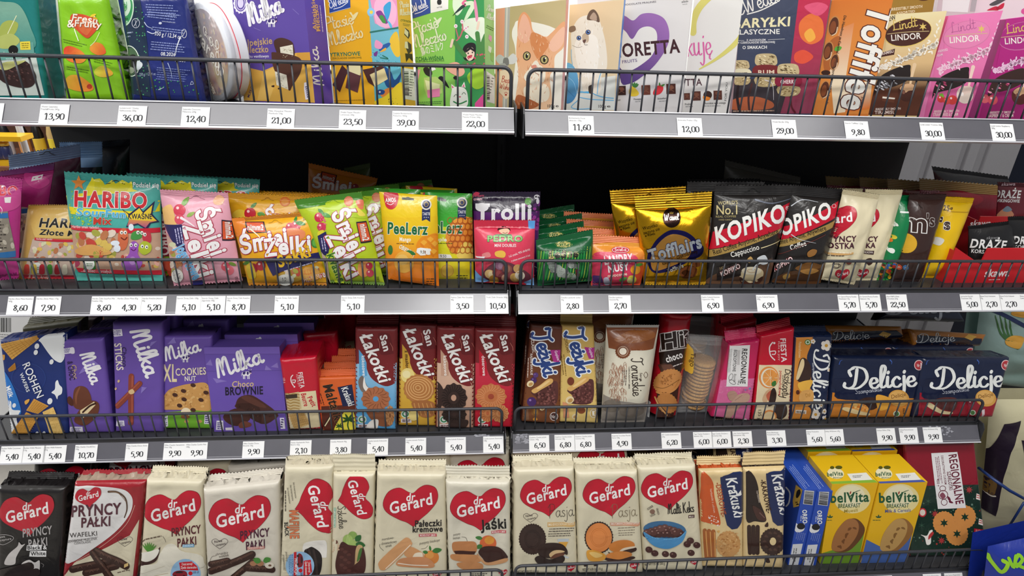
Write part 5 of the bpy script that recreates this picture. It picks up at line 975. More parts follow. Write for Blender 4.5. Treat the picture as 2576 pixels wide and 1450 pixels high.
a = J(G(('#b48a3e', '#d8b86a', 300, 600, 300, 800), 205, 600, 600, 595, 600, 840, 270, 840), G('#c9b3a4', 250, 850, 610, 850, 680, 1130, 190, 1130), gums([260, 880, 640, 880, 640, 1040, 220, 1040], 46, 9), T('HARIBO', 298, 758, 700, 768, 66, '#191613', .05, .2, '#f2ead8', ow=.03), T('Złote Misie', 298, 815, 680, 835, 40, '#191613', .04, .2, '#f2ead8', ow=.02), G('#c8283a', 268, 838, 620, 850, 620, 870, 265, 858), T('Haribo smak radości', 280, 855, 400, 858, 14, '#f2dada', .02), G('#c8283a', 178, 1120, 690, 1125, 700, 1155, 172, 1150), T('...dla dzieci i dorosłych', 205, 1145, 385, 1148, 22, '#f2e8d8', .02), G('#2f8a3a', 238, 1040, 330, 1040, 335, 1110, 240, 1110), E('#f0f3ec', 285, 1070, 38, 40), fine('#3a6a3a', 262, 1062, 310, 1062, 2, 14, 6))
for k, cc in enumerate(('#d84a3c', '#e0c050', '#c8283a', '#4a9a3a', '#b82a34', '#e8e0c8')):
    x = 205+58*k; a += B(cc, x-18, 1115, x-20, 1070, x-10, 1045, x+14, 1045, x+20, 1075, x+18, 1115, n=3)
sbag('gold bag of gummy bears partly behind the turquoise bag', [215, 592, 600, 592, 705, 1200, 142, 1205], B1, '2L', a, '#c6a25a', y0=.062, lean=8, s=(.035, .05), mat='film', sc='#b9924a')
# turquoise sour mix
GB = ('#d8704a', '#4a9a4a', '#c83a4a', '#a05ac0', '#b8c83a')
a = J(G('#eadd2a', 500, 520, 640, 500, 700, 380, 760, 470, 850, 400, 900, 480, 1000, 410, 1010, 470, 1220, 540, 1215, 640, 540, 660), G('#52b0a6', 490, 430, 620, 470, 580, 530, 1220, 470, 1222, 560, 1180, 640, 520, 600), star('#e08a3a', 600, 425, 60, 26), G('#d9cf2a', 720, 395, 760, 390, 800, 440, 850, 400, 880, 430, 930, 400, 1000, 440, 960, 490, 720, 480), dots(['#c8d42a', '#8ac84a'], 60, [520, 480, 700, 470, 700, 740, 540, 740], 4, 7, 3),
      hole(880, 425, 70), T('Podziel się', 1012, 455, 1210, 462, 36, '#f0f6f4', .04, 0, '#2a5a5a', ow=.03), T('HARIBO', 568, 600, 1118, 615, 112, '#d2232f', .075, 0, '#fbf3ee', ow=.06), T('SourFun', 582, 668, 955, 690, 52, '#5ab4dc', .06, .06, '#eaf4f4', ow=.04), T('Mix', 712, 738, 850, 738, 50, '#c83a2a', .05, .06, '#f6e0c8', ow=.03),
      G('#26264e', 930, 620, 985, 660, 1060, 600, 1090, 640, 1180, 560, 1160, 660, 1215, 720, 1150, 730, 1120, 780, 1050, 740, 960, 760, 985, 700), G('#f0d23a', 945, 635, 990, 672, 1062, 615, 1092, 655, 1162, 590, 1148, 665, 1195, 712, 985, 705), G(('#e8a03c', '#a83a8a', 1050, 690, 1050, 770), 985, 700, 1195, 712, 1140, 725, 1110, 765, 1050, 730, 970, 750), T('KWAŚNE', 978, 697, 1158, 697, 38, '#1f1f44', .035),
      G('#d0273a', 540, 742, 1220, 762, 1222, 798, 545, 775), T('Haribo smak radości...', 550, 764, 770, 772, 20, '#f4dede', .02), G('#caa58c', 548, 780, 1222, 800, 1230, 1100, 578, 1075), gums([560, 800, 860, 800, 870, 1000, 600, 1000], 40, 3, (22, 46)), gums([860, 1000, 1200, 900, 1210, 1080, 900, 1080], 26, 4, (14, 26)), B('#e0a860', 580, 930, 700, 890, 840, 940, 820, 970, 620, 970))
a += J(B(GB[0], 900, 870, 905, 800, 945, 765, 975, 800, 975, 880, 950, 930, 910, 930), B(GB[1], 1000, 850, 1010, 800, 1060, 785, 1095, 810, 1060, 850), B(GB[2], 1085, 830, 1100, 790, 1145, 800, 1150, 870, 1100, 870), B(GB[3], 985, 960, 990, 890, 1025, 865, 1060, 900, 1050, 960, 1085, 1030, 1040, 1090, 965, 1090, 925, 1030), E('#b98ad0', 1012, 1015, 26, 32), B(GB[4], 1060, 900, 1100, 865, 1150, 890, 1150, 940, 1100, 970, 1060, 940))
for x, y in ((928, 800), (955, 800), (1052, 800), (1082, 803), (1105, 815), (1000, 895), (1035, 895), (1085, 905), (1118, 910)): a += E('#fbfbf6', x, y, 12, 14)+E('#20201c', x+2, y+2, 5, 6)
a += J(L('#7a2a1a', 9, 925, 840, 950, 855, 968, 838), L('#6a1f6a', 7, 1000, 925, 1020, 938, 1036, 924), E('#e8f0fa', 1000, 760, 20, 26), E('#e8f0fa', 880, 880, 34, 20), E('#e8f0fa', 895, 920, 26, 28), G('#d0273a', 580, 1065, 1232, 1085, 1236, 1120, 600, 1100), T('...dla dzieci i dorosłych', 620, 1098, 850, 1108, 24, '#f4dede', .02), G('#2f8a3a', 638, 1005, 728, 1005, 730, 1080, 642, 1080), E('#f2f6ee', 684, 1040, 40, 42), fine('#3a6a3a', 660, 1035, 710, 1035, 2, 14, 6), G('#58b4a8', 600, 1105, 1238, 1122, 1242, 1168, 580, 1165), B('#a83a5a', 560, 1030, 590, 1005, 610, 1040, 580, 1065))
sb, _ = sbag('turquoise bag of sour gummies with a red outlined white brand and cartoon jellies', [485, 337, 1218, 385, 1240, 1170, 575, 1168], B1, '2L', a, '#4fb0a6', lean=9, s=(.04, .07), sc='#41a198', t=.036)
rows_behind(sb, ['turquoise bag right behind the front turquoise sour bag', 'third turquoise bag back, showing at the right of its file'], dy=[.04, .075], dx=[.07, .125], dz=0, sz=.93, group='turquoise sour bags')
a = J(dots(['#d83a2a', '#e85a3a'], 8, [1190, 1000, 1310, 1000, 1310, 1150, 1190, 1150], 26, 44, 2), G('#8a1f34', 1180, 640, 1310, 640, 1320, 980, 1190, 980), T('HARIBO', 1200, 660, 1212, 975, 76, '#f3e6e0', .05, 0, '#c8283a', ow=.03), leaf('#1f4a14', 960, 1180, 130, -10), leaf('#1f4a14', 1000, 1190, 110, 190))
sbag('green and red strawberry gummy bag mostly hidden behind the turquoise bag', [1010, 600, 1300, 600, 1318, 1200, 745, 1205], B1, '2L', a, '#86b82e', y0=.075, lean=8)
# jelly bags with big white sideways lettering
def smv(p1, p2, h1, h2): return J(T('Śmiej', *p1, h1, '#f7f4f4', .075, 0, '#b32444', ow=.055), T('Żelki', *p2, h2, '#f7f4f4', .075, 0, '#b32444', ow=.055))
def nimm(x0, y0, x1, y1, x2, y2, x3, y3, p): return J(G('#2a1a2a', x0, y0, x1, y1, x2, y2, x3, y3), G('#df5a32', x0*.93+x2*.07, y0*.93+y2*.07, x1*.93+x3*.07, y1*.93+y3*.07, x2*.93+x0*.07, y2*.93+y0*.07, x3*.93+x1*.07, y3*.93+y1*.07), T('nimm2', *p, '#f6f0ec', .05, 0, '#3a1a2a', ow=.03))
CH = lambda x, y, r, c='#d8324a': J(berry(c, x-r*.6, y, r), berry(c, x+r*.7, y+r*.5, r))
a = J(B('#f2c27a', 1235, 620, 1300, 590, 1330, 680, 1340, 760, 1270, 760, 1235, 690), leaf('#7aa84a', 1380, 600, 90, -50), leaf('#9ab85a', 1420, 680, 70, -30), berry('#d8425a', 1365, 630, 46), berry('#e0566a', 1365, 700, 38), B('#efb48a', 1620, 560, 1660, 515, 1705, 540, 1690, 585, 1640, 590), smv((1480, 640, 1600, 985), (1385, 750, 1508, 1150), 135, 130), nimm(1685, 703, 1765, 710, 1790, 860, 1690, 862, (1712, 722, 1722, 845, 52)),
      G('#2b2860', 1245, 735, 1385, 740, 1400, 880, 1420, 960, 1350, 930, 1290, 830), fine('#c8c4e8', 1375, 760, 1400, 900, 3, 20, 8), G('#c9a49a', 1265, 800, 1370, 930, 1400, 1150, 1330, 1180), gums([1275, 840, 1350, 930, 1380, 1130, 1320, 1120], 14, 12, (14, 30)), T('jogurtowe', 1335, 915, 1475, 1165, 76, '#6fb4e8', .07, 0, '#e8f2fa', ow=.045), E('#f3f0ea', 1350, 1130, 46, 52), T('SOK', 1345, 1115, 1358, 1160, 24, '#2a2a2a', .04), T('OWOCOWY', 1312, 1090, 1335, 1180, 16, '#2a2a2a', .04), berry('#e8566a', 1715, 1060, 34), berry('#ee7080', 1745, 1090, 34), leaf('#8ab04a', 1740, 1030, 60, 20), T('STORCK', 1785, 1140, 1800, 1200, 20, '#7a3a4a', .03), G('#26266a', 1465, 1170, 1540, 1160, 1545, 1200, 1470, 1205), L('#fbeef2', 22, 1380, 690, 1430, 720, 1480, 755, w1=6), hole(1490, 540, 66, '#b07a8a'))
sbag('pink jelly bag with white sideways lettering and cherries', [1212, 474, 1728, 500, 1845, 1203, 1325, 1238], B1, '2L', a, '#eba9bb', lean=8, s=(.03, .06), t=.036)
a = J(B('#f6d84a', 90, 520, 140, 485, 200, 500, 200, 560, 100, 560), berry('#c81f34', 245, 520, 52), leaf('#4a8a2a', 250, 470, 70, -40), leaf('#5a9a34', 310, 520, 80, 20, .6), E('#e8782a', 555, 415, 46, 42), E('#f2a04a', 555, 418, 34, 30), T('Śmiej', 365, 585, 700, 640, 110, '#f7f4f4', .07, 0, '#b32444', ow=.05), hole(400, 400, 56, '#b07a10'))
sy, _ = sbag('plain yellow topped jelly bag behind the front yellow one', [38, 338, 800, 372, 850, 1180, 165, 1170], B2, '2L', a, '#f2b41e', y0=.07, lean=9, s=(.03, .06), t=.03)
rows_behind(sy, ['second yellow jelly bag back in its file', 'third yellow jelly bag back in its file', 'fourth yellow jelly bag, deepest of the yellow file'], dy=[.035, .07, .105], dx=[.022, .03, .0], dz=0, sz=.93, group='yellow jelly bags')
a = J(B('#e8862a', 80, 570, 200, 570, 170, 700, 110, 720), nimm(198, 592, 370, 592, 398, 690, 222, 695, (222, 668, 365, 668, 50)), berry('#c82a4a', 600, 640, 38), berry('#d03a54', 655, 625, 42), B('#e88a5a', 560, 670, 640, 650, 730, 680, 720, 740, 620, 750), leaf('#3f8a34', 650, 600, 90, 10), leaf('#3f8a34', 640, 600, 60, -70), T('STORCK', 720, 580, 806, 575, 24, '#2a2a3a', .035), B('#d83a2a', 755, 552, 768, 540, 772, 555), E('#3f8a3a', 828, 780, 42, 48), E('#6ab04a', 828, 780, 28, 34),
      T('Śmiej', 165, 880, 585, 790, 150, '#f7f4f4', .08, .06, '#b32444', ow=.055), T('Żelki', 378, 902, 790, 850, 140, '#f7f4f4', .08, .06, '#b32444', ow=.055), G('#26245e', 380, 930, 480, 905, 870, 860, 885, 930, 530, 1035, 450, 1075), T('Sokki', 505, 1000, 790, 895, 100, '#f0c02a', .07, .1, '#3a2a5a', ow=.02), fine('#d8d4ec', 545, 1030, 850, 935, 1, 10, 10), berry('#a81f34', 268, 1010, 46), berry('#b82a3c', 340, 985, 44), B('#e8c83a', 210, 990, 260, 960, 300, 1080, 240, 1100), leaf('#4a8a2a', 240, 950, 70, 160),
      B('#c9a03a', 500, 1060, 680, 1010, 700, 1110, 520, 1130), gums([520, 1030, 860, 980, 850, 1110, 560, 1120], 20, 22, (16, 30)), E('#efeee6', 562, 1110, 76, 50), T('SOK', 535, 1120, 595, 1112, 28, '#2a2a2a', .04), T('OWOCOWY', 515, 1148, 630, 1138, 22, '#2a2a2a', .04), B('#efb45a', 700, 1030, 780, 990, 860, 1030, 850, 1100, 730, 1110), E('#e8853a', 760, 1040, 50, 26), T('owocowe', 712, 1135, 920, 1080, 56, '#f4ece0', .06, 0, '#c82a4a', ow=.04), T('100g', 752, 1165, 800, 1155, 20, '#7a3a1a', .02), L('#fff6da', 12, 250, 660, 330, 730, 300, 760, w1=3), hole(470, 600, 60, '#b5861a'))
sbag('front yellow juice jelly bag with a navy ribbon and cherries', [82, 566, 806, 506, 945, 1205, 236, 1205], B2, '2L', a, '#f0ae22', lean=7, s=(.04, .05), t=.038, sc='#e79a1c')
a = J(nimm(880, 145, 1020, 180, 1000, 260, 870, 225, (890, 205, 990, 235, 34)), T('Śmiej', 790, 285, 1140, 330, 90, '#f7f4f4', .07, 0, '#b32444', ow=.05), berry('#a81f34', 1180, 285, 30))
sbag('orange jelly bag lying askew high at the back of the shelf', [765, 72, 1378, 210, 1240, 720, 745, 660], B2, '2L', a, '#e08a24', y0=.23, lean=6, s=(.03, .06))
sbag('dull green bag tilted behind the orange one at the back', [1080, 120, 1310, 72, 1330, 700, 1090, 700], B2, '2L', (), '#6a7a4a', y0=.31, lean=4)
a = J(B('#4a8a2a', 640, 405, 1230, 330, 1250, 420, 940, 440, 660, 480), B('#b8d22a', 915, 440, 960, 405, 1060, 400, 1240, 420, 1300, 560, 1000, 520), E('#e0825a', 1122, 412, 42, 46), E('#ee9a78', 1122, 412, 30, 34), B('#e87a5a', 1185, 410, 1250, 400, 1250, 480, 1210, 470), B('#f0dc5a', 1190, 460, 1270, 530, 1240, 545, 1205, 530), berry('#c82a4a', 860, 555, 44), berry('#d03a5a', 880, 640, 40), dots(['#e06a80'], 20, [820, 520, 910, 520, 920, 670, 840, 660], 5, 8, 2), leaf('#5aa04a', 880, 520, 90, 20), leaf('#3f8a3a', 850, 480, 70, 40), B('#e8d83a', 850, 680, 900, 670, 890, 720, 850, 720), G('#26245e', 845, 720, 920, 680, 950, 830, 935, 900, 880, 880), fine('#c8c4e8', 905, 730, 925, 860, 2, 22, 9),
      smv((965, 520, 1140, 900), (915, 720, 1110, 1115), 150, 150), nimm(1188, 595, 1280, 585, 1330, 770, 1230, 785, (1222, 620, 1250, 765, 56)), G('#c8dc2a', 925, 880, 960, 870, 1000, 900, 1000, 1000, 1075, 1070, 1080, 1140, 1000, 1130, 940, 1020), T('kwasne', 930, 890, 1035, 1140, 70, '#3f7a1f', .06, 0, '#e8f0a0', ow=.04), E('#f0a058', 1255, 1010, 52, 80), berry('#c8304a', 1305, 985, 32), berry('#d04058', 1312, 1050, 34), G('#c8b0a0', 880, 860, 935, 930, 960, 1140, 920, 1040), T('STORCK', 1368, 1085, 1380, 1130, 18, '#3a5a1a', .03), hole(985, 420, 66, '#7a9a1a'))
sg, _ = sbag('green and yellow sour jelly bag leaning, with raspberries', [636, 402, 1232, 327, 1445, 1176, 958, 1152], B2, '2L', a, '#b9cf28', lean=8, s=(.035, .06), t=.036, sc='#7fa83a')
rows_behind(sg, ['second green sour jelly bag, its right edge showing beside the front one', 'green jelly bag standing deep behind the green front bag', 'deepest green jelly bag of its file'], dy=[.035, .12, .17], dx=[.038, .045, .1], dz=0, sz=[.97, .86, .82], group='green sour jelly bags')
# stand-up pouches
def pouch(label, q, z, art, c, **k): return sbag(label, q, z, '2L', art, c, s=(.0, .0), t=.03, **k)
PW = lambda x0, y0, x1, y1, h: T('PeeLerz', x0, y0, x1, y1, h, '#1f6a3a', .05, 0, '#f8f8f0', ow=.075)
def medal(x, y): return J(G('#24305e', x-38, y+40, x+36, y+40, x+36, y+160, x, y+135, x-40, y+150), E('#e8e4d8', x, y, 48, 50), E('#24305e', x, y, 36, 38), E('#c8a850', x, y-2, 22, 24), E('#24305e', x, y, 16, 18), T('TASTE', x-34, y+98, x+34, y+98, 24, '#f0f0f4', .04), star('#d8d8e4', x-18, y+118, 7, 3), star('#d8d8e4', x, y+118, 7, 3), star('#d8d8e4', x+18, y+118, 7, 3))
a = J(G(('#f2c81c', '#f5962a', 400, 640, 430, 900), 120, 520, 660, 520, 668, 1190, 200, 1130), G(('#f59a2a', '#f47f16', 400, 900, 430, 1100), 160, 880, 665, 900, 672, 1190, 200, 1140), B('#d0273a', 172, 300, 292, 312, 290, 400, 270, 440, 235, 460, 195, 445, 175, 400, n=4), G('#d0273a', 172, 300, 292, 312, 290, 380, 174, 370), T('AMOS', 180, 395, 275, 390, 36, '#f7f0ee', .05), L('#f7f0ee', 6, 195, 405, 228, 418, 255, 402), medal(552, 415), PW(200, 680, 565, 690, 100), T('Mango', 308, 750, 412, 752, 36, '#fff6e0', .05), fine('#8a5a10', 280, 768, 442, 772, 1, 10, 8), T('OBIERZ JĄ', 300, 810, 440, 890, 36, '#fff4dc', .05, 0, '#2f6a34', ow=.03), leaf('#2f7a3a', 370, 840, 90, 20), G('#2a2a20', 330, 350, 365, 352, 385, 345, 410, 355, 440, 360, 440, 378, 330, 370), E('#3f7a34', 225, 830, 22, 44), E('#f6b84a', 350, 940, 90, 100), E('#f8c86a', 335, 920, 54, 50), B('#f0941e', 460, 800, 500, 720, 560, 700, 660, 690, 666, 900, 520, 900), fine('#5a3a10', 550, 1090, 635, 1090, 4, 22, 9, 2), fine('#5a3a10', 225, 1090, 335, 1130, 1, 20, 8))
for x, y in ((530, 770), (590, 740), (630, 780), (560, 840), (620, 850)): a += G('#f8b43c', x-32, y-10, x, y-34, x+32, y-12, x+2, y+20)+G('#e8861e', x-32, y-10, x+2, y+20, x+2, y+46, x-30, y+16)
pm, _ = pouch('yellow and orange mango pouch with an oval sticker', [122, 300, 652, 337, 668, 1182, 205, 1120], B3, a, '#f3cf1d', lean=9, wr=.001)
pm['label'] = 'yellow mango stand-up pouch with a small white price sticker'
sticker('price_sticker', pm, _, J(G('#f3f3ee', 470, 815, 500, 808, 590, 818, 608, 845, 590, 872, 500, 880, 462, 850), T('9.50', 498, 860, 548, 862, 26, '#333', .01)), 'small white price sticker', z=B3)
a = J(G('#3fae34', 540, 300, 980, 310, 985, 620, 540, 620), G(('#cddc2a', '#f0dc28', 700, 620, 760, 1000), 540, 600, 985, 610, 990, 1170, 540, 1190), B('#4a8a2a', 900, 420, 960, 340, 985, 420, 985, 560, 920, 560), E(('#f0a03c', '#d8722a', 760, 600, 980, 860), 880, 700, 150, 180, 20), medal(878, 398), PW(520, 672, 880, 678, 100), T('Pineapple', 520, 745, 738, 752, 34, '#f6f4dc', .05), fine('#5a6a10', 640, 765, 790, 768, 1, 10, 8), B('#f6d868', 830, 890, 905, 755, 985, 810, 985, 930), G('#eeeeec', 660, 865, 770, 872, 790, 905, 650, 905), T('9.50', 680, 900, 735, 900, 26, '#333'), B('#f0c84a', 680, 1010, 740, 960, 800, 1000, 790, 1060, 700, 1080), ring('#d8983a', 4, 745, 1020, 55, 55), fine('#5a5a10', 825, 1060, 945, 1060, 4, 22, 9, 3), G('#2a2a20', 650, 350, 690, 350, 735, 372, 735, 390, 660, 380))
for i in range(5):
    for j in range(6): a += ring('#b8561e', 5, 770+i*46+(j % 2)*23, 560+j*54, 24, 28, 20)
pp, _ = pouch('green and yellow pineapple pouch behind the mango one', [540, 305, 968, 318, 985, 1162, 545, 1180], B3, a, '#e6e02c', y0=.062, lean=9, wr=.001)
rows_behind(pm, ['yellow mango pouch right behind the pineapple pouch', 'mango pouch at the back of its file'], dy=[.07, .12], dx=[.056, .03], dz=0, sz=[.86, .84], group='mango pouches')
rows_behind(pp, ['green topped pouch showing left of the front mango pouch', 'green topped pouch deep behind the mango pouch'], dy=[.03, .085], dx=[-.085, -.03], dz=0, sz=[.98, .86], group='pineapple pouches')
a = J(G('#2a1c38', 970, 300, 1600, 300, 1600, 470, 970, 470), dots(['#7a2a8a', '#a03a9a', '#5a2a6a'], 40, [1400, 400, 1590, 380, 1590, 640, 1500, 640], 6, 22, 6), T('Strawberry', 975, 352, 1080, 345, 26, '#e05a7a', .04), T('cream', 985, 378, 1060, 375, 24, '#f0b8c8', .04), B('#d83a5a', 980, 320, 1010, 300, 1040, 315, 1010, 335), T('Trolli', 1000, 552, 1512, 552, 140, '#f4f2f6', .13), E('#f4f2f6', 1060, 440, 60, 40), E('#5aa83a', 1480, 388, 30, 32), E('#ece8f0', 1560, 345, 26, 20), E('#ece8f0', 1568, 385, 14, 26), E('#1a1420', 1553, 345, 8), G('#8a2a8a', 975, 470, 1600, 560, 1560, 640, 975, 560)[:0], L('#e8e4f0', 8, 1540, 980, 1570, 1000, 1560, 1020), L('#d8d0e8', 8, 1530, 1060, 1560, 1080, 1540, 1100), hole(1250, 320, 64, '#0e0a14'))
sbag('purple bag with huge white lettering behind the small red bag', [975, 302, 1592, 302, 1560, 1160, 1000, 1140], B3, '2L', a, '#5c2470', y0=.075, lean=5, s=(.03, .06))
a = J(G('#c82a44', 985, 560, 1545, 560, 1545, 640, 985, 630), G('#5aa0e0', 1480, 562, 1545, 562, 1540, 635, 1485, 635), B('#f0c8a8', 1215, 660, 1250, 625, 1300, 630, 1310, 665, 1270, 690), B('#2a1a14', 1200, 650, 1230, 615, 1300, 620, 1320, 655, 1290, 635, 1240, 640), L('#8a2a1a', 5, 1250, 672, 1275, 678, 1292, 668), B('#2f7a34', 1180, 690, 1250, 685, 1330, 690, 1300, 710, 1200, 712), T('PEDRO', 1110, 752, 1430, 752, 52, '#7ac060', .05, 0, '#2a3a1c', ow=.06), T('MINI DOUBLES', 1175, 802, 1372, 802, 26, '#fbe8ea', .03), B('#e88a8a', 1060, 870, 1120, 850, 1140, 890, 1080, 900), B('#f0c050', 1180, 850, 1240, 835, 1275, 860, 1260, 900, 1190, 890), G('#f4f4f8', 1000, 885, 1090, 890, 1080, 905, 1010, 900), T('1x2 smaki, 90% słodyczy', 1310, 900, 1500, 830, 20, '#fbdfe4', .02), T('z sokiem owocowym 6 kcal', 1330, 940, 1500, 885, 18, '#fbdfe4', .02), B('#6a3040', 1060, 1060, 1150, 960, 1290, 940, 1420, 1000, 1500, 1060, 1460, 1110, 1150, 1120))
for x, y, c1, c2 in ((1130, 1050, '#e8c080', '#f3dca8'), (1170, 1100, '#c89030', '#d8a848'), (1200, 1040, '#8a2a34', '#a04048'), (1250, 1080, '#7a2028', '#e8b090'), (1310, 1060, '#8a3038', '#9a4048'), (1360, 1080, '#d0a050', '#e0b868'), (1405, 1060, '#e8dcc8', '#6a5040'), (1220, 970, '#8a5a78', '#a07890'), (1290, 1000, '#8a4a40', '#a06a58'), (1390, 1000, '#c89a60', '#d8b080')): a += E(c1, x, y, 46, 40, 20)+E(c2, x+8, y+2, 20, 28, 10)
a += J(G('#7ab0e6', 985, 1010, 1040, 1060, 1130, 1110, 1080, 1130, 1000, 1130), G('#7ab0e6', 1440, 1120, 1530, 1080, 1540, 1165, 1460, 1160), G('#b81f34', 1000, 1125, 1470, 1130, 1460, 1165, 1010, 1140))
sbag('small red jelly bag with a clear window at the bay gap', [985, 560, 1545, 560, 1532, 1165, 1000, 1135], B3, '2L', a, '#e0405c', lean=7, s=(.03, .11), t=.042, sc='#c8283f')
# right-hand bay
a = J(*[L(c, 9 if c != '#d8e04a' else 5, x, 800, x-50, 1110, sm=False) for x, c in zip(range(200, 720, 26), ['#2fa04a', '#d8e04a', '#55b84a', '#1f8a3a']*6)])
a = J(a, B('#0f5a30', 175, 735, 690, 645, 690, 800, 600, 860, 400, 830, 200, 830), G('#0e5a30', 190, 1100, 690, 1070, 690, 1130, 190, 1170), E('#d8c878', 425, 778, 80, 28), E('#0f5a30', 425, 778, 74, 23), T('Śnieżka', 372, 790, 480, 785, 28, '#e8e0a8', .03), T('Leśne', 290, 905, 560, 890, 70, '#1c1a14', .06, .15, '#c8b87a', ow=.03))
for k in range(16): a += E(('#8a948c', '#a8b0a8', '#6a746c', '#9aa49c')[k % 4], 310+(k*67) % 230, 950+(k*41) % 130, 34, 28, k*20)+L('#5a625a', 3, 290+(k*67) % 230, 955+(k*41) % 130, 325+(k*67) % 230, 945+(k*41) % 130)
a += J(leaf('#3f8a34', 420, 1090, 120, -20), dots(['#4a1f2a', '#6a2a34'], 12, [530, 1010, 580, 1010, 580, 1070, 530, 1070], 7, 11, 3))
sn, _ = sbag('small dark green herbal sweet bag with striped sides', [175, 742, 690, 645, 690, 1122, 190, 1168], B4, '2R', a, '#14703c', lean=10, s=(.03, .12), sc='#0f5530', t=.04)
rows_behind(sn, ['dark green bag right behind the small green herbal bag', 'dark green bag, third back in its file', 'darkest green bag, last visible in its file'], dy=[.05, .1, .16], dx=[-.006, .0, -.004], dz=0, sz=.97, group='green herbal sweet bags')
a = J(B(('#e8a03c', '#e0502c', 900, 780, 900, 1000), 640, 800, 1220, 780, 1150, 900, 1120, 1160, 680, 1160), B('#d83a5c', 690, 880, 860, 850, 1080, 880, 1100, 1000, 1000, 1160, 690, 1160), E('#c82a4a', 945, 830, 84, 34), E('#e8e0d8', 945, 830, 78, 28), E('#c82a4a', 945, 830, 72, 23), T('Śnieżka', 892, 842, 998, 838, 28, '#f6e8e8', .03), T('LANDRY', 800, 965, 1058, 940, 76, '#f6d8dc', .06, 0, '#a81f3f', ow=.02), T('NUSY', 835, 1035, 1025, 1010, 60, '#f6eef0', .07, 0, '#a81f3f', ow=.02), T('owocowe', 828, 1080, 1005, 1060, 28, '#f8e0d0', .04), G('#4a2a6a', 690, 1060, 770, 1065, 790, 1150, 690, 1155), B('#c8c4d8', 790, 1090, 830, 1080, 850, 1140, 800, 1145), E('#f0a02a', 1080, 1010, 46, 42), E('#e8d84a', 1050, 1100, 40, 38), E('#f6ec9a', 1030, 1110, 26, 24), E('#d83a3a', 990, 1130, 18), leaf('#4a9a3a', 930, 1110, 80, -20), leaf('#5aa83a', 1080, 970, 70, -10))
so, _ = sbag('small orange and pink fruit sweet bag', [690, 690, 1222, 722, 1125, 1152, 675, 1156], B4, '2R', a, '#f0a25c', lean=10, s=(.03, .2), sc='#ee8a58', t=.04)
rows_behind(so, ['orange bag right behind the small orange and pink one', 'third orange bag back in its file', 'deepest orange bag of its file'], dy=[.04, .085, .13], dx=[-.018, -.03, -.028], dz=0, sz=[.98, .97, .96], group='orange fruit sweet bags')
a = J(E('#32201c', 1412, 535, 82, 92), S('Wawel', 1348, 560, 1478, 552, 62, '#f4efe8', .1), G('#e8c060', 1392, 500, 1396, 480, 1405, 492, 1412, 478, 1418, 492, 1428, 482, 1426, 502), T('Wszystko', 1150, 650, 1285, 615, 30, '#3a2a14', .01), T('zaczyna się', 1155, 690, 1305, 650, 26, '#3a2a14', .01), T('w Wawelu', 1170, 715, 1262, 690, 26, '#3a2a14', .01), B('#2d2a6a', 1190, 880, 1230, 800, 1290, 720, 1400, 650, 1530, 660, 1620, 720, 1640, 770, 1700, 800, 1680, 880, 1560, 940, 1400, 1020, 1260, 1040, 1200, 980), B('#e8a850', 1225, 880, 1300, 760, 1400, 690, 1510, 700, 1590, 760, 1560, 900, 1350, 1000, 1240, 1010), T('Tofflairs', 1212, 945, 1690, 805, 112, '#eef4fa', .085, .05, '#262a68', ow=.05), T('czekoladowy', 1460, 910, 1650, 855, 34, '#3a2212', .02), T('karmel', 1330, 968, 1425, 935, 32, '#3a2212', .02), E('#26266a', 1300, 965, 66, 30, -20)[:0], T('Tofflairs', 1375, 1040, 1520, 985, 34, '#f2f0ea', .05, 0, '#26266a', ow=.03), B('#9a5a34', 1480, 1020, 1560, 975, 1640, 1000, 1620, 1070, 1520, 1090), B('#5a3018', 1500, 1040, 1540, 1010, 1590, 1040, 1550, 1070), B('#a8643a', 1590, 930, 1650, 920, 1670, 970, 1620, 985), hole(1440, 390, 80, '#8a6a10'))
sgd, _ = sbag('shiny gold toffee bag with a round dark brand disc', [1072, 338, 1785, 298, 1722, 1150, 1158, 1152], B4, '2R', a, '#d9a41e', lean=8, s=(.04, .15), sc='#d0a22a', mat='foil', mats2='film', t=.042, wr=.003)
rows_behind(sgd, ['second gold toffee bag showing behind the left edge of the front one'], dy=.03, dx=-.034, group='gold toffee bags')
def kop(q, z, nm, art): return sbag(nm, q, z, '2R', art, '#231f1e', lean=9, s=(.03, .1), sc='#2a2829', t=.036)
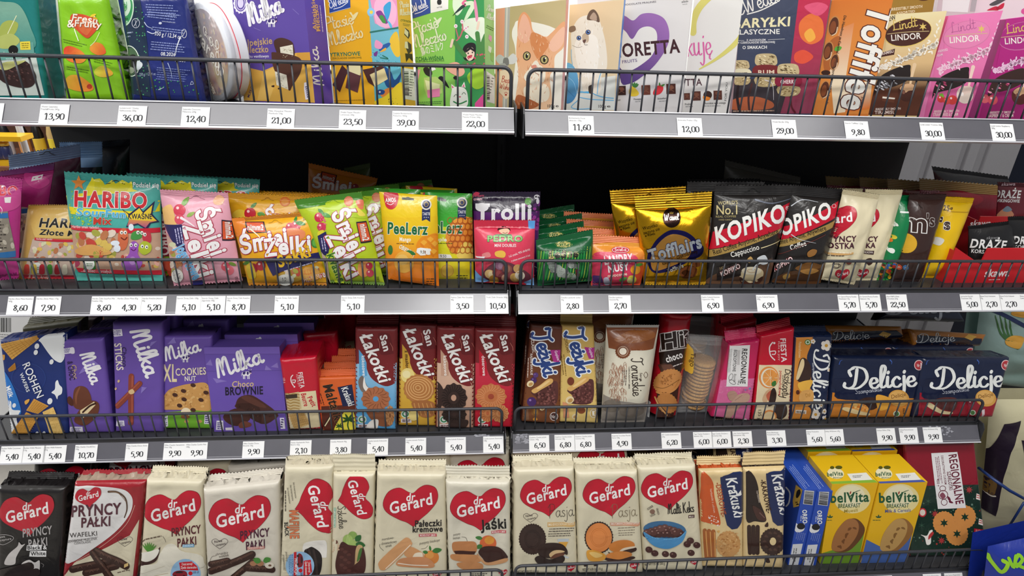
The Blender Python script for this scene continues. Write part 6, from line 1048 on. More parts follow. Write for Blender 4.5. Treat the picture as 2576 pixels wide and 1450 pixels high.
a = J(G('#c8102e', 110, 735, 768, 490, 680, 700, 70, 880), G('#a88a4a', 80, 885, 680, 702, 650, 745, 75, 945), T('KOPIKO', 138, 845, 712, 640, 138, '#f3f2ee', .05, .22, '#3a0a14', ow=.012), T('R', 720, 548, 735, 545, 20, '#f3e8e8'), ring('#f3e8e8', 3, 728, 540, 16), T('Real Coffee Anytime, Anywhere', 118, 928, 655, 748, 42, '#2a2014', .01), G('#e8d8a8', 505, 868, 690, 800, 690, 806, 508, 875), T('Cappuccino', 262, 948, 495, 880, 42, '#f2efe8', .025), T("WORLD'S", 150, 512, 315, 505, 28, '#d8c890', .02), T('No.1', 138, 592, 310, 590, 76, '#d8c890', .01), T('REAL COFFEE', 132, 618, 300, 616, 16, '#a89a6a', .02), T('HARD CANDY', 158, 642, 270, 642, 12, '#a89a6a', .02), B('#6a4a34', 60, 1130, 200, 1060, 420, 1050, 600, 960, 580, 1160, 300, 1180, 60, 1165), B('#e8d4a8', 335, 1080, 420, 1030, 515, 1050, 520, 1110, 440, 1165, 350, 1150), B('#4a2618', 335, 1110, 420, 1160, 520, 1105, 500, 1160, 420, 1185, 345, 1165), E('#f3e8cc', 428, 1060, 82, 34), ring('#c8a070', 4, 430, 1060, 36, 14), B('#dfe4ea', 480, 950, 540, 930, 565, 990, 520, 1010, 480, 980), L('#eef0f2', 12, 520, 990, 470, 1010, 440, 1050), G('#241a18', 135, 1030, 340, 985, 340, 1100, 140, 1140), T('KOPIKO', 180, 1108, 338, 1035, 38, '#f3ecea', .04, .1, '#c8102e', ow=.08), T('JUST', 165, 1050, 200, 1042, 20, '#b8a070', .01), B('#c8a060', 390, 970, 420, 940, 440, 970, 410, 995), hole(440, 400, 64, '#0c0c0c'), L('#6a7080', 16, 460, 470, 600, 500, 760, 460, w1=4))
sk1, _ = kop([130, 347, 785, 347, 568, 1168, 48, 1166], B5, 'black cappuccino sweet bag with a slanting red band', a)
rows_behind(sk1, ['black coffee sweet bag between the gold bag and the front cappuccino bag', 'black coffee bag standing deeper behind the cappuccino bag', 'black coffee bag, deepest of the left file'], dy=[.03, .07, .12], dx=[-.036, -.02, .0], dz=0, sz=[.98, .9, .86], group='black cappuccino sweet bags')
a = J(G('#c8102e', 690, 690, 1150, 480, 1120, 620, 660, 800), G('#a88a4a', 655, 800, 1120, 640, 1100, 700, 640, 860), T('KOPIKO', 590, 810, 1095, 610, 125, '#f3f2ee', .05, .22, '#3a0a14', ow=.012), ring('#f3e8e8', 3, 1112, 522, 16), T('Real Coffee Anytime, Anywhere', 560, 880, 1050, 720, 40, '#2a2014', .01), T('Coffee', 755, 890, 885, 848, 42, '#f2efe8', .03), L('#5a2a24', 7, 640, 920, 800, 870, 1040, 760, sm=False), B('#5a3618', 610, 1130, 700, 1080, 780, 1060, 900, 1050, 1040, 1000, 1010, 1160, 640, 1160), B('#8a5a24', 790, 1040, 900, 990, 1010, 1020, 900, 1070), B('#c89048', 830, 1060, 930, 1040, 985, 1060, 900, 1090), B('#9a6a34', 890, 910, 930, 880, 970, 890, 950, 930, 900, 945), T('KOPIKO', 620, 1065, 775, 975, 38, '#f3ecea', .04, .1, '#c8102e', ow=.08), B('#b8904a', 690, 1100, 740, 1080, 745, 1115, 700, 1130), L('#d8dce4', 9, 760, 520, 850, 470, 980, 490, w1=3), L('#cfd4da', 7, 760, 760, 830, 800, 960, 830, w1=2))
sk2, _ = kop([778, 347, 1222, 387, 998, 1168, 590, 1166], B5, 'black coffee sweet bag with a slanting red band, right of the cappuccino one', a)
rows_behind(sk2, ['black coffee bag just behind the right-hand coffee bag', 'black coffee bag deeper behind the right-hand coffee bag'], dy=[.05, .1], dx=[-.01, -.02], dz=0, sz=[.93, .88], group='black coffee sweet bags')
sbag('dull grey bag tilted at the back above the coffee bags', [215, 142, 840, 285, 800, 700, 180, 600], B5, '2R', (), '#6a665e', y0=.24, lean=4)
HC = '#c4142f'
def gerard(x, y, w, rot=-7, txt='#f7f3f2', side=0):
    """red heart with the white two-line name; w half width"""
    r = math.radians(rot); R_ = lambda px, py: (x+px*w*math.cos(r)-py*w*math.sin(r), y+px*w*math.sin(r)+py*w*math.cos(r))
    P = [(-.05, -.42), (-.35, -.6), (-.75, -.5), (-.99, -.12), (-.9, .22), (-.5, .52), (-.22, .66), (-.02, .82), (.02, .83), (.25, .62), (.6, .38), (.9, .08), (1.0, -.2), (.92, -.48), (.62, -.6), (.35, -.52), (.12, -.36)]
    q = [v for a_, b_ in P for v in R_(a_, b_)]
    return J(B('#7a1a24', *[v for a_, b_ in P for v in R_(a_*1.015, b_*1.02)], n=4), B(HC, *q, n=4), T('dr', *R_(-.16, -.1), *R_(.17, -.1), .27*w, txt, .03, .18), T('Gerard', *R_(-.78, .3), *R_(.78, .1), .4*w, txt, .035, .14))
a = J(gerard(1120, 640, 185, -4), T('PRYNCY', 1050, 830, 1298, 815, 46, '#4a1a2c', .04, .1), T('KOSTKA', 1045, 885, 1280, 872, 46, '#4a1a2c', .04, .1), G('#e0b070', 1035, 900, 1275, 905, 1272, 922, 1034, 916), fine('#fbf0d8', 1045, 904, 1260, 908, 1, 9, 8), fine('#6a5a4a', 1065, 935, 1200, 930, 1, 10, 8), ring('#4a3a34', 5, 1140, 1018, 28, 14)+L('#4a3a34', 5, 1108, 1000, 1112, 1035, 1150, 1035, 1152, 1000), E('#8a4a3a', 1235, 985, 24), gerard(1182, 1085, 60, -4))
sp1, _ = sbag('cream crumpled wafer cube bag with a red heart, right of the coffee bags', [1190, 385, 1495, 430, 1282, 1185, 1010, 1140], B5, '2R', a, '#e9ddbb', lean=8, s=(.03, .05), mat='paperfilm', wr=.005, t=.04)
a = J(gerard(1330, 640, 160, -4), T('PRYNCY', 1240, 830, 1478, 815, 42, '#4a1a2c', .04, .1), T('KOSTKA', 1240, 880, 1455, 868, 42, '#4a1a2c', .04, .1), G('#3a1a20', 1350, 893, 1445, 893, 1440, 924, 1348, 918), T('KAKAOWA', 1356, 915, 1436, 915, 16, '#f0e8e0', .03), B('#3a1c14', 1375, 970, 1420, 955, 1435, 990, 1400, 1015), gerard(1350, 1078, 52, -4))
sp2, _ = sbag('second cream wafer cube bag marked with a dark flavour strip', [1380, 385, 1690, 390, 1460, 1185, 1270, 1170], B5, '2R', a, '#eee2be', y0=.055, lean=8, s=(.03, .05), mat='paperfilm', wr=.004, t=.034)
rows_behind(sp2, ['cream bag whose top shows behind the two front cream wafer bags'], dy=.06, dx=-.03, dz=0, sz=.9, group='cream wafer cube bags')
def mms(q, label, art, c, **k): return sbag(label, q, B6, '2R', art, c, s=(.03, .06), t=.034, **k)
MC = ['#2f6ab8', '#d8382c', '#3f9a3a', '#e8c030', '#4a2a20', '#e87a24']
a = J(G('#f0f4f0', 650, 605, 780, 598, 778, 612, 648, 618), T('minis', 560, 760, 640, 720, 60, '#e8ecea', .05, .1), dots(MC, 70, [440, 1030, 600, 1010, 560, 1185, 430, 1170], 9, 16, 6), dots(['#f4f8f4', '#d8c84a', '#e87a24'], 8, [480, 870, 600, 810, 580, 980, 480, 1000], 14, 26, 7), E('#d8c83a', 600, 812, 22, 16))
mms([640, 478, 795, 485, 556, 1190, 425, 1172], 'green candy bag with small coloured buttons, squeezed between cream and brown bags', a, '#11804a', lean=8, y0=.058)
a = J(T('m', 668, 760, 850, 772, 150, '#3a231c', .03, 0, '#f2f0ee', ow=.054), T("'s", 850, 720, 915, 722, 92, '#3a231c', .05, 0, '#f2f0ee', ow=.03), E('#e2ae2c', 690, 860, 88, 80), T('y!', 640, 890, 692, 886, 42, '#3a231c', .03), E('#d8502c', 640, 1050, 22, 20), E('#3f7ab8', 688, 1052, 22, 20), T('m', 632, 1056, 650, 1056, 14, '#f0e8e0', .02), T('m', 680, 1058, 698, 1058, 14, '#f0e8e0', .02), L('#6a5a54', 4, 735, 1180, 780, 1185, 840, 1060), hole(790, 570, 30, '#1a100c'))
mms([722, 470, 1015, 472, 802, 1185, 583, 1176], 'dark brown chocolate button bag with huge outlined letters', a, '#3c2622', lean=8, y0=.05)
a = J(T("m's", 880, 745, 1040, 750, 86, '#3a231c', .06, 0, '#f6f2ea', ow=.05), T('225g', 960, 595, 1060, 602, 40, '#4a3010', .03), G('#c89a10', 1015, 600, 1215, 605, 1210, 612, 1015, 608), B('#e8e4d8', 920, 850, 960, 815, 995, 835, 960, 880))
mms([985, 488, 1238, 502, 946, 1180, 808, 1150], 'bright yellow peanut candy bag beside the red trays', a, '#f2c40f', lean=8, y0=.066)
# red display trays with sweet packs
def tray(label, q, row, z, y0, depth, cut, art, col='#d2252e', lip=.0):
    q = np.asarray(q, float).reshape(4, 2)/z[2]+[z[0], z[1]]
    sk = Skin(q, row, 0, 0, y0); sk.O[2] += lip; r = thing('display_tray', label, 'display tray', sk.O)
    ab = sk.ab; x0, x1, h = ab[3][0], ab[2][0], max(ab[0][1], ab[1][1]); U, V, N = sk.U, sk.V, sk.N
    prof = [(x0, 0), (x1, 0), (x1, h)]+[(x0+(x1-x0)*c[0], h*c[1]) for c in cut]+[(x0, h)]
    m = MB(); n = len(prof); A = [U*a_+V*b_ for a_, b_ in prof]; Bk = [p-N*.002 for p in A]
    T_ = [tuple(t) for t in tessellate_polygon([[(a_, b_, 0) for a_, b_ in prof]])]
    m.add(A, [t if np.cross(A[t[1]]-A[t[0]], A[t[2]]-A[t[0]])@N > 0 else t[::-1] for t in T_], H(col)); m.add(Bk, [t if np.cross(Bk[t[1]]-Bk[t[0]], Bk[t[2]]-Bk[t[0]])@N < 0 else t[::-1] for t in T_], H('#b8a890'))
    m.add(A+Bk, [(i, (i+1) % n, n+(i+1) % n, n+i) for i in range(n)], H(col)); print_on(m, sk, X_(z, art)); m.build('front_panel', 'carton', r)
    for x in (x0, x1-.002):
        m = MB(); y_ = depth; m.box(x, x+.002, .002, y_, 0, h*.9, H(col)); m.build('side_panel', 'carton', r)
    m = MB(); m.box(x0+.002, x1-.002, .002, depth, 0, .002, H('#b8a890')); m.build('tray_floor', 'carton', r)
    return r, sk
SKW = lambda x0, y0, x1, y1, h: T('skawa', x0, y0, x1, y1, h, '#f6e8e8', .035, .3)
tray('low red display tray at the front holding black packs', [985, 905, 1800, 895, 1800, 1185, 985, 1178], '2R', B6, .045, .085, ((.30, .98), (.285, .55), (.32, .48)), J(SKW(1310, 1125, 1505, 1120, 58), fine('#f0c0c0', 1345, 1145, 1440, 1142, 1, 9, 7)))
def draze(label, q, y0, art, c, lift=0.0, **k):
    r, sk = pack('sweet_bag', 'sweet bag', label, 'bag', q, '2R', art, z=B6, c=c, t=.026, y0=y0, lean=6, s=(.03, .05), **k); r.location.z += lift; return r
DRZ = lambda x0, y0, x1, y1, h, sub, x2: J(T('DRAŻE', x0, y0, x1, y1, h, '#f0efee', .05, .18), T(sub, x0+10, y0+h*.62, x2, y1+h*.62, h*.42, '#efeeee', .04, .1))
d1 = draze('black raisin sweet pack in the front red tray', [1185, 735, 1545, 690, 1600, 1168, 1170, 1172], .062, J(DRZ(1195, 900, 1475, 915, 66, 'KORSARZE', 1400), T('skawa', 1322, 835, 1420, 832, 22, '#8a8a8c', .02, .3), B('#5a3a2a', 1210, 1010, 1290, 990, 1330, 1020, 1240, 1050), B('#a03a34', 1420, 960, 1500, 950, 1480, 1040, 1400, 1040)), '#1b1a1c', .002)
d2 = draze('second black sweet pack in the front red tray, at the right edge', [1500, 660, 1860, 650, 1890, 1168, 1500, 1172], .062, DRZ(1535, 870, 1760, 880, 58, 'KORSARZE', 1750), '#1b1a1c', .002)
tray('upper red display tray standing behind the front one', [1085, 650, 1830, 650, 1830, 1180, 1085, 1180], '2R', B6, .135, .09, ((.5, 1.0), (.46, .93), (.42, .93), (.38, 1.0)), J(SKW(1195, 725, 1360, 720, 46)), '#cf2a30')
draze('maroon viking sweet pack in the upper red tray', [1420, 388, 1720, 400, 1760, 1000, 1380, 1000], .155, J(T('skawa', 1440, 415, 1550, 412, 24, '#d8b8c0', .03, .3), DRZ(1385, 508, 1590, 512, 58, 'WIKINGOWIE', 1585), B('#c88a6a', 1420, 640, 1480, 590, 1540, 640, 1500, 680, 1430, 680), B('#7a8a9a', 1455, 610, 1490, 575, 1525, 605, 1490, 622)), '#6a1f2c', .003)
sr, _ = sbag('wine red bag with a gold crimped top leaning behind the red trays', [800, 345, 1435, 400, 1420, 1000, 760, 1000], B6, '2R', J(T('Jutrzenka', 780, 468, 955, 462, 36, '#d88a9a', .02, .1), B('#a81f34', 900, 480, 1100, 440, 1300, 500, 1200, 560)), '#8e1730', y0=.24, lean=5, s=(.03, .17), sc='#a98a50', mat='film', t=.03)
rows_behind(sr, ['second wine red bag with a gold top, just behind the leaning one', 'third gold topped wine red bag at the back', 'last gold topped wine red bag, furthest left at the back'], dy=[.03, .06, .09], dx=[-.045, -.085, -.14], dz=0, sz=[.93, .89, .84], group='wine red bags with gold tops')
sbag('black bag at the right end behind the gold topped bags', [900, 250, 1500, 330, 1500, 900, 900, 900], B6, '2R', (), '#1c1b1e', y0=.40, lean=2)
# ================================================================== third shelf
C1, C2, C3, C4, C5, C6 = (0, 770, 3.537), (480, 780, 3.625), (860, 780, 3.626), (1290, 780, 3.919), (1690, 780, 3.919), (2040, 770, 3.815)
def bis(label, q, z, row, art, c, t=.045, kind='brick', cat='biscuit pack', **k):
    k.setdefault('mat', 'satin'); k.setdefault('lean', 7); k.setdefault('wr', .0016)
    return pack('biscuit_pack', cat, label, kind, q, row, art, z=z, c=c, t=t, **k)
def drops(c, *p): return J(*[E(c, p[i], p[i+1], p[i+2], p[i+2]*1.3, 20) for i in range(0, len(p), 3)])
def wafer(c1, c2, *q):
    q = np.array(q, float).reshape(4, 2); out = G(c1, *q.ravel())
    for i in range(1, 9): out += L(c2, 3, *(q[0]+(q[1]-q[0])*i/9), *(q[3]+(q[2]-q[3])*i/9))
    for i in range(1, 7): out += L(c2, 3, *(q[0]+(q[3]-q[0])*i/7), *(q[1]+(q[2]-q[1])*i/7))
    return out
def jug(c, x, y, w, h, rot=0): return J(G(c, x, y, x+w, y, x+w*1.1, y+h, x-w*.1, y+h), fine('#4a3a8a', x+w*.1, y+h*.2, x+w*.9, y+h*.2, 4, h*.2, h*.1))
a = J(B('#eef0f2', 350, 300, 450, 240, 590, 240, 620, 330, 560, 490, 500, 490, 440, 430, 370, 330), wafer('#e0aa52', '#c08a38', 0, 330, 330, 240, 350, 290, 110, 478), B('#2a76c8', 0, 560, 40, 580, 120, 720, 190, 930, 150, 960, 60, 860, 20, 800), B('#eceef0', 60, 850, 100, 850, 110, 920, 180, 930, 170, 960, 150, 1010, 180, 1140, 90, 1140, 20, 930), drops('#eceef0', 335, 355, 20, 325, 410, 18, 460, 497, 18, 445, 848, 22, 128, 885, 16, 50, 800, 12, 330, 1135, 14, 392, 1133, 14), B('#eceef0', 460, 770, 490, 740, 495, 680, 515, 660, 530, 700, 555, 730, 550, 780, 520, 800, 510, 830, 490, 790), wafer('#d99c42', '#b87f2c', 75, 560, 135, 505, 145, 565, 90, 585), B('#d99c42', 15, 440, 45, 435, 40, 480, 15, 470), wafer('#e0a850', '#bd8636', 235, 930, 305, 825, 435, 890, 340, 960), wafer('#d89c42', '#b57d2e', 110, 1145, 240, 940, 345, 990, 270, 1145), wafer('#efc878', '#cf9c4a', 385, 940, 480, 895, 600, 1145, 470, 1145), B('#e0a850', 225, 845, 265, 825, 262, 850, 235, 875), ring('#2a4a94', 3, 260, 640, 150, 130), T('ROSHEN', 205, 520, 335, 820, 68, '#f1f2f4', .012), T('WAFERS', 180, 600, 245, 765, 30, '#e8ecf2', .03), T('Milk', 52, 720, 88, 820, 40, '#f1f4f8', .05))
bis('dark blue wafer pack with splashing milk at the left end of the third shelf', [-12, 312, 578, 246, 602, 1145, 92, 1145], C1, '3L', a, '#1e3274', t=.04)
def mk(x0, y0, x1, y1, h): return S('Milka', x0, y0, x1, y1, h, MW, .15)
MP = '#6a4fa8'
tri = lambda *p: G('#8a76c4', *p)
a = J(tri(700, 610, 800, 450, 880, 520), jug('#e9e4f2', 555, 370, 80, 50), B('#e9e4f2', 630, 372, 660, 372, 665, 420, 630, 420), mk(712, 440, 820, 700, 125), T('Choc', 635, 525, 655, 650, 42, '#c8a97c', .02, .1), T('& CHOC', 600, 495, 622, 662, 46, '#2e1f4e', .04), B('#6a3a28', 650, 830, 665, 740, 720, 712, 780, 740, 815, 830, 790, 900, 700, 920, 655, 890), B('#8a5238', 668, 800, 700, 730, 715, 725, 690, 800, 680, 880), B('#54291c', 600, 820, 625, 805, 655, 850, 645, 890, 605, 865), B('#6a3a28', 665, 1000, 760, 860, 850, 845, 885, 890, 860, 980, 770, 1060, 690, 1050), G('#e8d2a8', 715, 930, 840, 850, 852, 880, 740, 1000, 720, 990), L('#3a1c14', 16, 740, 945, 800, 890, 850, 868), jug('#e9e4f2', 625, 1075, 110, 48))
r, _ = bis('small purple cookie pack with brown filled cookies, beside the blue wafers', [543, 312, 912, 292, 1002, 1135, 608, 1135], C1, '3L', a, MP, t=.05, side='#4a3784')
rows_behind(r, ['purple cookie pack directly behind the small purple one'], dy=.056, dx=.012, group='small purple cookie packs', sz=.95)
a = J(jug('#e9e4f2', 1005, 205, 80, 60), mk(1158, 235, 1305, 640, 165), T('STICKS', 1018, 335, 1040, 575, 60, '#efe6d4', .03), T('Choco', 1085, 365, 1092, 540, 38, '#2e1f4e', .02, .1), tri(1330, 370, 1400, 310, 1345, 320), tri(1255, 780, 1310, 725, 1262, 720), L('#8c3f30', 50, 1170, 625, 1165, 1040, sm=False), L('#a85642', 14, 1180, 625, 1176, 1030, sm=False), L('#8c3f30', 48, 1245, 690, 1045, 890, sm=False), L('#a85642', 12, 1240, 680, 1040, 880, sm=False), B('#d8b888', 1145, 760, 1180, 738, 1200, 770, 1165, 785), drops('#d8b888', 1058, 668, 10, 1032, 735, 9), jug('#e9e4f2', 1040, 1020, 65, 48))
r, _ = bis('tall purple pack of chocolate coated sticks', [992, 152, 1442, 142, 1446, 1130, 1022, 1128], C1, '3L', a, MP, t=.035)
rows_behind(r, ['purple sticks pack behind the tall front one'], dy=.045, dx=0.004, group='tall purple stick packs', sz=.96)
a = J(G('#6fae2e', 1450, 935, 1885, 905, 1890, 1100, 1450, 1095), tri(1490, 340, 1560, 270, 1570, 330), mk(1482, 490, 1790, 395, 120), cow(1650, 462, .8), T('XL', 1450, 672, 1575, 672, 150, '#e8d8b0', .03), T('COOKIES', 1565, 620, 1835, 608, 62, '#efe2c4', .025), T('NUT', 1645, 668, 1745, 664, 40, '#efe8dc', .035), B('#cf9a58', 1450, 830, 1500, 750, 1600, 710, 1720, 690, 1850, 700, 1890, 915, 1700, 925, 1450, 910), dots(['#e0b474', '#b88244', '#dca866'], 90, [1480, 740, 1860, 710, 1880, 905, 1460, 900], 5, 20, 4, .6, 'r'), *[E('#4a2a1e', x, y, 24, 17, 15) for x, y in ((1560, 790), (1635, 755), (1720, 705), (1790, 835), (1640, 830), (1835, 770), (1600, 885), (1720, 925))], E('#f3e2c0', 1655, 945, 44, 40), E('#8a5a30', 1650, 985, 40, 18), B('#c89a60', 1640, 1030, 1660, 1005, 1680, 1030, 1660, 1042), B('#c89a60', 1750, 1030, 1780, 1012, 1800, 1030, 1775, 1042), jug('#e9e4f2', 1455, 975, 38, 95), jug('#e9e4f2', 1822, 960, 48, 90))
r, _ = bis('purple and green pack with a large nut cookie', [1446, 278, 1882, 272, 1892, 1102, 1450, 1098], C1, '3L', a, MP, t=.05)
mb_ = rows_behind(r, ['purple and green cookie pack behind the large nut cookie one'], dy=.06, dx=.008, group='purple and green cookie packs', sz=1.0)
a = J(G('#7a60bd', 118, 342, 808, 336, 812, 402, 122, 405), L('#5a4494', 3, 120, 404, 812, 402), L('#5f4a9c', 3, 130, 560, 830, 552), tri(130, 500, 180, 450, 200, 510), tri(265, 470, 275, 430, 305, 475), tri(675, 550, 685, 505, 740, 550), tri(200, 620, 330, 650, 235, 668), G('#8a76c4', 730, 520, 790, 480, 800, 530), mk(258, 620, 668, 470, 165), cow(505, 582, 1.0), T('Choco', 375, 705, 572, 698, 52, '#d9bc8a', .02, .12), T('BROWNIE', 315, 778, 660, 768, 70, '#221a34', .045), B('#4a2a24', 410, 860, 440, 800, 520, 775, 600, 800, 790, 940, 760, 1000, 640, 1040, 420, 900, n=3), B('#3a1e18', 410, 870, 500, 850, 620, 880, 640, 1030, 500, 960, n=3), B('#5c362c', 460, 800, 530, 785, 690, 880, 640, 890, 540, 850, n=3), B('#46241e', 300, 960, 400, 900, 500, 920, 540, 1000, 420, 1060, 320, 1020, n=3), B('#7a4434', 440, 1040, 490, 1015, 550, 1035, 540, 1065, 450, 1078, n=3), dots(['#5a342a', '#2a1410'], 40, [430, 880, 620, 900, 740, 980, 560, 980], 4, 11, 3, .6, 'r'), jug('#e9e4f2', 235, 1010, 60, 85), G('#e9e4f2', 812, 985, 850, 985, 862, 1085, 820, 1085), fine('#3a2c66', 825, 995, 850, 998, 4, 22, 11), G('#e8e0ec', 315, 1075, 385, 1072, 386, 1098, 318, 1098))
r, _ = bis('front purple brownie box with a folded top flap', [118, 342, 808, 337, 886, 1102, 214, 1112], C2, '3L', a, '#6c53b0', t=.038, kind='box', cat='biscuit box', mat='carton', lean=9)
rows_behind(r, ['middle purple brownie box of the file of three', 'rear purple brownie box of the file of three'], dy=.043, dx=.02, group='purple brownie boxes')
a = J(G('#e8d8b0', 845, 745, 1140, 735, 1195, 1095, 890, 1100), G('#d4bd8c', 845, 750, 985, 745, 1010, 900, 860, 905), *[L('#b08a4a', 8, 850, 770+k*26, 880, 760+k*26, 910, 772+k*26, 940, 762+k*26, 990, 772+k*26) for k in range(6)], G('#3a2a1c', 865, 770, 970, 765, 972, 800, 868, 805), G('#c8102e', 880, 1070, 1190, 1058, 1195, 1098, 890, 1100), T('FIESTA', 978, 572, 1000, 715, 40, '#f6eaea', .035), T('FUN & JOY', 960, 590, 985, 705, 14, '#f0c8c8', .02), L('#f6eaea', 9, 930, 595, 915, 615, 915, 650, 935, 690), L('#f6eaea', 8, 925, 640, 955, 640, 945, 665, 930, 655), E('#f6eaea', 945, 700, 8), T('155 g', 838, 622, 850, 668, 18, '#f0c8c8', .02), T('Petit', 1062, 800, 1110, 885, 44, '#c8102e', .04, .1), T('Beurre', 1005, 765, 1035, 880, 44, '#c8102e', .04, .1), wafer('#deb878', '#c09450', 890, 950, 1030, 920, 1090, 1040, 950, 1085), fine('#c8a05a', 905, 970, 1040, 940, 5, 22, 6))
r, _ = bis('front red biscuit brick with a cream lower half', [802, 462, 1142, 432, 1196, 1100, 893, 1103], C2, '3L', a, '#c9122f', t=.075, edge=.008, side='#c20f2b', lean=3, mat='film')
rows_behind(r, ['second red biscuit brick in its file', 'third red biscuit brick in its file'], dy=.085, dx=.02, dz=.001, group='red biscuit bricks')
a = J(G('#5a2416', 1190, 880, 1500, 860, 1500, 1100, 1210, 1105), G('#1b2347', 1338, 705, 1470, 680, 1500, 870, 1385, 880), T('Krakuski', 1372, 715, 1440, 880, 58, '#f0f0ee', .03, .1), T('Maltanki', 1205, 690, 1320, 1030, 86, '#2a1c14', .045, .15, '#f0a060', ow=.02), fine('#5a2010', 1185, 760, 1220, 870, 2, 20, 8), B('#efe04a', 1310, 1080, 1400, 930, 1470, 910, 1500, 1000, 1490, 1095, 1340, 1100), L('#3a1a14', 14, 1215, 1060, 1250, 1000, 1280, 960), L('#f3e6b8', 10, 1225, 1055, 1260, 1000, 1275, 970))
for x, y, s_ in ((1440, 1000, 1.0), (1355, 1060, .55)):
    a += L('#26521c', 12*s_, x, y, x-8*s_, y+50*s_, x+4*s_, y+95*s_)+J(*[leaf('#26521c', x, y, 62*s_, q, .3) for q in (-160, -120, -60, -20, 20, 160)])
r, _ = bis('front small orange cookie pack with a palm tree', [1120, 625, 1508, 612, 1502, 1102, 1205, 1106], C2, '3L', a, '#d9622a', t=.016, lean=10, fin=.012, ft=.5, edge=.004)
rows_behind(r, ['second small orange pack in its file', 'third small orange pack in its file', 'fourth small orange pack in its file', 'orange pack deep behind the small orange file'], dy=[.02, .04, .06, .17], dx=[.012, .022, .03, .03], dz=0, sz=[1.02, 1.03, 1.06, 1.3], group='small orange palm packs')
# four brown-red biscuit packs
def lak(q, dx, c2, c3, lab, tx, label, extra, dy=0):
    X = lambda *p: [v+(dx if i % 2 == 0 else dy) for i, v in enumerate(p)]
    a = J(G((c3, c2, *X(300, 480), *X(300, 900)), *X(125, 480, 500, 480, 500, 1115, 120, 1115)), B('#7a2024', *X(120, 165, 505, 165, 505, 600, 440, 690, 350, 680, 260, 610, 215, 500, 165, 370, 120, 300), n=4), G(c2, *X(155, 360, 200, 420, 225, 480, 230, 600, 160, 600)), B('#68171d', *X(345, 210, 435, 225, 470, 380, 460, 400, 350, 400, 330, 250)), T('San', *X(345, 238), *X(385, 380), 62, '#f4efee', .05), T('Łakotki', *X(158, 232), *X(345, 665), 112, '#f6f2f0', .045, .18, '#4a1016', ow=.03), T(lab, *X(180, 418), *X(190, 600), 30, tx, .03), L('#e08a7a', 3, *X(330, 260, 345, 310, 345, 350)), L('#e08a7a', 3, *X(440, 300, 462, 340, 465, 370)), E('#dfe8e0', *X(185, 1000), 40, 36), E('#3a8a5a', *X(185, 1000), 30, 27), E('#eef2ee', *X(185, 998), 18, 16), G('#ece4e6', *X(145, 1042, 240, 1042, 240, 1078, 145, 1078)), fine('#5a2a2a', *X(155, 1050), *X(232, 1050), 2, 12, 8))
    a += [(np.asarray(P)+[dx, dy], F, c, f) for P, F, c, f in extra]
    r, _ = bis(label, q, C3, '3L', a, '#7d2428', t=.042, fin=.018, ft=.8)
    rows_behind(r, ['biscuit pack standing behind the '+label[6:]], dy=.06, dx=.006, sz=.98, group='brown red biscuit packs')
def donut(x, y, rx, ry, c1, c2, hole_, n=16): return J(SC_(c1, x, y, rx, ry, 0, 12, .05), *[L(c2, 6, x+rx*.45*math.cos(t), y+ry*.45*math.sin(t), x+rx*.75*math.cos(t+.25), y+ry*.75*math.sin(t+.25), x+rx*.9*math.cos(t+.2), y+ry*.9*math.sin(t+.2)) for t in np.linspace(0, 6.28, n, False)], E(hole_, x, y, rx*.2, ry*.22))
lak([120, 168, 506, 172, 496, 1116, 124, 1104], 0, '#5aa5d8', '#9ac8e4', 'kokosowe', '#f2f6fa', 'front brown red biscuit pack with blue foot and coconut pieces', J(B('#7a6a62', 150, 650, 190, 600, 230, 690, 300, 760, 260, 770, 180, 740), B('#eee8e2', 205, 610, 225, 690, 300, 755, 240, 755, 195, 700), donut(310, 810, 128, 110, '#b06c48', '#8a4e30', '#5aa5d8'), B('#8a5236', 230, 900, 330, 930, 420, 900, 460, 950, 450, 1050, 330, 1050, 240, 960), donut(440, 960, 40, 90, '#c08858', '#9a6438', '#7a4a2a', 10), B('#eee8e2', 230, 1050, 280, 1000, 335, 1005, 310, 1110, 230, 1110)))
lak([524, 122, 872, 142, 860, 1066, 515, 1062], 395, '#d8a83a', '#e8c860', 'z masłem', '#4a2a10', 'front brown red biscuit pack with yellow foot and swirl cookies', J(E('#f2dc8a', 205, 645, 62, 66), E('#f8eab0', 195, 635, 36, 34), SC_('#b97a42', 310, 765, 140, 130, 0, 18, .03), *[ring('#e0ac70', 9, 312-k*3, 765-k*2, 122-k*25, 104-k*21, 15) for k in range(5)], B('#a86a3a', 240, 900, 330, 870, 450, 900, 440, 1010, 330, 1020), *[L('#d09858', 8, 265+k*38, 900, 290+k*40, 1005) for k in range(5)], E('#f2dc8a', 260, 1010, 46, 48)), -50)
lak([868, 158, 1212, 164, 1200, 1102, 855, 1097], 745, '#c89c84', '#dcb8a0', 'kakaowe', '#f6ece4', 'front brown red biscuit pack with beige foot and dark cocoa rings', J(B('#3a2622', 110, 660, 170, 700, 190, 800, 150, 900, 110, 880), donut(275, 800, 120, 130, '#3a2824', '#1c100e', '#c89c84', 26), donut(280, 950, 110, 80, '#33221e', '#1a0e0c', '#3a2622', 20), B('#33221e', 240, 1010, 400, 1000, 380, 1070, 250, 1080)), 0)
lak([1214, 178, 1592, 188, 1556, 1096, 1204, 1092], 1095, '#c0142e', '#c8344a', 'deserowe', '#f6e4e4', 'front brown red biscuit pack with crimson foot and golden rings', J(donut(265, 790, 138, 115, '#c87848', '#e09a68', '#a84a34', 26), donut(235, 940, 70, 80, '#d88a54', '#c06a38', '#c86a40'), donut(345, 940, 80, 80, '#d0905c', '#b0683a', '#c87848', 20)), 0)
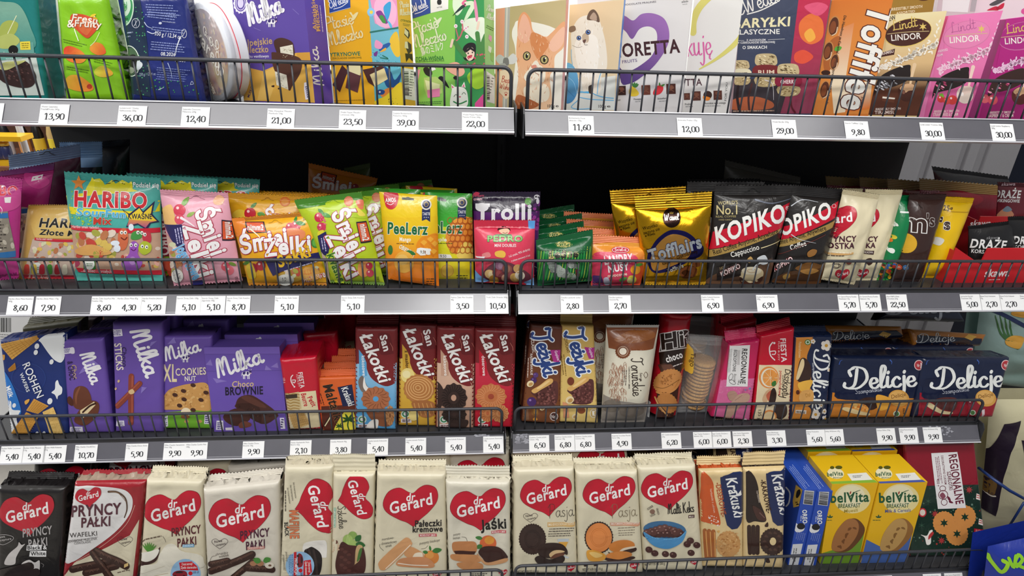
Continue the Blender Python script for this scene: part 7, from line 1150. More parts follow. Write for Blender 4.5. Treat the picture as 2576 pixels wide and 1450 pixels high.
# nut biscuit packs
def jez(x, y, c='#24407a'): return J(S('Jeżyki', x, y, x+105, y+445, 175, '#2b4688', .15, '#eef2f8', .13), S('Jeżyki', x+6, y+4, x+108, y+447, 170, '#2b4688', .1))
def nut(x, y, s): return J(E('#f0dcb0', x, y, 36*s, 30*s, -30), E('#c89a5a', x+4*s, y+4*s, 22*s, 16*s, -30))
def crunch(x, y, s, seed): return J(B('#5c3230', x-110*s, y-10*s, x-60*s, y+60*s, x-80*s, y+130*s, x+120*s, y+130*s, x+150*s, y-40*s, x+110*s, y-110*s, n=4), dots(['#7a4844', '#8a5650', '#4a2624'], 80, [x-60*s, y-10*s, x+110*s, y-90*s, x+130*s, y+120*s, x-60*s, y+125*s], 8*s, 14*s, seed, .8, 'r'), B('#e0b068', x-110*s, y-20*s, x-30*s, y-70*s, x+50*s, y-130*s, x+95*s, y-130*s, x+90*s, y-90*s, x-10*s, y-30*s, x-80*s, y+10*s), B('#f0cc8c', x-60*s, y-40*s, x+40*s, y-110*s, x+70*s, y-110*s, x-20*s, y-40*s))
a = J(G(('#5e2f20', '#7e4a2a', 300, 300, 300, 900), 90, 150, 500, 150, 465, 1130, 85, 1110), jez(205, 215), G('#b0308a', 368, 395, 470, 393, 458, 512, 400, 512), T('Goplana', 410, 405, 440, 500, 26, '#f4e0f0', .02), T('CLASSIC', 178, 298, 195, 425, 30, '#efe4dc', .03), T('RAJSKIE BAKALIE', 172, 432, 175, 640, 22, '#efe4dc', .02), fine('#e0d0c4', 158, 470, 150, 665, 1, 20, 9), crunch(295, 810, 1.0, 3), berry('#5a3a7a', 225, 640, 26, '#8a6aaa'), berry('#4a2a6a', 205, 690, 30, '#8a6aaa'), nut(172, 725, 1.0), berry('#4a2a6a', 185, 905, 46, '#9a7aba'), E('#8a5a2a', 220, 1010, 38, 40), E('#b8843a', 225, 1000, 20, 30), nut(290, 970, .7), G('#e8a03c', 195, 1075, 225, 1050, 245, 1080, 215, 1098), E('#efe6e4', 405, 1050, 40, 42), E('#4a2420', 405, 1050, 34, 36), T('No1', 380, 1068, 432, 1066, 32, '#efe6e4', .04), G('#8a6248', 90, 960, 150, 960, 160, 1080, 110, 1090))
r, _ = bis('brown nut biscuit pack with wavy blue lettering, first right of the bay gap', [182, 145, 498, 165, 462, 1132, 86, 1108], C4, '3R', a, '#5e2f20', t=.035, fin=.016, ft=.6)
rows_behind(r, ['brown nut biscuit pack behind the first one of its file'], dy=.05, dx=0.0, group='brown nut biscuit packs', sz=.97)
a = J(G(('#c9a55a', '#e8c878', 650, 200, 650, 900), 465, 150, 800, 165, 842, 1125, 465, 1112), jez(535, 205), G('#b0308a', 705, 365, 805, 365, 800, 480, 750, 480), T('Goplana', 745, 375, 775, 470, 26, '#f4e0f0', .02), T('ADVOCAAT', 500, 265, 535, 425, 30, '#7a5a20', .03), fine('#8a6a30', 505, 435, 530, 660, 2, 24, 9), crunch(650, 790, 1.0, 5), E('#7a3a24', 570, 700, 34, 40), nut(560, 885, 1.2), E('#8a4a2a', 675, 990, 40, 34), nut(610, 1050, .8), E('#efe6d8', 795, 1020, 36, 44), E('#c8a860', 795, 1020, 29, 36), T('1', 785, 1042, 805, 1040, 46, '#f6f0e0', .05), G('#e09a70', 490, 900, 540, 920, 555, 1060, 500, 1060), G('#e8c060', 690, 380, 700, 375, 700, 380))
r, _ = bis('golden nut biscuit pack with wavy blue lettering', [482, 152, 802, 166, 842, 1126, 464, 1113], C4, '3R', a, '#cda95e', t=.035, fin=.022, ft=.2)
rows_behind(r, ['golden nut biscuit pack behind the front golden one'], dy=.05, dx=0.0, group='golden nut biscuit packs', sz=.95)
a = J(G('#8a4c28', 920, 150, 1440, 150, 1385, 380, 1250, 400, 945, 375), B('#a2602f', 1000, 290, 1200, 190, 1380, 210, 1380, 280, 1150, 330), G('#c9c6c0', 915, 150, 1445, 140, 1436, 172, 930, 172), G('#9a928a', 890, 830, 1320, 900, 1300, 1112, 868, 1116), B('#7e756c', 910, 900, 1040, 880, 1060, 980, 960, 1010, 890, 980), B('#877d74', 1080, 940, 1250, 930, 1290, 1010, 1180, 1060, 1060, 1030), SC_('#7a4326', 1085, 408, 74, 70, 0, 20, .04), ring('#e0cdb4', 4, 1085, 408, 50, 48), E('#efe6d4', 1085, 408, 36, 34), T('Toruńskie', 0, 0, 1, 0, 1, '#222')[:0], S('Toruńskie', 1165, 480, 1185, 850, 120, '#2a1c18', .07), T('Serca', 1252, 620, 1252, 705, 24, '#5a4a44', .01), T('CZEKOLADOWY SMAK', 1140, 560, 1140, 780, 14, '#4a3a34', .02), fine('#6a5a54', 1125, 590, 1115, 750, 3, 18, 8), B('#efe9da', 1290, 640, 1310, 600, 1330, 640, 1310, 670)[:0], L('#6a4a3a', 4, 1290, 640, 1310, 610, 1330, 640, 1310, 670, 1290, 640))
R_ = random.Random(9)
for k in range(70):
    x, y = R_.uniform(950, 1090), R_.uniform(510, 880); x += (y-700)*-.12+max(0, (y-700)*.25); s_ = R_.uniform(14, 34); a += L(R_.choice(('#b08068', '#c49a80', '#9a6850')), 4, x-s_/2, y+s_, x-s_/2, y, x, y-s_*.7, x+s_/2, y, x+s_/2, y+s_, sm=False)
r, _ = pack('gingerbread_bag', 'gingerbread bag', 'cream and brown gingerbread bag with clear ends and script lettering', 'bag', [922, 150, 1442, 150, 1302, 1112, 868, 1117], '3R', a, z=C4, c='#e3ddca', t=.05, lean=8, s=(.02, .045), sc='#cfcac2', wr=.004, mat='paperfilm')
rows_behind(r, ['gingerbread bag half hidden left behind the front gingerbread bag'], dy=.06, dx=-.03, group='gingerbread bags', sz=.98)
# red biscuit tube
def tube():
    b, yf = ROWS['3R']; B0 = at_y(1290+1450/3.919, 780+1120/3.919, .065); B0[2] = b+.0345; R0 = .0288
    Tp = at_y(1290+1598/3.919, 780+70/3.919, .105); ax = Tp-B0; Hh = np.linalg.norm(ax); w_ = ax/Hh
    u = np.cross([0, -1, 0], w_); u = np.cross(w_, np.cross(u, w_)); u /= np.linalg.norm(u); v = np.cross(w_, u)
    M = np.eye(4); M[:3, 0] = u; M[:3, 1] = v; M[:3, 2] = w_; M[:3, 3] = B0
    lift = R0*math.sqrt(max(0, 1-w_[2]**2)); M[2, 3] += lift; off = (B0[0], B0[1], b+.0345)
    r = thing('biscuit_tube', 'red cylindrical biscuit tube with a bold white framed name', 'biscuit tube', off)
    m = MB(); m.lathe([(R0-.001, 0), (R0, .002), (R0, Hh-.012), (R0*.995, Hh-.004), (R0*.9, Hh)], H('#c01226'), 48, M=M)
    art = X_(C4, J(G('#26150f', 1440, 425, 1700, 300, 1740, 470, 1650, 620, 1450, 560), G('#f2ecea', 1470, 230, 1705, 190, 1760, 200, 1725, 375, 1440, 418), G('#2a1a14', 1478, 240, 1700, 200, 1750, 210, 1718, 368, 1450, 408), G('#3a2820', 1480, 245, 1540, 235, 1510, 390, 1455, 400)[:0], T('Hit', 1468, 392, 1795, 330, 148, '#2a1a14', .04, .1, '#f4f0ee', ow=.06), T('choco', 1518, 520, 1680, 468, 64, '#f6f2f0', .05), fine('#e0d4d0', 1575, 555, 1672, 520, 1, 12, 9), G('#4a2a20', 1430, 540, 1500, 525, 1605, 590, 1480, 660), G('#6a4232', 1460, 545, 1560, 535, 1600, 580, 1500, 615), G('#3a1e16', 1480, 660, 1500, 615, 1605, 588, 1600, 625, 1500, 670), G('#3a1a12', 1420, 800, 1600, 700, 1640, 740, 1620, 900, 1580, 1060, 1420, 1060), SC_('#c8884a', 1525, 700, 150, 105, -28, 26, .03), L('#8a5a2a', 7, 1410, 760, 1500, 770, 1640, 690), dots(['#8a5224'], 16, [1430, 660, 1620, 620, 1600, 740, 1430, 750], 4, 6, 3), T('HIT', 1475, 735, 1590, 668, 40, '#a86c34', .03), L('#c8884a', 22, 1420, 810, 1500, 830, 1600, 780, 1650, 700), SC_('#b87a40', 1520, 920, 110, 95, 40, 22, .03), L('#4a2416', 18, 1410, 880, 1450, 950, 1530, 1030), L('#d09a5c', 14, 1400, 860, 1440, 940, 1520, 1040), G('#eeeeee', 1320, 880, 1360, 910, 1345, 1060, 1308, 1050), fine('#333', 1330, 905, 1322, 1040, 3, 9, 4)))
    for i, (P, F, c, f) in enumerate(art):
        V2, F2 = refine(np.asarray(P, float), F, 4, (1, 1)); d = rays(V2); X = []
        o = CAM-M[:3, 3]; keep = []
        rr = R0+.0003+.00006*i
        for dd in d:                                              # meet the cylinder wall
            A_, Bq = dd-w_*(dd@w_), o-w_*(o@w_); qa, qb, qc = A_@A_, 2*A_@Bq, Bq@Bq-rr*rr; D = qb*qb-4*qa*qc
            keep.append(D > 0); tt = (-qb-math.sqrt(max(D, 0)))/(2*qa); X.append(CAM+dd*tt)
        X = np.array(X); F3 = []
        for t in F2:
            if all(keep[k] for k in t):
                n_ = np.cross(X[t[1]]-X[t[0]], X[t[2]]-X[t[0]]); F3.append(t if n_@(CAM-X[t[0]]) > 0 else t[::-1])
        m.add(X, F3, H(c), 0, False)
    m.build('tube_body', 'film', r, off=off)
    m = MB(); m.lathe([(R0*.96, Hh-.001), (R0*1.03, Hh-.0005), (R0*1.03, Hh+.006), (R0*.9, Hh+.0075), (.002, Hh+.0075)], H('#b80f22'), 48, M=M); m.build('cap', 'plastic', r, off=off)
tube()
# clear pack of stacked oat biscuits
def oats():
    row = '3R'; b, yf = ROWS[row]
    r, sk = pack('biscuit_pack', 'biscuit pack', 'clear pack with a tall stack of oat biscuits and a yellow tab', 'bag', [152, 240, 566, 265, 392, 1112, 46, 1078], row, J(G('#cf6aa8', 180, 300, 535, 325, 525, 352, 185, 325), G('#e9e4de', 170, 255, 545, 280, 538, 326, 178, 300), T('Tago', 330, 345, 400, 350, 18, '#f6e6f0', .02), L('#d0609a', 9, 60, 1040, 130, 900, 110, 780), L('#e9d8e0', 6, 75, 1040, 142, 900, 120, 770)), z=C5, c='#ffffff', t=.058, lean=9, y0=.066, s=(.03, .07), mat='clear_film', mats2='card', wr=.003)
    for ch in r.children:
        if ch.name.startswith('body'): ch.name = 'wrapper'
    M_ = MB()
    P0 = sk.pos(np.array([[.5, .05]]))[0]-sk.N*.027; P1 = sk.pos(np.array([[.5, .70]]))[0]-sk.N*.027; n = 14; st = (P1-P0)/n; hh = np.linalg.norm(st); w_ = st/hh; rr = .0235
    m = MB(); m.lathe([(rr*.9, 0), (rr, hh*.2), (rr*1.01, hh*.5), (rr*.97, hh*.8), (rr*.75, hh*.97), (rr*.3, hh*1.0)], H('#c69a5c'), 30, cols=[H('#8f6430'), H('#a4753a'), H('#b88a4c'), H('#c09354'), H('#b98b4c'), H('#b28446')])
    b0 = m.build('biscuit', 'biscuit', r); u = sk.U-w_*(sk.U@w_); u /= np.linalg.norm(u); v = np.cross(w_, u); R = random.Random(2)
    for k in range(n):
        o = b0 if k == 0 else b0.copy()
        if k: COL.objects.link(o); o.parent = r
        p = P0+st*k+u*R.uniform(-.002, .002); o.matrix_local = Matrix(((u[0], v[0], w_[0], p[0]), (u[1], v[1], w_[1], p[1]), (u[2], v[2], w_[2], p[2]), (0, 0, 0, 1)))
    sticker('tab', r, sk, J(B('#e8b83a', 150, 330, 190, 370, 215, 420, 210, 620, 160, 615, 135, 590, 140, 400, n=3), T('Tago', 190, 420, 182, 560, 44, '#5a3a1a', .02, .1)), 'yellow tab', z=C5)
    rows_behind(r, ['clear oat biscuit pack behind the front clear one'], dy=.075, dx=.01, group='clear oat biscuit packs')
oats()
SM = lambda x, y, s: J(L('#f6eaea', 11*s, x, y, x-28*s, y+45*s, x-20*s, y+120*s, x+20*s, y+165*s), L('#f6eaea', 9*s, x-22*s, y+85*s, x+25*s, y+82*s, x+22*s, y+110*s, x-4*s, y+112*s), E('#f6eaea', x+16*s, y+6*s, 10*s))
a = J(G('#c8205a', 570, 330, 880, 300, 850, 660, 475, 690), G('#d86a9c', 475, 675, 825, 660, 775, 1100, 395, 1065), dots(['#e48ab4', '#e07aa8'], 90, [500, 690, 790, 680, 760, 860, 450, 850], 4, 7, 3), dots(['#6a90b8', '#c05a8a'], 14, [700, 790, 800, 750, 780, 850, 690, 840], 6, 13, 4), G('#eceaea', 568, 352, 770, 345, 745, 755, 535, 755), T('REGIONALNE', 692, 380, 672, 725, 50, '#2a2626', .03), T('BISZKOPTOWE', 612, 392, 596, 605, 30, '#2a2626', .02), T('Biscuits', 612, 630, 606, 710, 22, '#6a6666', .01), G('#c8c4c4', 645, 395, 672, 395, 666, 540, 640, 540), T('100 g', 652, 690, 648, 735, 16, '#2a2626', .02), fine('#6a6666', 590, 380, 570, 620, 3, 14, 4), ring('#4a4646', 4, 580, 660, 18, 34, 20), ring('#4a4646', 4, 595, 710, 18, 34, -60), B('#b89080', 545, 830, 570, 800, 620, 800, 650, 850, 620, 890, 570, 890), B('#c39c8a', 600, 890, 660, 830, 740, 820, 768, 850, 750, 900, 690, 930, 560, 1080, 520, 1070, 540, 960), L('#9a7264', 4, 620, 890, 690, 840), E('#e8e0e4', 722, 1085, 16), B('#7ab0b8', 570, 330, 700, 320, 690, 345, 580, 345)[:0])
bis('pink sponge biscuit pack with a white upright label', [566, 345, 876, 300, 776, 1102, 394, 1062], C5, '3R', a, '#c8205a', t=.035, fin=.018, ft=.5, mat='film')
a = J(G('#c8122e', 880, 260, 1220, 180, 1195, 530, 860, 540), G('#ecd9b4', 860, 540, 1190, 530, 1166, 1096, 795, 1092), T('FIESTA', 1068, 282, 1080, 515, 52, '#f6eaea', .035), T('FUN & JOY', 1046, 310, 1046, 500, 15, '#f0c8c8', .02), SM(992, 320, 1.05), E('#e8924a', 955, 665, 98, 108), E('#f3ead4', 960, 668, 84, 94), E('#eda050', 968, 668, 74, 84), *[L('#f6dcb0', 4, 968, 668, 968+72*math.cos(t), 668+80*math.sin(t)) for t in np.linspace(0, 6.28, 9)], G('#e89a4a', 980, 595, 1042, 630, 985, 690), leaf('#3a7a34', 990, 750, 60, -60, .7), S('Biszkopty', 1118, 585, 1082, 860, 90, '#2a1a14', .085), T('pomarańczowe', 1062, 600, 1050, 840, 26, '#c8302a', .02), fine('#5a4a3a', 1098, 640, 1092, 760, 1, 9, 6), B('#d8b088', 890, 880, 930, 800, 980, 780, 960, 860, 920, 920), B('#c8664a', 930, 840, 980, 790, 1000, 820, 960, 900), B('#33201c', 960, 880, 980, 790, 1010, 770, 1030, 830, 1010, 920, 950, 950), B('#3a2622', 1000, 1000, 1020, 930, 1080, 910, 1130, 950, 1130, 1030, 1080, 1075, 1020, 1070), B('#e8d4a8', 1005, 1050, 1050, 1075, 1100, 1080, 1060, 1095, 1010, 1080), E('#e8924a', 960, 1050, 70, 66), E('#f3d8a8', 960, 1052, 56, 52), T('135 g', 850, 985, 850, 1085, 30, '#3a2a1c', .02))
r, _ = bis('red and cream orange sponge biscuit pack', [882, 262, 1218, 182, 1166, 1096, 792, 1092], C5, '3R', a, '#c8122e', t=.035, fin=.014, ft=.6, mat='film')
rows_behind(r, ['red biscuit pack with a white smile standing behind the orange sponge pack', 'dark red biscuit pack further behind the orange sponge pack'], dy=[.045, .095], dx=[-.05, -.045], sz=[.97, .97], group='red and cream biscuit packs')
def delf(x, y, s, c='#f2f4f2'): return S('Delicje', x, y, x+665*s, y-32*s, 205*s, c, .15, con=.5)
FL = lambda x, y, s: J(*[E('#efe6dc', x+16*s*math.cos(t), y+16*s*math.sin(t), 12*s) for t in np.linspace(0, 6.28, 5, False)], E('#d8a03a', x, y, 8*s))
a = J(G('#d88a34', 1215, 265, 1400, 262, 1370, 600, 1380, 1090, 1165, 1090), B('#1c2748', 1400, 255, 1592, 255, 1560, 700, 1532, 1092, 1385, 1092, 1370, 980, 1330, 930, 1400, 840, 1350, 740, 1390, 620, 1330, 480, 1370, 350, n=4), T('Pomarańczowe', 1250, 315, 1248, 470, 26, '#efcf9a', .02), E('#4a7a3a', 1338, 318, 30, 28), E('#dfe8d4', 1338, 318, 22, 20), E('#4a7a3a', 1338, 318, 12), S('Delicje', 1398, 395, 1385, 985, 165, '#f2f4f2', .13, con=.5), T('Szampańskie', 1383, 520, 1392, 680, 22, '#cfd4e0', .01, .15), B('#3a2420', 1230, 640, 1265, 490, 1320, 480, 1370, 560, 1365, 680, 1300, 715, 1240, 700), B('#e8cfa0', 1225, 660, 1270, 500, 1300, 490, 1300, 560, 1260, 660, 1235, 690), B('#f0b84a', 1245, 720, 1380, 690, 1365, 760, 1320, 815, 1260, 790), B('#e0a860', 1250, 870, 1270, 810, 1330, 785, 1390, 800, 1390, 900, 1340, 945, 1280, 930), T('Del', 1320, 860, 1365, 850, 36, '#c08a40', .02), E('#5a2a1a', 1240, 810, 18, 22), G('#ece4d8', 1218, 985, 1325, 990, 1322, 1025, 1218, 1018), fine('#5a3a1a', 1225, 995, 1315, 1000, 2, 12, 8), FL(1520, 350, 2.0), FL(1390, 310, .9), FL(1415, 1030, 1.8), FL(1500, 1000, 1.0), FL(1510, 1070, 1.2), FL(1470, 940, .8), FL(1550, 590, .8))
bis('orange and navy jelly biscuit pack standing upright with flower print', [1218, 268, 1592, 258, 1532, 1092, 1165, 1092], C5, '3R', a, '#1c2748', t=.05, fin=.012, ft=.7, mat='film')
def deli(q, label, foot, ex, dx):
    X = lambda *p: [v+(dx if i % 2 == 0 else 0) for i, v in enumerate(p)]
    a = J(G(foot, *X(205, 830, 1010, 860, 965, 1085, 150, 1088)), B('#141c3a', *X(225, 700, 1060, 700, 1010, 870, 800, 880, 560, 905, 250, 890, 235, 800), n=3), delf(X(318)[0], 800, 1.04), E('#e8c8c8', *X(1033, 568), 46, 50), E('#b8303a', *X(1033, 568), 38, 42), T('Nr', *X(1015, 585), *X(1040, 585), 30, '#f6e8e8', .03), T('1', *X(1048, 600), *X(1058, 600), 54, '#f6e8e8', .04), S('Szampańskie', *X(425, 845), *X(680, 815), 46, '#d8dce8', .07), L('#3a5aa8', 10, *X(270, 560, 280, 530, 300, 520), w1=3), L('#4466b8', 12, *X(760, 520, 775, 540, 770, 560), w1=3), E('#d8a04c', *X(840, 885), 100, 80, 10), E('#e3b064', *X(835, 880), 82, 64, 10), T('Delicje', *X(770, 890), *X(910, 862), 36, '#8a5a20', .01, .1))
    a += [(np.asarray(P)+[dx, 0], F, c, f) for P, F, c, f in ex]
    return bis(label, q, C6, '3R', a, '#17213f', t=.06, lean=14, mat='film', edge=.01, wr=.0025)
om = J(B('#3a2018', 430, 940, 520, 880, 640, 890, 650, 960, 560, 1000), B('#e8a04a', 310, 960, 400, 935, 520, 950, 560, 1020, 480, 1010), dots(['#d87a2a', '#f0c070'], 26, [380, 940, 520, 950, 540, 1000, 390, 980], 6, 14, 3), B('#ecd098', 295, 980, 340, 970, 480, 1010, 560, 1030, 540, 1050, 420, 1035, 310, 1000), B('#e8a83c', 620, 900, 640, 850, 760, 890, 740, 980, 650, 1000), E('#dfe8d4', 820, 1035, 32, 28), E('#4a7a3a', 820, 1035, 22), fine('#3a2a1a', 880, 985, 900, 985, 4, 14, 8))
r1, _ = deli([225, 488, 1112, 492, 962, 1084, 150, 1088], 'wide navy jelly biscuit pack with orange foot at the front', '#cf7f28', om, 0)
rd = J(B('#5a2a28', 330, 920, 420, 880, 560, 890, 540, 1000, 420, 990), B('#ecd8a8', 275, 960, 310, 930, 420, 1000, 520, 1020, 500, 1040, 400, 1030), berry('#8a1f34', 700, 930, 40), E('#dfe8d4', 715, 1025, 30, 26), E('#4a7a3a', 715, 1025, 20), G('#d8c8cc', 800, 1000, 830, 990, 820, 1060, 790, 1065))
r2, _ = deli([1085, 502, 1932, 502, 1760, 1080, 985, 1076], 'wide navy jelly biscuit pack with crimson foot at the right end', '#9a1a2c', rd, 835)
rows_behind(r1, ['wide navy pack with orange foot standing second in its file'], dy=.075, dx=-.008, group='wide navy packs with orange feet', sz=.85)
rows_behind(r2, ['wide navy pack with crimson foot standing second in its file'], dy=.075, dx=-.008, group='wide navy packs with crimson feet', sz=.85)
for q, nm, yy in (([130, 180, 880, 190, 905, 300, 185, 350], 'orange topped navy pack lying on the wide packs, left of two', .15), ([950, 215, 1700, 270, 1640, 380, 1000, 375], 'orange topped navy pack lying on the wide packs, right of two', .15)):
    x0, x1, y = q[0], q[2], q[7]
    a = J(G('#141b33', q[6], y, q[6]+20, y-95, x1-60, q[3]+45, q[4], q[5]), S('Delicje', x0+60, y-18, x0+430, y-38, 88, '#c8ccd0', .1, con=.5), G('#d8a84a', x0+520, y-70, x0+560, y-105, x0+640, y-80, x0+590, y-40), B('#3a2218', x0+400, y-20, x0+540, y-50, x0+570, y-10))
    bis(nm, q, C6, '3R', a, '#b8742a', t=.05, lean=35, y0=yy, lift=.122, mat='film', edge=.008, wr=.002)
bis('navy pack lying topmost in the wide biscuit file, brand half hidden by the shelf', [720, 20, 1420, 20, 1500, 150, 660, 130], C6, '3R', delf(720, 85, .95, '#aeb6c4'), '#18213c', t=.04, lean=30, y0=.26, lift=.115, mat='film', edge=.01)
for lb, q, c, x in (('dark olive pack top showing above the blue wafers', [190, 200, 720, 130, 740, 900, 220, 900], '#3d3a1c', 0), ('maroon pack top behind the small purple cookies', [430, 120, 860, 110, 880, 900, 440, 900], '#2e1c22', 0)):
    bis(lb, q, C1, '3L', (), c, t=.03, y0=.17 if c == '#3d3a1c' else .24, lean=4, fin=.015)
# ================================================================== lowest shelf
D1, D2, D3, D4, D5, D6 = (0, 1130, 4.531), (480, 1130, 4.531), (900, 1130, 4.531), (1270, 1120, 4.394), (1700, 1110, 4.264), (2040, 1090, 4.028)
CRM = '#ded5ba'
def crm(label, q, z, row, art, c=CRM, **k):
    for a_, b_ in (('t', .045), ('mat', 'paperfilm'), ('lean', 5), ('fin', .011), ('ft', .75), ('wr', .0042), ('edge', .01)): k.setdefault(a_, b_)
    return bis(label, q, z, row, art, c, **k)
PP = lambda x, y, w, c='#4a1a2c', h=.36: J(T('PRYNCY', x, y, x+w, y-w*.12, w*.27, c, .04, .1), T('PAŁKI', x+w*.2, y+w*.36, x+w*.84, y+w*.27, w*.27, c, .04, .1))
def nowa(x, y, s, c='#4a3a3c'): return J(L(c, 4, x, y+52*s, x-70*s, y, x-78*s, y-35*s, x-40*s, y-52*s, x, y-32*s, x+50*s, y-55*s, x+85*s, y-30*s, x+60*s, y+10*s, x, y+52*s), T('Nowa', x-55*s, y-8*s, x+25*s, y-22*s, 26*s, c, .015, .15), T('receptura', x-35*s, y+25*s, x+62*s, y+5*s, 22*s, c, .015, .15))
def stick(x0, y0, x1, y1, w, c='#3c2620', c2='#5a3e34'):
    return J(L(c, w, x0, y0, x1, y1, sm=False), L(c2, w*.3, x0, y0-w*.22, x1, y1-w*.22, sm=False), *[L('#7a5e50', 4, x0+(x1-x0)*t-8, y0+(y1-y0)*t+w*.1, x0+(x1-x0)*(t+.04), y0+(y1-y0)*(t+.04)-w*.25, x0+(x1-x0)*(t+.09)+6, y0+(y1-y0)*(t+.09)+w*.1) for t in (.15, .4, .65)])
def promo(x, y, s, r=0):
    e = lambda px, py: (x+(px*math.cos(r)-py*math.sin(r))*s, y+(px*math.sin(r)+py*math.cos(r))*s)
    q = lambda *p: [v for i in range(0, len(p), 2) for v in e(p[i], p[i+1])]
    return J(E('#9ac4e8', x, y, 172*s, 172*s), G('#d0202f', *q(-75, -130, 70, -145, 130, -90, 145, -40, -60, -45)), T('Chcesz nagrody?', *e(-45, -100), *e(80, -105), 26*s, '#f6eaea', .03), T('Zjedz ciasteczko', *e(-55, -62), *e(125, -66), 26*s, '#f6eaea', .03), B('#8a1f2c', *q(-150, 0, -120, -30, -60, -40, 0, -30, 20, 5, 0, 25, -130, 25), n=4), B('#2a2428', *q(-110, -22, -60, -32, -30, -15, -100, -10), n=4), E('#2a2428', *e(-120, 24), 14*s), E('#2a2428', *e(-20, 24), 14*s), E('#d0202f', *e(55, -8), 24*s), T('500 zł', *e(82, -5), *e(150, -12), 26*s, '#3a3a6a', .02), G('#c8202f', *q(-170, 40, 168, 30, 165, 62, -165, 72)), T('PROMOCJA', *e(-90, 64), *e(105, 58), 30*s, '#f6eaea', .035), fine('#2a5a9a', *e(-140, 85), *e(130, 80), 3, 20*s, 8*s))
a = J(gerard(310, 725, 315, -6), PP(262, 1005, 335, '#b8b4b4'), G('#f0eff0', 312, 1095, 478, 1092, 476, 1150, 305, 1155), T('Black', 318, 1145, 470, 1140, 42, '#1a1718', .04), T('&', 495, 1142, 540, 1140, 42, '#f0eff0', .03), G('#f0eff0', 345, 1165, 530, 1160, 528, 1228, 335, 1225), T('White', 352, 1215, 520, 1208, 42, '#1a1718', .04), L('#d8d4d4', 4, -40, 985, 60, 975, 150, 1000, 140, 1040, 40, 1090, -40, 1060), T('Nowa', -20, 1020, 62, 1005, 26, '#c8c4c4', .015), T('receptura', -30, 1055, 135, 1030, 24, '#c8c4c4', .015), B('#cfcac8', 55, 1310, 100, 1200, 200, 1110, 220, 1060, 250, 1090, 290, 1080, 240, 1140, 190, 1230, 170, 1310), B('#d8d4d2', 245, 1320, 330, 1260, 400, 1290, 455, 1270, 450, 1400, 400, 1440, 320, 1430), L('#241a1a', 110, -40, 1390, 340, 1340, sm=False), L('#2c2020', 90, 60, 1480, 420, 1400, sm=False), L('#8a8686', 6, 470, 1300, 500, 1320, 490, 1345))
r, _ = crm('black wafer stick pack with a red heart and white splashes, at the left end', [-42, 455, 728, 462, 684, 1505, -60, 1505], D1, '4L', a, '#1b1819', mat='film', fin=.012, t=.05)
rows_behind(r, ['second black wafer stick pack of its file', 'third black wafer stick pack of its file'], dy=.075, dx=.012, sz=.98, group='black wafer stick packs')
a = J(B('#e6e4e4', 825, 420, 1100, 425, 1360, 450, 1470, 500, 1515, 600, 1470, 760, 1300, 960, 1000, 1180, 820, 1290, 710, 1270, 760, 900), B('#9a1c28', 1500, 400, 1650, 390, 1600, 800, 1480, 980, 1200, 1120, 900, 1290, 860, 1285, 1150, 1080, 1400, 880, 1525, 650, 1530, 520), G(CRM, 1590, 800, 1530, 1505, 690, 1505, 850, 1295, 1200, 1130, 1480, 985), L('#d8b0a0', 5, 870, 1280, 1200, 1080, 1440, 860, 1540, 640), gerard(1010, 535, 150, -7), L('#5a4030', 24, 1240, 485, 1340, 490, 1430, 560, 1450, 680, 1420, 780, w1=12), L('#8a6a50', 9, 1255, 482, 1350, 500, 1440, 600, w1=4), T('PRYNCY', 818, 770, 1385, 735, 122, '#552434', .045, .08), T('PAŁKI', 930, 890, 1260, 870, 105, '#552434', .045, .08), T('WAFELKI', 800, 1010, 1110, 985, 52, '#3a3434', .005), L('#5a5454', 3, 775, 1040, 1120, 1000), T('ZDOBIONE MLECZNĄ', 775, 1065, 1110, 1030, 26, '#5a5454', .0), T('CZEKOLADĄ', 850, 1085, 1040, 1065, 24, '#5a5454', .0), nowa(1425, 1055, 1.05), stick(830, 1370, 1270, 1270, 84), stick(980, 1410, 1330, 1330, 80), stick(1100, 1160, 1440, 1330, 86), stick(1060, 1180, 1290, 1480, 70), G('#e0c080', 1420, 1310, 1465, 1290, 1468, 1325, 1418, 1350), fine('#7a6a5a', 1340, 1400, 1480, 1370, 1, 10, 12), G('#9a1c28', 715, 1260, 830, 1300, 700, 1420))
r, _ = crm('white and dark red wafer stick pack with bars pictured', [828, 405, 1648, 388, 1532, 1505, 690, 1505], D1, '4L', a, '#a01d29', mat='film', fin=.010, ft=1.2, side='#b09a88')
rows_behind(r, ['second white and dark red wafer stick pack, its heart showing above the front one'], dy=.095, dx=.014, group='white and red wafer stick packs')
a = J(gerard(1972, 700, 330, -8), PP(1958, 995, 335, '#5a2028'), G('#5aa0c8', 2082, 1090, 2215, 1080, 2215, 1115, 2085, 1122), T('KOKOSOWE', 2090, 1114, 2208, 1108, 22, '#e8f0f4', .03), fine('#6a5a4a', 1600, 1035, 1840, 985, 1, 10, 14), L('#5a5048', 4, 1855, 995, 1880, 1030, 1890, 1060), *[leaf('#5a9a3a', 1700, 1180, 120, q, .16) for q in (-130, -115, -100, -88, -75, -60, -45)], B('#3a1c1a', 1575, 1190, 1600, 1300, 1700, 1310, 1790, 1260, 1830, 1120, 1800, 1150, 1780, 1230, 1700, 1280, 1610, 1270), B('#f0ece0', 1590, 1190, 1700, 1165, 1815, 1140, 1780, 1230, 1690, 1280, 1620, 1265), B('#e9e4d4', 1820, 1200, 1900, 1090, 1990, 1080, 2080, 1160, 2320, 1230, 2320, 1505, 1570, 1505, 1590, 1340, 1780, 1300), L('#d0c8b4', 6, 1600, 1410, 1880, 1330), L('#c0b498', 6, 1620, 1470, 1920, 1410), promo(2120, 1420, 1.0))
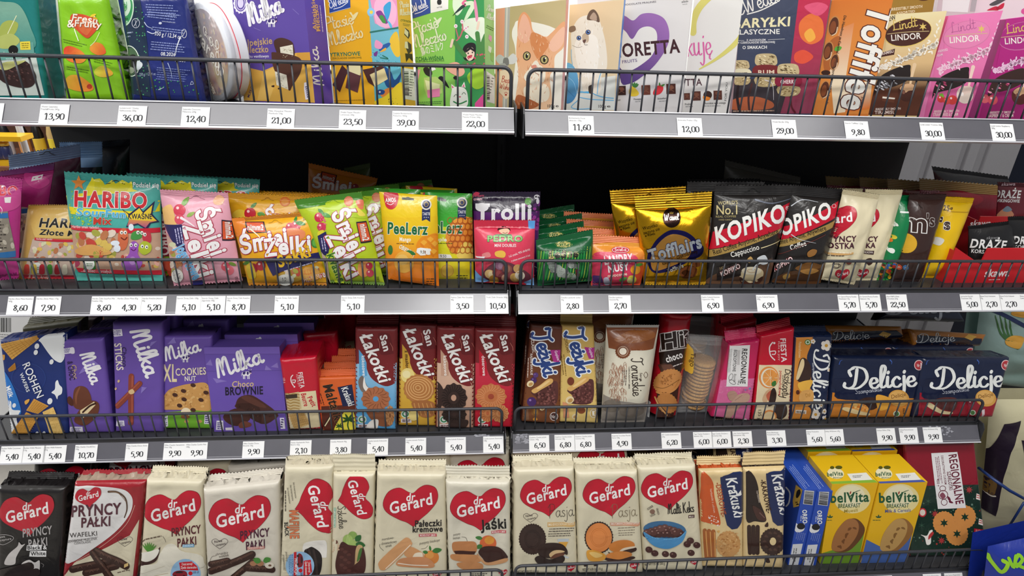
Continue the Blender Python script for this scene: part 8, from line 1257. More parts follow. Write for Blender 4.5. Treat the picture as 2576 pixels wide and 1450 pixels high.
r, _ = crm('cream coconut wafer pack with grass and a round prize sticker print', [1652, 368, 2300, 385, 2335, 1505, 1570, 1505], D1, '4L', a)
rows_behind(r, ['second cream coconut wafer pack of its file'], dy=.07, dx=.02, sz=.93, group='cream coconut wafer packs')
a = J(gerard(562, 765, 355, -6), PP(565, 1030, 335, '#4a1a34'), G('#c87a70', 645, 1118, 840, 1105, 842, 1135, 646, 1148), T('ORZECHOWY SMAK', 652, 1142, 836, 1130, 22, '#f4e4dc', .02), nowa(330, 1080, 1.1), T('chrupiący', 285, 1215, 425, 1190, 28, '#6a6058', .0, .2), T('wafelek', 320, 1240, 435, 1222, 28, '#6a6058', .0, .2), L('#6a6058', 4, 290, 1215, 240, 1230, 215, 1290), stick(230, 1390, 700, 1200, 84), stick(230, 1310, 420, 1270, 70), stick(480, 1470, 720, 1270, 76), stick(640, 1350, 930, 1370, 76), E('#a87858', 715, 1300, 40, 28), E('#a87858', 795, 1300, 40, 30), leaf('#4a8a3a', 830, 1275, 90, -20, .7), leaf('#4a8a3a', 800, 1280, 90, 200, .7), E('#e8e0d0', 900, 1320, 52, 36), E('#7a5a44', 905, 1320, 18, 12))
r, _ = crm('cream hazelnut wafer stick pack with crumpled silver top', [125, 478, 1002, 390, 1012, 1505, 178, 1505], D2, '4L', a, '#d9d2c4', wr=.005)
rows_behind(r, ['second cream hazelnut wafer pack of its file'], dy=.07, dx=.015, sz=.93, group='cream hazelnut wafer packs')
a = J(gerard(1450, 650, 310, 83), T('MAFIJNE', 1128, 698, 1135, 1020, 98, '#d87a50', .05, 0, '#3a2a2a', ow=.03), G('#2a4a8a', 1128, 785, 1238, 790, 1238, 825, 1128, 815)[:0], T('BLACK', 1065, 835, 1078, 995, 42, '#1a1718', .04), *[T('bez konserwantów', 1165-k*34, 380+k*30, 1190-k*34, 560+k*30, 20, '#4a443c', .0, .2) for k in range(3)], fine('#5a544a', 1085, 470, 1085, 710, 1, 10, 12), B('#efebe4', 1280, 1100, 1330, 1060, 1480, 1040, 1545, 1060, 1550, 1200, 1520, 1240, 1300, 1200), B('#241c1c', 1290, 1180, 1340, 1130, 1395, 1120, 1490, 1210, 1480, 1400, 1400, 1505, 1330, 1400), L('#3a2e2c', 26, 1345, 1140, 1380, 1300, 1390, 1450), L('#3a2e2c', 26, 1400, 1150, 1430, 1300, 1440, 1450), promo(1245, 1330, .95, 1.5708), T('potrójny', 1080, 1170, 1090, 1280, 26, '#5a544a', 0, .2), T('przyjemność', 1045, 1200, 1060, 1380, 26, '#5a544a', 0, .2))
r, _ = crm('cream pack turned sideways with dark gloves like biscuits and a round prize print', [1058, 222, 1622, 212, 1592, 1505, 1008, 1505], D2, '4L', a, fin=.005)
rows_behind(r, ['second cream sideways biscuit pack of its file'], dy=.095, dx=.015, group='cream sideways biscuit packs')
a = J(gerard(1895, 550, 258, 80), S('Szkolne', 1672, 655, 1695, 910, 92, '#1f1b1a', .07), G('#8ab89a', 1628, 668, 1656, 668, 1650, 895, 1628, 895), T('O SMAKU AGRESTU', 1632, 675, 1630, 890, 22, '#e8f0e8', .02), E('#8aaa5a', 1845, 985, 50, 46), E('#a3bf6a', 1790, 1040, 58, 66), E('#a3bf6a', 1850, 1080, 46, 46), *[L('#c4d890', 4, 1790, 980, 1775+k*18, 1040, 1790, 1105) for k in range(3)], leaf('#2f6a34', 1880, 1050, 90, -50, .7), leaf('#2f6a34', 1880, 1080, 110, 10, .6), B('#4a2622', 1650, 1290, 1690, 1120, 1730, 1055, 1800, 1090, 1880, 1100, 1960, 1110, 1995, 1260, 1980, 1400, 1900, 1450, 1700, 1440, 1660, 1390), *[E('#5c342e', 1720+(k % 3)*42, 1140+k*30, 26, 18) for k in range(9)], B('#c8a878', 1870, 1300, 1880, 1150, 1910, 1090, 1960, 1110, 1930, 1200, 1920, 1270, 1860, 1320), B('#4a7a3a', 1895, 1280, 1920, 1150, 1955, 1130, 1930, 1240), dots(['#6a3a2e', '#d8b898'], 12, [1615, 1040, 1690, 1040, 1690, 1190, 1615, 1190], 8, 16, 3, .6, 'r'))
crm('cream gooseberry biscuit pack with a tall shiny folded top', [1612, 300, 2095, 300, 2072, 1505, 1592, 1505], D2, '4L', a, fin=.032, ft=.12, wr=.004, fh=.05)
a = J(gerard(605, 620, 315, -6), T('Pałeczki', 652, 888, 955, 875, 72, '#1c1817', .045, .05), T('kremowe', 625, 948, 968, 938, 64, '#1c1817', .045, .05), G('#c8505a', 695, 970, 898, 965, 900, 998, 697, 1002), T('MORELOWY SMAK', 710, 996, 888, 990, 22, '#f6e4e0', .02), T('morelowo-', 275, 1045, 415, 1022, 28, '#5a544a', 0, .2), T('-śmietankowy', 262, 1095, 445, 1065, 28, '#5a544a', 0, .2), T('smak', 318, 1122, 388, 1108, 28, '#5a544a', 0, .2), T('puszysty biszkopt', 705, 1090, 935, 1050, 28, '#5a544a', 0, .2), L('#5a544a', 4, 250, 1085, 255, 1120, 295, 1158), L('#5a544a', 4, 800, 1100, 770, 1130, 725, 1138), E('#d8843c', 840, 1235, 85, 80), E('#e09c50', 820, 1210, 48, 40), leaf('#3f7a3a', 830, 1160, 60, -100, .4), leaf('#3f7a3a', 850, 1165, 110, -10, .5), leaf('#3f7a3a', 800, 1180, 60, -170, .6), B('#d49a68', 530, 1190, 590, 1110, 735, 1180, 740, 1240, 660, 1280, 560, 1230), B('#efe0c8', 620, 1260, 650, 1190, 730, 1180, 735, 1240, 665, 1275), B('#cf8f62', 440, 1290, 520, 1240, 760, 1230, 860, 1290, 850, 1350, 600, 1345, 460, 1330), L('#f3e8d8', 10, 460, 1300, 620, 1320, 800, 1325), B('#d69e6c', 240, 1340, 260, 1260, 500, 1040, 570, 1008, 610, 1050, 600, 1110, 360, 1340, 280, 1380), L('#f3e4d0', 9, 320, 1360, 480, 1210, 600, 1090), gerard(905, 1425, 52, -5))
r, _ = crm('cream sponge finger pack with apricot pictured', [213, 296, 1002, 296, 1016, 1505, 180, 1505], D3, '4L', a)
rows_behind(r, ['second cream sponge finger pack of its file', 'third cream sponge finger pack of its file'], dy=[.07, .13], dx=.006, sz=.95, group='cream sponge finger packs')
a = J(gerard(1372, 660, 318, -6), T('Jaśki', 1402, 920, 1695, 900, 108, '#1a1716', .05, 0), G('#c8505a', 1522, 935, 1690, 925, 1690, 958, 1524, 965), T('MORELOWY SMAK', 1530, 958, 1682, 950, 22, '#f6e4e0', .02), T('puszysty', 1090, 990, 1170, 975, 24, '#5a544a', 0, .2), T('biszkopt', 1085, 1030, 1165, 1020, 24, '#5a544a', 0, .2), L('#5a544a', 4, 1185, 1002, 1230, 1010, 1248, 1050), E('#d8683a', 1485, 1075, 95, 90), E('#e0963a', 1500, 1040, 56, 46), leaf('#3f7a3a', 1420, 1020, 80, 190, .5), leaf('#3f7a3a', 1420, 1100, 80, 160, .6), B('#c08050', 1080, 1070, 1200, 1055, 1335, 1060, 1358, 1150, 1300, 1200, 1110, 1190), G('#43231e', 1095, 1160, 1345, 1165, 1330, 1200, 1120, 1205), B('#c88a58', 1065, 1200, 1200, 1200, 1360, 1210, 1400, 1280, 1250, 1290, 1080, 1260), B('#c88a58', 1130, 1300, 1300, 1285, 1420, 1310, 1400, 1380, 1200, 1370), B('#3c211d', 1375, 1170, 1440, 1110, 1600, 1115, 1695, 1200, 1690, 1250, 1490, 1300, 1420, 1240), B('#d09a6c', 1365, 1190, 1420, 1250, 1490, 1290, 1695, 1240, 1680, 1290, 1470, 1320, 1370, 1230), gerard(1655, 1405, 50, -5), fine('#5a544a', 1290, 1420, 1480, 1415, 2, 18, 10))
r, _ = crm('silvery cream cushion biscuit pack with a crumpled open looking top', [1000, 385, 1738, 392, 1742, 1505, 1040, 1505], D3, '4L', a, '#dcd6c4', fin=.022, ft=.15, wr=.006, fh=.15)
rows_behind(r, ['second cushion biscuit pack, its heart peeking over the front one', 'third cushion biscuit pack of its file'], dy=[.08, .14], dx=.004, group='silvery cream cushion biscuit packs', sz=1.0)
def tart(x, y, rx, ry, c, c2): return J(SC_('#33201c', x, y, rx*1.03, ry*1.03, 0, 34, .025), E(c, x, y, rx*.95, ry*.95), ring(c2, 4, x, y, rx*.6, ry*.6), ring(c2, 3, x, y, rx*.5, ry*.5))
PAS = lambda x, y, c: S('Pasja', x, y, x+285, y-20, 150, c, .035)
a = J(gerard(458, 545, 287, -7), PAS(485, 800, '#3a302a'), nowa(282, 805, .95), G('#d9b070', 470, 855, 775, 845, 776, 890, 471, 905), T('SMAK ADVOCAT/ADVOCAT FLAVOUR', 478, 893, 768, 880, 26, '#f6ecd4', .02), fine('#5a524a', 475, 925, 775, 915, 2, 26, 9, 2), L('#8a8078', 3, 540, 962, 715, 958), fine('#5a524a', 475, 980, 775, 970, 2, 24, 9, 4), G('#bfc8d0', 580, 1040, 710, 1035, 680, 1120, 600, 1120), G('#e0a84a', 592, 1070, 700, 1070, 672, 1130, 605, 1130), G('#c8d0d4', 640, 1210, 710, 1240, 700, 1255, 640, 1240), tart(305, 1040, 145, 165, '#3a2824', '#241614'), B('#33221e', 365, 1170, 380, 1110, 480, 1080, 620, 1090, 685, 1150, 690, 1210, 630, 1200, 520, 1240, 480, 1250, 390, 1230), B('#d8b88a', 490, 1205, 540, 1165, 620, 1160, 660, 1180, 560, 1200, 510, 1240), B('#6a4030', 500, 1250, 560, 1200, 650, 1190, 640, 1225, 540, 1250), B('#2c1c1a', 330, 1260, 380, 1220, 500, 1260, 640, 1220, 655, 1280, 560, 1335, 400, 1330), gerard(728, 1355, 52, -5), T('NET WT 6.00 OZ (170 g)', 135, 1412, 372, 1405, 26, '#4a443c', .01))
r, _ = crm('cream tart biscuit pack with dark chocolate tarts and a small glass', [103, 285, 772, 268, 812, 1440, 95, 1440], D4, '4R', a, wr=.004)
rows_behind(r, ['second dark tart biscuit pack of its file', 'third dark tart biscuit pack of its file'], dy=[.07, .13], dx=0.004, sz=.95, group='cream dark tart packs')
a = J(gerard(1155, 540, 292, -6), PAS(1178, 800, '#7a6a50'), G('#d89a7a', 1163, 855, 1490, 848, 1492, 882, 1165, 890), T('SMAK POMARAŃCZY/ORANGE FLAVOUR', 1170, 882, 1484, 874, 26, '#f6e6dc', .02), fine('#8a8070', 1240, 915, 1450, 905, 2, 28, 9, 5), fine('#8a8070', 1245, 970, 1440, 962, 2, 24, 9, 6), tart(1038, 1020, 152, 170, '#e08a4a', '#c87434'), B('#3a201a', 1140, 1175, 1200, 1190, 1420, 1130, 1445, 1165, 1300, 1220, 1180, 1215), E('#d0803a', 1290, 1115, 145, 68, -6), B('#e8d8c0', 1250, 1200, 1300, 1140, 1430, 1115, 1440, 1130, 1330, 1160), B('#3a201a', 1250, 1200, 1320, 1160, 1440, 1135, 1440, 1170, 1330, 1195), E('#d98840', 1260, 1215, 145, 45, -4), B('#3a201a', 1110, 1240, 1260, 1260, 1400, 1225, 1430, 1250, 1250, 1300, 1120, 1270), B('#e0a040', 905, 1165, 1000, 1160, 1110, 1210, 1080, 1270, 930, 1270), B('#f0c878', 930, 1185, 1000, 1178, 1080, 1215, 1000, 1240), G('#3a241c', 870, 1330, 910, 1315, 915, 1340, 880, 1345), G('#3a241c', 980, 1330, 1010, 1310, 1020, 1340, 985, 1340), gerard(1432, 1325, 52, -5), T('NET WT 6.00 OZ (170 g)', 858, 1390, 1080, 1380, 26, '#4a443c', .01))
r, _ = crm('cream tart biscuit pack with orange filled tarts', [785, 308, 1475, 305, 1540, 1432, 818, 1438], D4, '4R', a)
rows_behind(r, ['second orange tart biscuit pack, a sliver of its heart showing', 'third orange tart biscuit pack of its file'], dy=[.08, .14], dx=.0, group='cream orange tart packs', sz=1.0)
a = J(gerard(1795, 475, 288, -6), S('Malti Keks', 1805, 765, 2090, 735, 115, '#1f1a1a', .08), G('#4a2622', 2028, 775, 2095, 770, 2095, 805, 2028, 810), T('MILK', 2036, 802, 2088, 798, 20, '#e8dcd4', .02), E('#8a6a5a', 1630, 735, 28, 26), T('COOKIE', 1580, 720, 1640, 680, 22, '#3a2c2c', .02), T('COCOA', 1612, 795, 1665, 770, 22, '#3a2c2c', .02), T('CRUNCH', 1672, 700, 1690, 770, 20, '#3a2c2c', .02), E('#3f6f9a', 1765, 935, 236, 95, 3), *[E(('#4a2a28', '#5a3632', '#6a4440')[k % 3], 1560+(k*83) % 400, 985-((k*37) % 110)*(1-abs((k*83) % 400-200)/260), 42, 36, 20)+E('#9a7870', 1550+(k*83) % 400, 972-((k*37) % 110)*(1-abs((k*83) % 400-200)/260), 11, 8) for k in range(30)], B('#4a8fc4', 1530, 955, 1640, 1010, 1780, 1025, 1920, 1010, 2003, 940, 1960, 1060, 1860, 1125, 1770, 1142, 1650, 1110, 1570, 1040), L('#6ab0dc', 8, 1532, 955, 1640, 1018, 1780, 1035, 1920, 1018, 2002, 945), *[E('#4a2a28', x, y, 40, 34, 15)+E('#8a6a62', x-10, y-12, 10, 7) for x, y in ((1590, 1150), (1655, 1190), (1775, 1205), (2012, 1090), (2048, 1050), (2118, 1100), (2058, 1192), (1860, 1215))], gerard(2095, 1290, 44, -5), T('NET WT 7.05 OZ (200 g)', 1545, 1335, 1770, 1322, 26, '#4a443c', .01), fine('#5a524a', 1580, 1290, 1760, 1282, 1, 10, 12))
crm('cream pack with a blue bowl of chocolate covered balls', [1476, 262, 2120, 240, 2205, 1405, 1545, 1408], D4, '4R', a, fin=.011, ft=.3, bot_fin=.010)
KR = lambda x, y, dx: J(B('#1b2a58', x, y+90, x+15, y+35, x+80, y+10, x+235, y-20, x+225, y+520, x+70, y+555, n=3), T('Krakuski', x+55, y+55, x+150, y+470, 112, '#f2f2f0', .035, .12), G('#f2f2f0', x+160, y+190, x+170, y+180, x+185, y+215, x+215, y+175, x+225, y+225, x+170, y+240))
a = J(B('#cf5a26', 268, 330, 340, 360, 400, 450, 415, 600, 480, 880, 400, 890, 300, 860, 250, 780), KR(480, 350, 0), T('-DESEROWE-', 425, 450, 490, 815, 54, '#b8502a', .03), T('herbatniki z cukrem', 365, 515, 405, 770, 22, '#f0d0b8', .01), dots(['#f3e8e0'], 26, [345, 790, 470, 830, 470, 920, 370, 900], 3, 9, 2, .8, 'r'), *[L('#a8602c', 46, 310+k*46, 960+k*5, 318+k*44, 1100, 330+k*40, 1240) for k in range(3)], *[L('#d89a58', 12, 322+k*46, 970+k*5, 330+k*44, 1100, 342+k*40, 1235) for k in range(3)], SC_('#cf9a5e', 562, 1105, 130, 140, 0, 22, .03), dots(['#e0b47a', '#b87e44'], 80, [460, 990, 660, 990, 660, 1210, 460, 1210], 4, 18, 5, .4, 'r'), B('#d8a860', 440, 965, 470, 960, 460, 985), L('#e8c890', 6, 560, 1330, 590, 1320))
r, _ = crm('cream and orange tea biscuit pack with navy corner and round biscuit', [262, 332, 738, 318, 738, 1372, 285, 1368], D5, '4R', a, '#e3c995', mat='film', side='#c85626', fin=.017, ft=.25, fh=.2)
a = J(B('#2a1d1a', 742, 320, 830, 360, 880, 480, 900, 640, 970, 850, 850, 860, 750, 830), KR(970, 310, 0), T('-KAKAOWE-', 905, 418, 975, 775, 54, '#3a2018', .03), T('herbatniki', 860, 535, 888, 660, 22, '#d8c8b8', .01), B('#4a2c26', 820, 700, 870, 710, 930, 760, 970, 840, 940, 855, 870, 830), *[E('#7a5a54', 900+k*9, 770+k*9, 7) for k in range(6)], B('#3a2018', 955, 900, 985, 870, 990, 915, 960, 920), *[L('#38221c', 44, 785+k*46, 920, 788+k*44, 1060, 795+k*40, 1200) for k in range(3)], SC_('#3a2520', 1035, 1080, 132, 145, 0, 26, .03), *[B('#52382f', 1035+86*math.cos(t)-18, 1080+94*math.sin(t), 1035+86*math.cos(t), 1080+94*math.sin(t)-24, 1035+86*math.cos(t)+24, 1080+94*math.sin(t)+6) for t in np.linspace(0, 6.28, 10, False)], E('#e6cf9c', 1040, 1075, 34, 42), B('#3a2018', 950, 1270, 990, 1250, 1010, 1300, 975, 1305))
r, _ = crm('cream and dark brown tea biscuit pack with navy corner and ring biscuit', [744, 316, 1196, 300, 1166, 1386, 742, 1376], D5, '4R', a, '#e3c995', mat='film', side='#2a1d1a', fin=.027, ft=.06, fh=.1)
rows_behind(r, ['dark cream pack with a black curve behind the tea biscuit packs'], dy=.095, dx=-.02, group='dark brown tea biscuit packs')
a = J(G('#bf5a34', 1860, 90, 1960, 90, 1985, 200, 1880, 230), T('DESEROWE', 1905, 60, 1990, 330, 60, '#e0c8a0', .03), B('#1b2a58', 1990, 50, 2210, 40, 2230, 220, 2040, 260, n=3), T('Krakuski', 2010, 55, 2080, 420, 100, '#e8e8e8', .03), E('#8a6238', 1660, 100, 100, 60))
crm('brownish tea biscuit pack lying tilted behind the blue bowl pack', [1400, 20, 2235, 20, 2240, 900, 1400, 900], D4, '4R', a, '#b39a6c', y0=.10, mat='film', fin=0)
for k, q in enumerate(([1362, 530, 1522, 522, 1342, 1328, 1200, 1330], [1524, 545, 1684, 538, 1500, 1335, 1350, 1332])):
    dx = 160*k; X = lambda *p: [v+(dx if i % 2 == 0 else 8*k) for i, v in enumerate(p)]
    a = J(bars(*X(1478, 545), *X(1462, 680), 92, bg='#d8dadf'), T('OREO', *X(1358, 738), *X(1362, 885), 46, '#f0f2f6', .06, 0, '#12225a', ow=.03), fine('#b8c4e8', *X(1350, 800), *X(1345, 860), 1, 10, 10), B('#e9eaee', *X(1285, 880, 1320, 900, 1380, 890, 1370, 960, 1300, 980, 1270, 940)), E('#1a1a20', *X(1342, 915), 44, 34), fine('#8a9ad0', *X(1390, 990), *X(1365, 1090), 5, 20, 6), G('#dfe1e6', *X(1255, 1108, 1362, 1102, 1312, 1330, 1212, 1330)), fine('#666', *X(1300, 1150), *X(1280, 1300), 2, 24, 10))
    sa = ['left']+(J(G('#d8b050', 1290, 470, 1362, 515, 1320, 700, 1262, 715, 1255, 640), T('x4', 1282, 650, 1290, 692, 36, '#2a2418', .04), B('#1a1a20', 1300, 540, 1330, 520, 1340, 560, 1310, 610, 1290, 600), L('#e9eaee', 16, 1185, 500, 1225, 560, 1215, 660, 1185, 700)) if k == 0 else [])
    r, _ = pack('biscuit_box', 'biscuit box', ('left', 'right')[k]+' one of two narrow blue sandwich biscuit boxes', 'box', q, '4R', a, z=D5, c='#2a4fb4', side='#2446a4', top='#2c52b8', t=.13, lean=3, mat='carton', group='narrow blue biscuit boxes', side_art=sa, top_art=fine('#9ab0ea', 1250+k*150, 250, 1440+k*150, 500, 4, 16, 6))
BV = lambda x, y, x2, h: T('belVita', x, y, x2, y-12, h, '#1f5a38', .045, 0)
def belv(q, c2, c3, nm, nmc, label, cook, ex, gp):
    x0, x1 = q[0], q[2]; m_ = (q[0]+q[2])/2-25
    a = J(E('#f3e2a0', m_-5, 665, 185, 150), E('#f6ecc4', m_-15, 640, 140, 110), BV(m_-225, 705, m_+165, 96), leaf('#a83a2a', m_-30, 620, 34, -70), L('#1f5a38', 12, m_-25, 640, m_+20, 600, m_+75, 578, w1=4), T('BREAKFAST', m_-150, 760, m_+75, 752, 40, '#2a5a3a', .035, .1), T(nm, m_-110*(1.5 if len(nm) > 7 else .8), 808, m_+100*(.95 if len(nm) > 7 else .5), 796, 32, nmc, .02, .1), *[leaf('#2a5a3a', m_-260+30, 860, 34, r_) for r_ in (-30, -90, -150)], fine('#4a5a2a', m_-290, 880, m_-210, 880, 1, 10, 7), G(c2, *ex), B('#6a4020' if cook == 0 else '#9a6a34', m_-200, 1180, m_-170, 1030, m_-60, 890, m_+40, 870, m_+120, 960, m_+90, 1060, m_-20, 1180, m_-120, 1210), B('#a87040' if cook == 0 else '#c49a5a', m_-215, 1170, m_-180, 1020, m_-80, 890, m_+10, 870, m_+60, 930, m_+40, 1040, m_-50, 1160, m_-140, 1200), *[leaf('#7a4a24' if cook == 0 else '#8a6230', m_-160+(k*47) % 180, 1150-(k*61) % 240, 40, (k*50) % 180, .5) for k in range(18)])
    r, sk = pack('biscuit_box', 'biscuit box', label, 'box', q, '4R', a, z=D6, c='#eeb913', side='#f0c020', top='#f2c21c', t=.082, lean=3, mat='carton', top_art=c3, group=gp)
    rows_behind(r, [label.replace('front ', 'rear ')], dy=.088, dx=.0, group=gp)
tp = lambda dx, c, l: J(E('#f6ecc4', 250+dx, 410, 85, 55, 10), BV(165+dx, 442, 325+dx, 40), T('BREAKFAST', 225+dx, 462, 320+dx, 462, 16, '#2a5a3a', .02), E('#5a5a1a', 215+dx, 352, 22, 16), E('#5a5a1a', 282+dx, 350, 36, 18), G('#f0efe6', 365+dx, 415, 560+dx, 402, 625+dx, 475, 415+dx, 485), fine('#777', 420+dx, 435, 520+dx, 428, 2, 14, 7), G(c, 190+dx, 494, 640+dx, 475, 680+dx, 502, 215+dx, 518))
belv([215, 520, 682, 503, 478, 1315, 92, 1326], '#6f9a2c', tp(0, '#8ab83a', ''), 'Muesli', '#a8902a', 'front yellow breakfast biscuit box with green foot', 0, [440, 1090, 540, 1010, 480, 1318, 85, 1326, 100, 1220, 240, 1180], 'yellow breakfast boxes with green feet')
belv([698, 512, 1182, 496, 958, 1306, 505, 1318], '#4a6ab0', tp(490, '#4a5aa8', ''), 'Milk & Cereals', '#4a5aa0', 'front yellow breakfast biscuit box with blue foot', 1, [540, 1080, 700, 1150, 1025, 1020, 960, 1308, 500, 1320], 'yellow breakfast boxes with blue feet')
rg = lambda x, y, s: J(SC_('#d8924e', x, y, 112*s, 118*s, 0, 22, .03), star('#1e3a2a', x, y, 46*s, 20*s, 6))
a = J(G('#8a1226', 840, 50, 1660, 50, 1712, 520, 840, 540), G('#1d3328', 840, 530, 1712, 512, 1790, 1255, 940, 1255), dots(['#4a6a54', '#2f4a3a', '#6a8474', '#a83a34'], 90, [1130, 560, 1720, 540, 1780, 1230, 980, 1230], 3, 11, 5), *[star('#a83a3a', x, y, 40, 18, 8) for x, y in ((1600, 575), (1320, 1090), (1255, 820))], *[star('#3a5a48', x, y, 44, 6, 6) for x, y in ((1185, 690), (1120, 935), (1640, 760), (1310, 690))], E('#c8303a', 1128, 805, 40, 46), E('#e8dcd0', 1128, 805, 28, 32), *[J(G('#efe4dc', x, y, x+48, y+12, x+40, y+72, x-6, y+58), L('#b83a3a', 8, x+4, y+18, x+44, y+24), L('#b83a3a', 8, x+2, y+40, x+40, y+48)) for x, y in ((1675, 610), (1700, 865))], B('#efeae4', 1110, 1030, 1170, 1040, 1200, 990, 1230, 985, 1215, 1050, 1210, 1120, 1170, 1130, 1150, 1060), B('#b83a3a', 1190, 1080, 1240, 1020, 1225, 1000, 1190, 1040), rg(1345, 910, 1.0), rg(1555, 850, 1.0), rg(1475, 1020, 1.0), G('#eae7e8', 1214, 203, 1478, 190, 1500, 300, 1566, 757, 1282, 768), T('REGIONALNE', 1390, 222, 1465, 722, 78, '#6a1f34', .035), T('SZARLOTKI', 1372, 392, 1398, 578, 36, '#6a1f34', .03), T('DEKORATYWNE CUKREM', 1312, 228, 1350, 520, 22, '#6a1f34', .02), T('450 g', 1268, 465, 1276, 540, 26, '#6a1f34', .03), fine('#8a5a6a', 1290, 230, 1330, 520, 3, 16, 7), ring('#6a1f34', 7, 1335, 625, 46, 44), ring('#6a1f34', 6, 1330, 560, 30, 26), B('#8a4a5a', 1300, 630, 1330, 600, 1360, 640, 1330, 665), ring('#6a1f34', 6, 1345, 700, 30, 30), leaf('#6a1f34', 1380, 640, 60, 60), leaf('#6a1f34', 1390, 690, 50, 20), G('#b81f30', 1648, 965, 1772, 968, 1785, 1085, 1645, 1088), E('#f0e4e4', 1745, 1030, 34, 32), T('CN', 1732, 1045, 1762, 1040, 26, '#b81f30', .04), T('Cukry', 1685, 980, 1690, 1060, 26, '#e8b8b8', .02), T('Nyskie', 1660, 980, 1665, 1050, 20, '#e8b8b8', .02))
r, _ = bis('large red and dark green biscuit bag with star cut biscuits and white label', [950, 60, 1662, 60, 1792, 1255, 1010, 1255], D6, '4R', a, '#7e1024', t=.03, mat='film', fin=.0, lean=25)
rows_behind(r, ['second large red biscuit bag, its white label showing left of the front one'], dy=.05, dx=-.06, sz=.97, group='large red and green biscuit bags')
# ================================================================== beyond the ends of the gondola
def simple(name, cat, label, mb, mat, loc, group=None):
    r = thing(name, label, cat, loc, group); mb.build('body', mat, r, off=loc); return r
# a far shop shelf seen past the left end
P = at_y(60, 380, 1.05); ox, oz = P[0], P[2]; fy = 1.05
r = thing('wooden_shelf', 'far brown wooden shelf with bottles past the left end', 'shelf', (ox, fy, oz))
off = (ox, fy, oz); m = MB()
for z in (-.062, -.34, .30): m.box(ox-.45, ox+.165, fy, fy+.25, oz+z-.012, oz+z+.012, H('#7a4a30'))
m.build('board', 'satin', r, off=off)
m = MB(); m.box(ox+.125, ox+.165, fy, fy+.25, -1.07, oz+.5, H('#8a4a2e')); m.build('side_board', 'satin', r, off=off)
m = MB(); m.box(ox-.45, ox+.165, fy+.25, fy+.26, -1.07, oz+.5, H('#5a3826')); m.build('back_board', 'satin', r, off=off)
for k, (dx, c, c2) in enumerate(((-.19, '#3a3f5a', '#e8e8e8'), (-.12, '#2a2a30', '#d8d8dc'), (-.055, '#1f1c1c', '#c8884a'), (.0, '#1c1a18', '#e8c23a'), (.055, '#d8b878', '#e8d23a'), (.10, '#222', '#d8304a'), (-.28, '#3a2c28', '#f0efe8'))):
    b = (ox+dx*.8, fy+.08, oz-.05); r = thing('bottle', 'far %s bottle on the brown wooden shelf past the left end' % ('navy', 'grey labelled', 'black', 'black yellow labelled', 'tan', 'red labelled', 'brown white labelled')[k], 'bottle', b, 'bottles on the far wooden shelf')
    m = MB(); m.lathe([(.014, 0), (.0155, .004), (.0155, .085), (.011, .105), (.006, .12), (.006, .15)], H(c), 20, M=Matrix.Translation(b)); m.build('glass', 'plastic', r, off=b)
    m = MB(); m.lathe([(.0158, .02), (.0159, .022), (.0159, .07), (.0158, .072)], H(c2), 20, M=Matrix.Translation(b)); m.build('label', 'card', r, off=b)
P = at_y(8, 385, .75); r = thing('yellow_rack', 'yellow edged metal rack seen at the left edge', 'rack', tuple(P))
off = tuple(P)
for x, y in ((0, 350), (0, 412)):
    q = at_y(x, y, .75); m = MB(); m.box(q[0]-.3, at_y(52-y*.04+14, y, .75)[0], .75, .80, q[2]-.006, q[2]+.006, H('#f0b81c')); m.build('rack_shelf', 'metal', r, off=off)
q0, q1 = at_y(42, 300, .82), at_y(58, 372, .82); m = MB(); m.tube([(q0[0], .82, .4), (q0[0], .82, -1.07)], .008, H('#c8c8cc')); m.build('rack_post', 'metal', r, off=off)
for k in range(3):
    q = at_y(6+k*14-10, 405, .775); b = (q[0], .775, at_y(0, 412, .75)[2]+.0065); r = thing('jar', 'small navy jar with a gold lid on the yellow rack, %s' % ('first', 'second', 'third')[k]+' from the left', 'jar', b, 'navy jars on the yellow rack')
    m = MB(); m.lathe([(.011, 0), (.012, .003), (.012, .03), (.009, .034)], H('#2a2f5a'), 16, M=Matrix.Translation(b)); m.build('jar_body', 'plastic', r, off=b)
    m = MB(); m.lathe([(.0105, .034), (.0105, .042), (.002, .043)], H('#d8b04a'), 16, M=Matrix.Translation(b)); m.build('lid', 'metal', r, off=b)
# paper notice with a barcode, past the left end
def flat(name, cat, label, px, Y, art, c, mat='card', t=.004, z=None):
    sk = Skin.__new__(Skin); q = np.asarray(px, float).reshape(4, 2); sk.px = q
    sk.U = np.array([1., 0, 0]); sk.V = np.array([0, 0, 1.]); sk.N = np.array([0, -1., 0]); sk.h = lambda u, v: np.zeros_like(u); sk.flat = True
    sk.O = at_y(*q[3], Y); sk.ab = sk.unproj(q, 0.0); sk.W = np.linalg.norm(sk.ab[1]-sk.ab[0]); sk.Hh = np.linalg.norm(sk.ab[0]-sk.ab[3])
    r = thing(name, label, cat, sk.O); m = MB(); A = sk.pos(np.array([[0, 1], [1, 1], [1, 0], [0, 0]], float)); K = A+[0, t, 0]
    m.add(np.concatenate([A, K]), [(3, 2, 1, 0), (4, 5, 6, 7), (0, 1, 5, 4), (1, 2, 6, 5), (2, 3, 7, 6), (3, 0, 4, 7)], H(c)); print_on(m, sk, art); m.build('body', mat, r); return r
flat('notice_sheet', 'notice', 'white paper sheet with a barcode at the left edge below the second rail', [-60, 780, 150, 780, 135, 1180, -60, 1180], .60, J(bars(-14, 800, 28, 800, 36, bg=None, n=16), T('SCALLOP', -2, 793, 18, 793, 3, '#444'), fine('#888', -10, 840, 60, 845, 3, 6, 2)), '#e9e9ea')
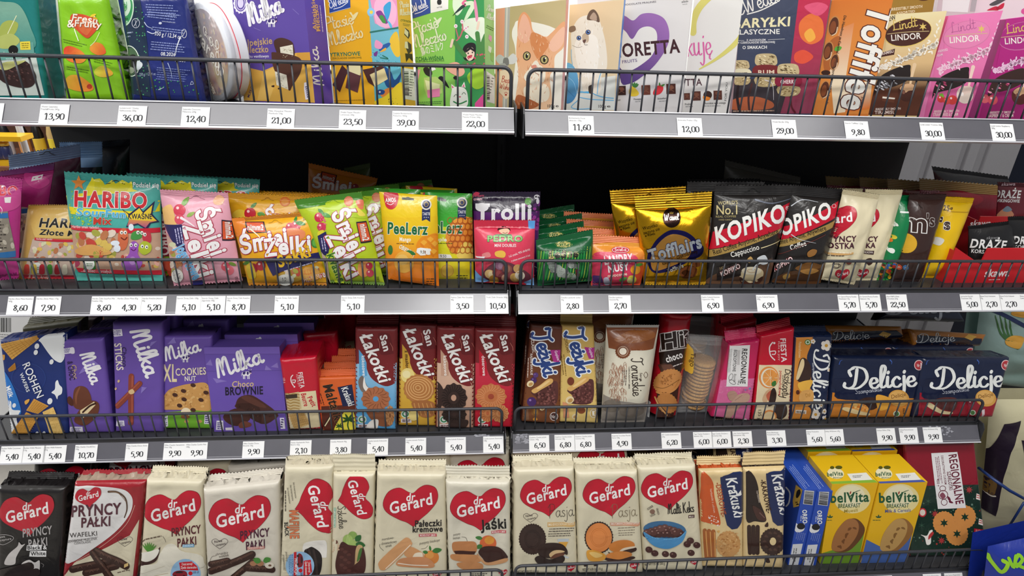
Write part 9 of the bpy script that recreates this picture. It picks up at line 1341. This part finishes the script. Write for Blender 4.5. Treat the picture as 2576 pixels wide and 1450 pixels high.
# grey ribbed cabinet past the right end
P0, P1 = at_y(2235, 400, .78), at_y(2562, 400, .78); x0, x1 = P0[0]-.25, P1[0]
r = thing('metal_cabinet', 'grey ribbed metal cabinet past the right end of the black back panel', 'cabinet', ((x0+x1)/2, .85, -1.07)); off = ((x0+x1)/2, .85, -1.07)
m = MB(); m.box(x0, x1, .80, 1.25, -1.07, .03); m.build('carcass', 'panel_grey', r, off=off)
for k, (a_, b_) in enumerate(((2175, 2322), (2345, 2410), (2432, 2455), (2482, 2556))):
    xa, xb = at_y(a_, 390, .79)[0], at_y(b_, 390, .79)[0]; m = MB(); m.box(xa, xb, .785, .80, -1.05, .02); m.build('panel', 'panel_grey', r, off=off)
m = MB(); m.box(x1+.002, x1+.5, .80, 1.3, -1.07, .03, H('#141a2c')); simple('dark_cabinet', 'cabinet', 'dark navy cabinet at the right edge beside the grey ribbed one', m, 'metal', (x1+.25, 1.05, -1.07))
# crumpled pet food sacks on a neighbouring display
def sack(label, q, Y, art, c, t=.09, wr=.012, mat='paperfilm'):
    q = np.asarray(q, float).reshape(4, 2); _seed[0] += 1; wk = wrinkle(_seed[0], 9, wr); w2 = wrinkle(_seed[0]+50, 12, wr*.5)
    sk = Skin.__new__(Skin); sk.px = q; sk.U = np.array([1., 0, 0]); le = math.radians(6); sk.N = np.array([0, -math.cos(le), math.sin(le)]); sk.V = np.array([0, math.sin(le), math.cos(le)])
    sk.O = at_y(*q[3], Y); sk.h = lambda u, v: np.zeros_like(u); sk.flat = True; sk.ab = sk.unproj(q, 0.0); sk.W = np.linalg.norm(sk.ab[1]-sk.ab[0]); sk.Hh = np.linalg.norm(sk.ab[0]-sk.ab[3]); sk.flat = False
    sk.h = lambda u, v: t/2*np.nan_to_num((1-np.abs(2*u-1)**3)**.6*(1-np.abs(2*v-1)**3)**.6)+(wk(u, v)+w2(u*2, v*2))*np.minimum(1, 6*np.minimum(np.minimum(u, 1-u), np.minimum(v, 1-v)))
    r = thing('pet_food_sack', label, 'sack', sk.O); m = MB(); n = 34; g = np.linspace(0, 1, n+1); Ug, Vg = np.meshgrid(g, g); uv = np.stack([Ug.ravel(), Vg.ravel()], 1); X = sk.pos(uv); hv = sk.h(uv[:, 0], uv[:, 1])
    m.add(X, grid_faces(n, n), H(c), 0, True); m.add(X-np.outer(hv+t*.4, sk.N), grid_faces(n, n, True), H(c), 0, True); print_on(m, sk, art, base=.0008, lim=.006); m.build('body', mat, r)
    return r, sk
a = J(*[L('#3f6a3a', 9, 2560, 875, 2545-k*9, 840, 2532-k*11+6, 795, w1=2) for k in range(4)], B('#d8a040', 2530, 855, 2550, 845, 2575, 850, 2565, 877, 2535, 870), B('#d0963a', 2545, 785, 2580, 780, 2590, 800, 2550, 795), L('#1d2a52', 10, 2490, 778, 2530, 795, 2580, 822))
sack('pale teal sack with green blades printed, right of the wide navy packs', [2470, 740, 2800, 740, 2800, 1000, 2440, 960], .26, a, '#8fa8a4', wr=.02)
a = J(G('#2a1f2c', 2530, 1070, 2570, 1060, 2545, 1140, 2528, 1210, 2505, 1300, 2482, 1290, 2500, 1215, 2510, 1150), G('#2a1f2c', 2572, 1110, 2620, 1110, 2620, 1360, 2562, 1360), B('#7a5a2a', 2470, 1228, 2490, 1222, 2498, 1212, 2515, 1220, 2510, 1250, 2490, 1250, 2472, 1235), L('#e8dcc8', 3, 2490, 1243, 2500, 1255, 2510, 1254))
sack('cream crumpled sack with dark stripes beside the large red biscuit bag', [2490, 1005, 2860, 1005, 2840, 1370, 2462, 1340], .06, a, '#c9c2a0', t=.12, wr=.022)
sack('dark sack between the teal and the cream sacks at the right edge', [2440, 900, 2720, 880, 2720, 1120, 2440, 1120], .43, E('#b8b4ae', 2480, 1010, 22, 16), '#26241f')
a = J(L('#9ad02a', 9, 2492, 1402, 2505, 1425, 2522, 1442, 2540, 1425, 2530, 1418), T('Lore', 2495, 1440, 2640, 1415, 52, '#8cc82a', .02)[:0], L('#8cc82a', 8, 2545, 1412, 2552, 1430, 2562, 1405), L('#8cc82a', 8, 2560, 1428, 2575, 1412, 2568, 1402, 2558, 1420, 2580, 1432))
sack('glossy blue sack with green handwriting in the bottom right corner', [2485, 1375, 2860, 1290, 2860, 1700, 2445, 1700], -.17, a, '#1c3296', t=.09, wr=.016, mat='film')
r = thing('blue_cord', 'blue elastic cord stretched across the cream sack', 'cord', tuple(at_y(2500, 1220, -.03))); m = MB()
m.tube([at_y(x, y, Y) for x, y, Y in ((2462, 1178, .02), (2500, 1207, -.02), (2540, 1235, -.035), (2640, 1290, -.03))], .0032, H('#22386e')); m.tube([at_y(x, y, Y) for x, y, Y in ((2576, 1265, -.04), (2548, 1310, -.03), (2520, 1352, .0))], .0022, H('#22386e')); m.build('cord', 'plastic', r, off=tuple(at_y(2500, 1220, -.03)))
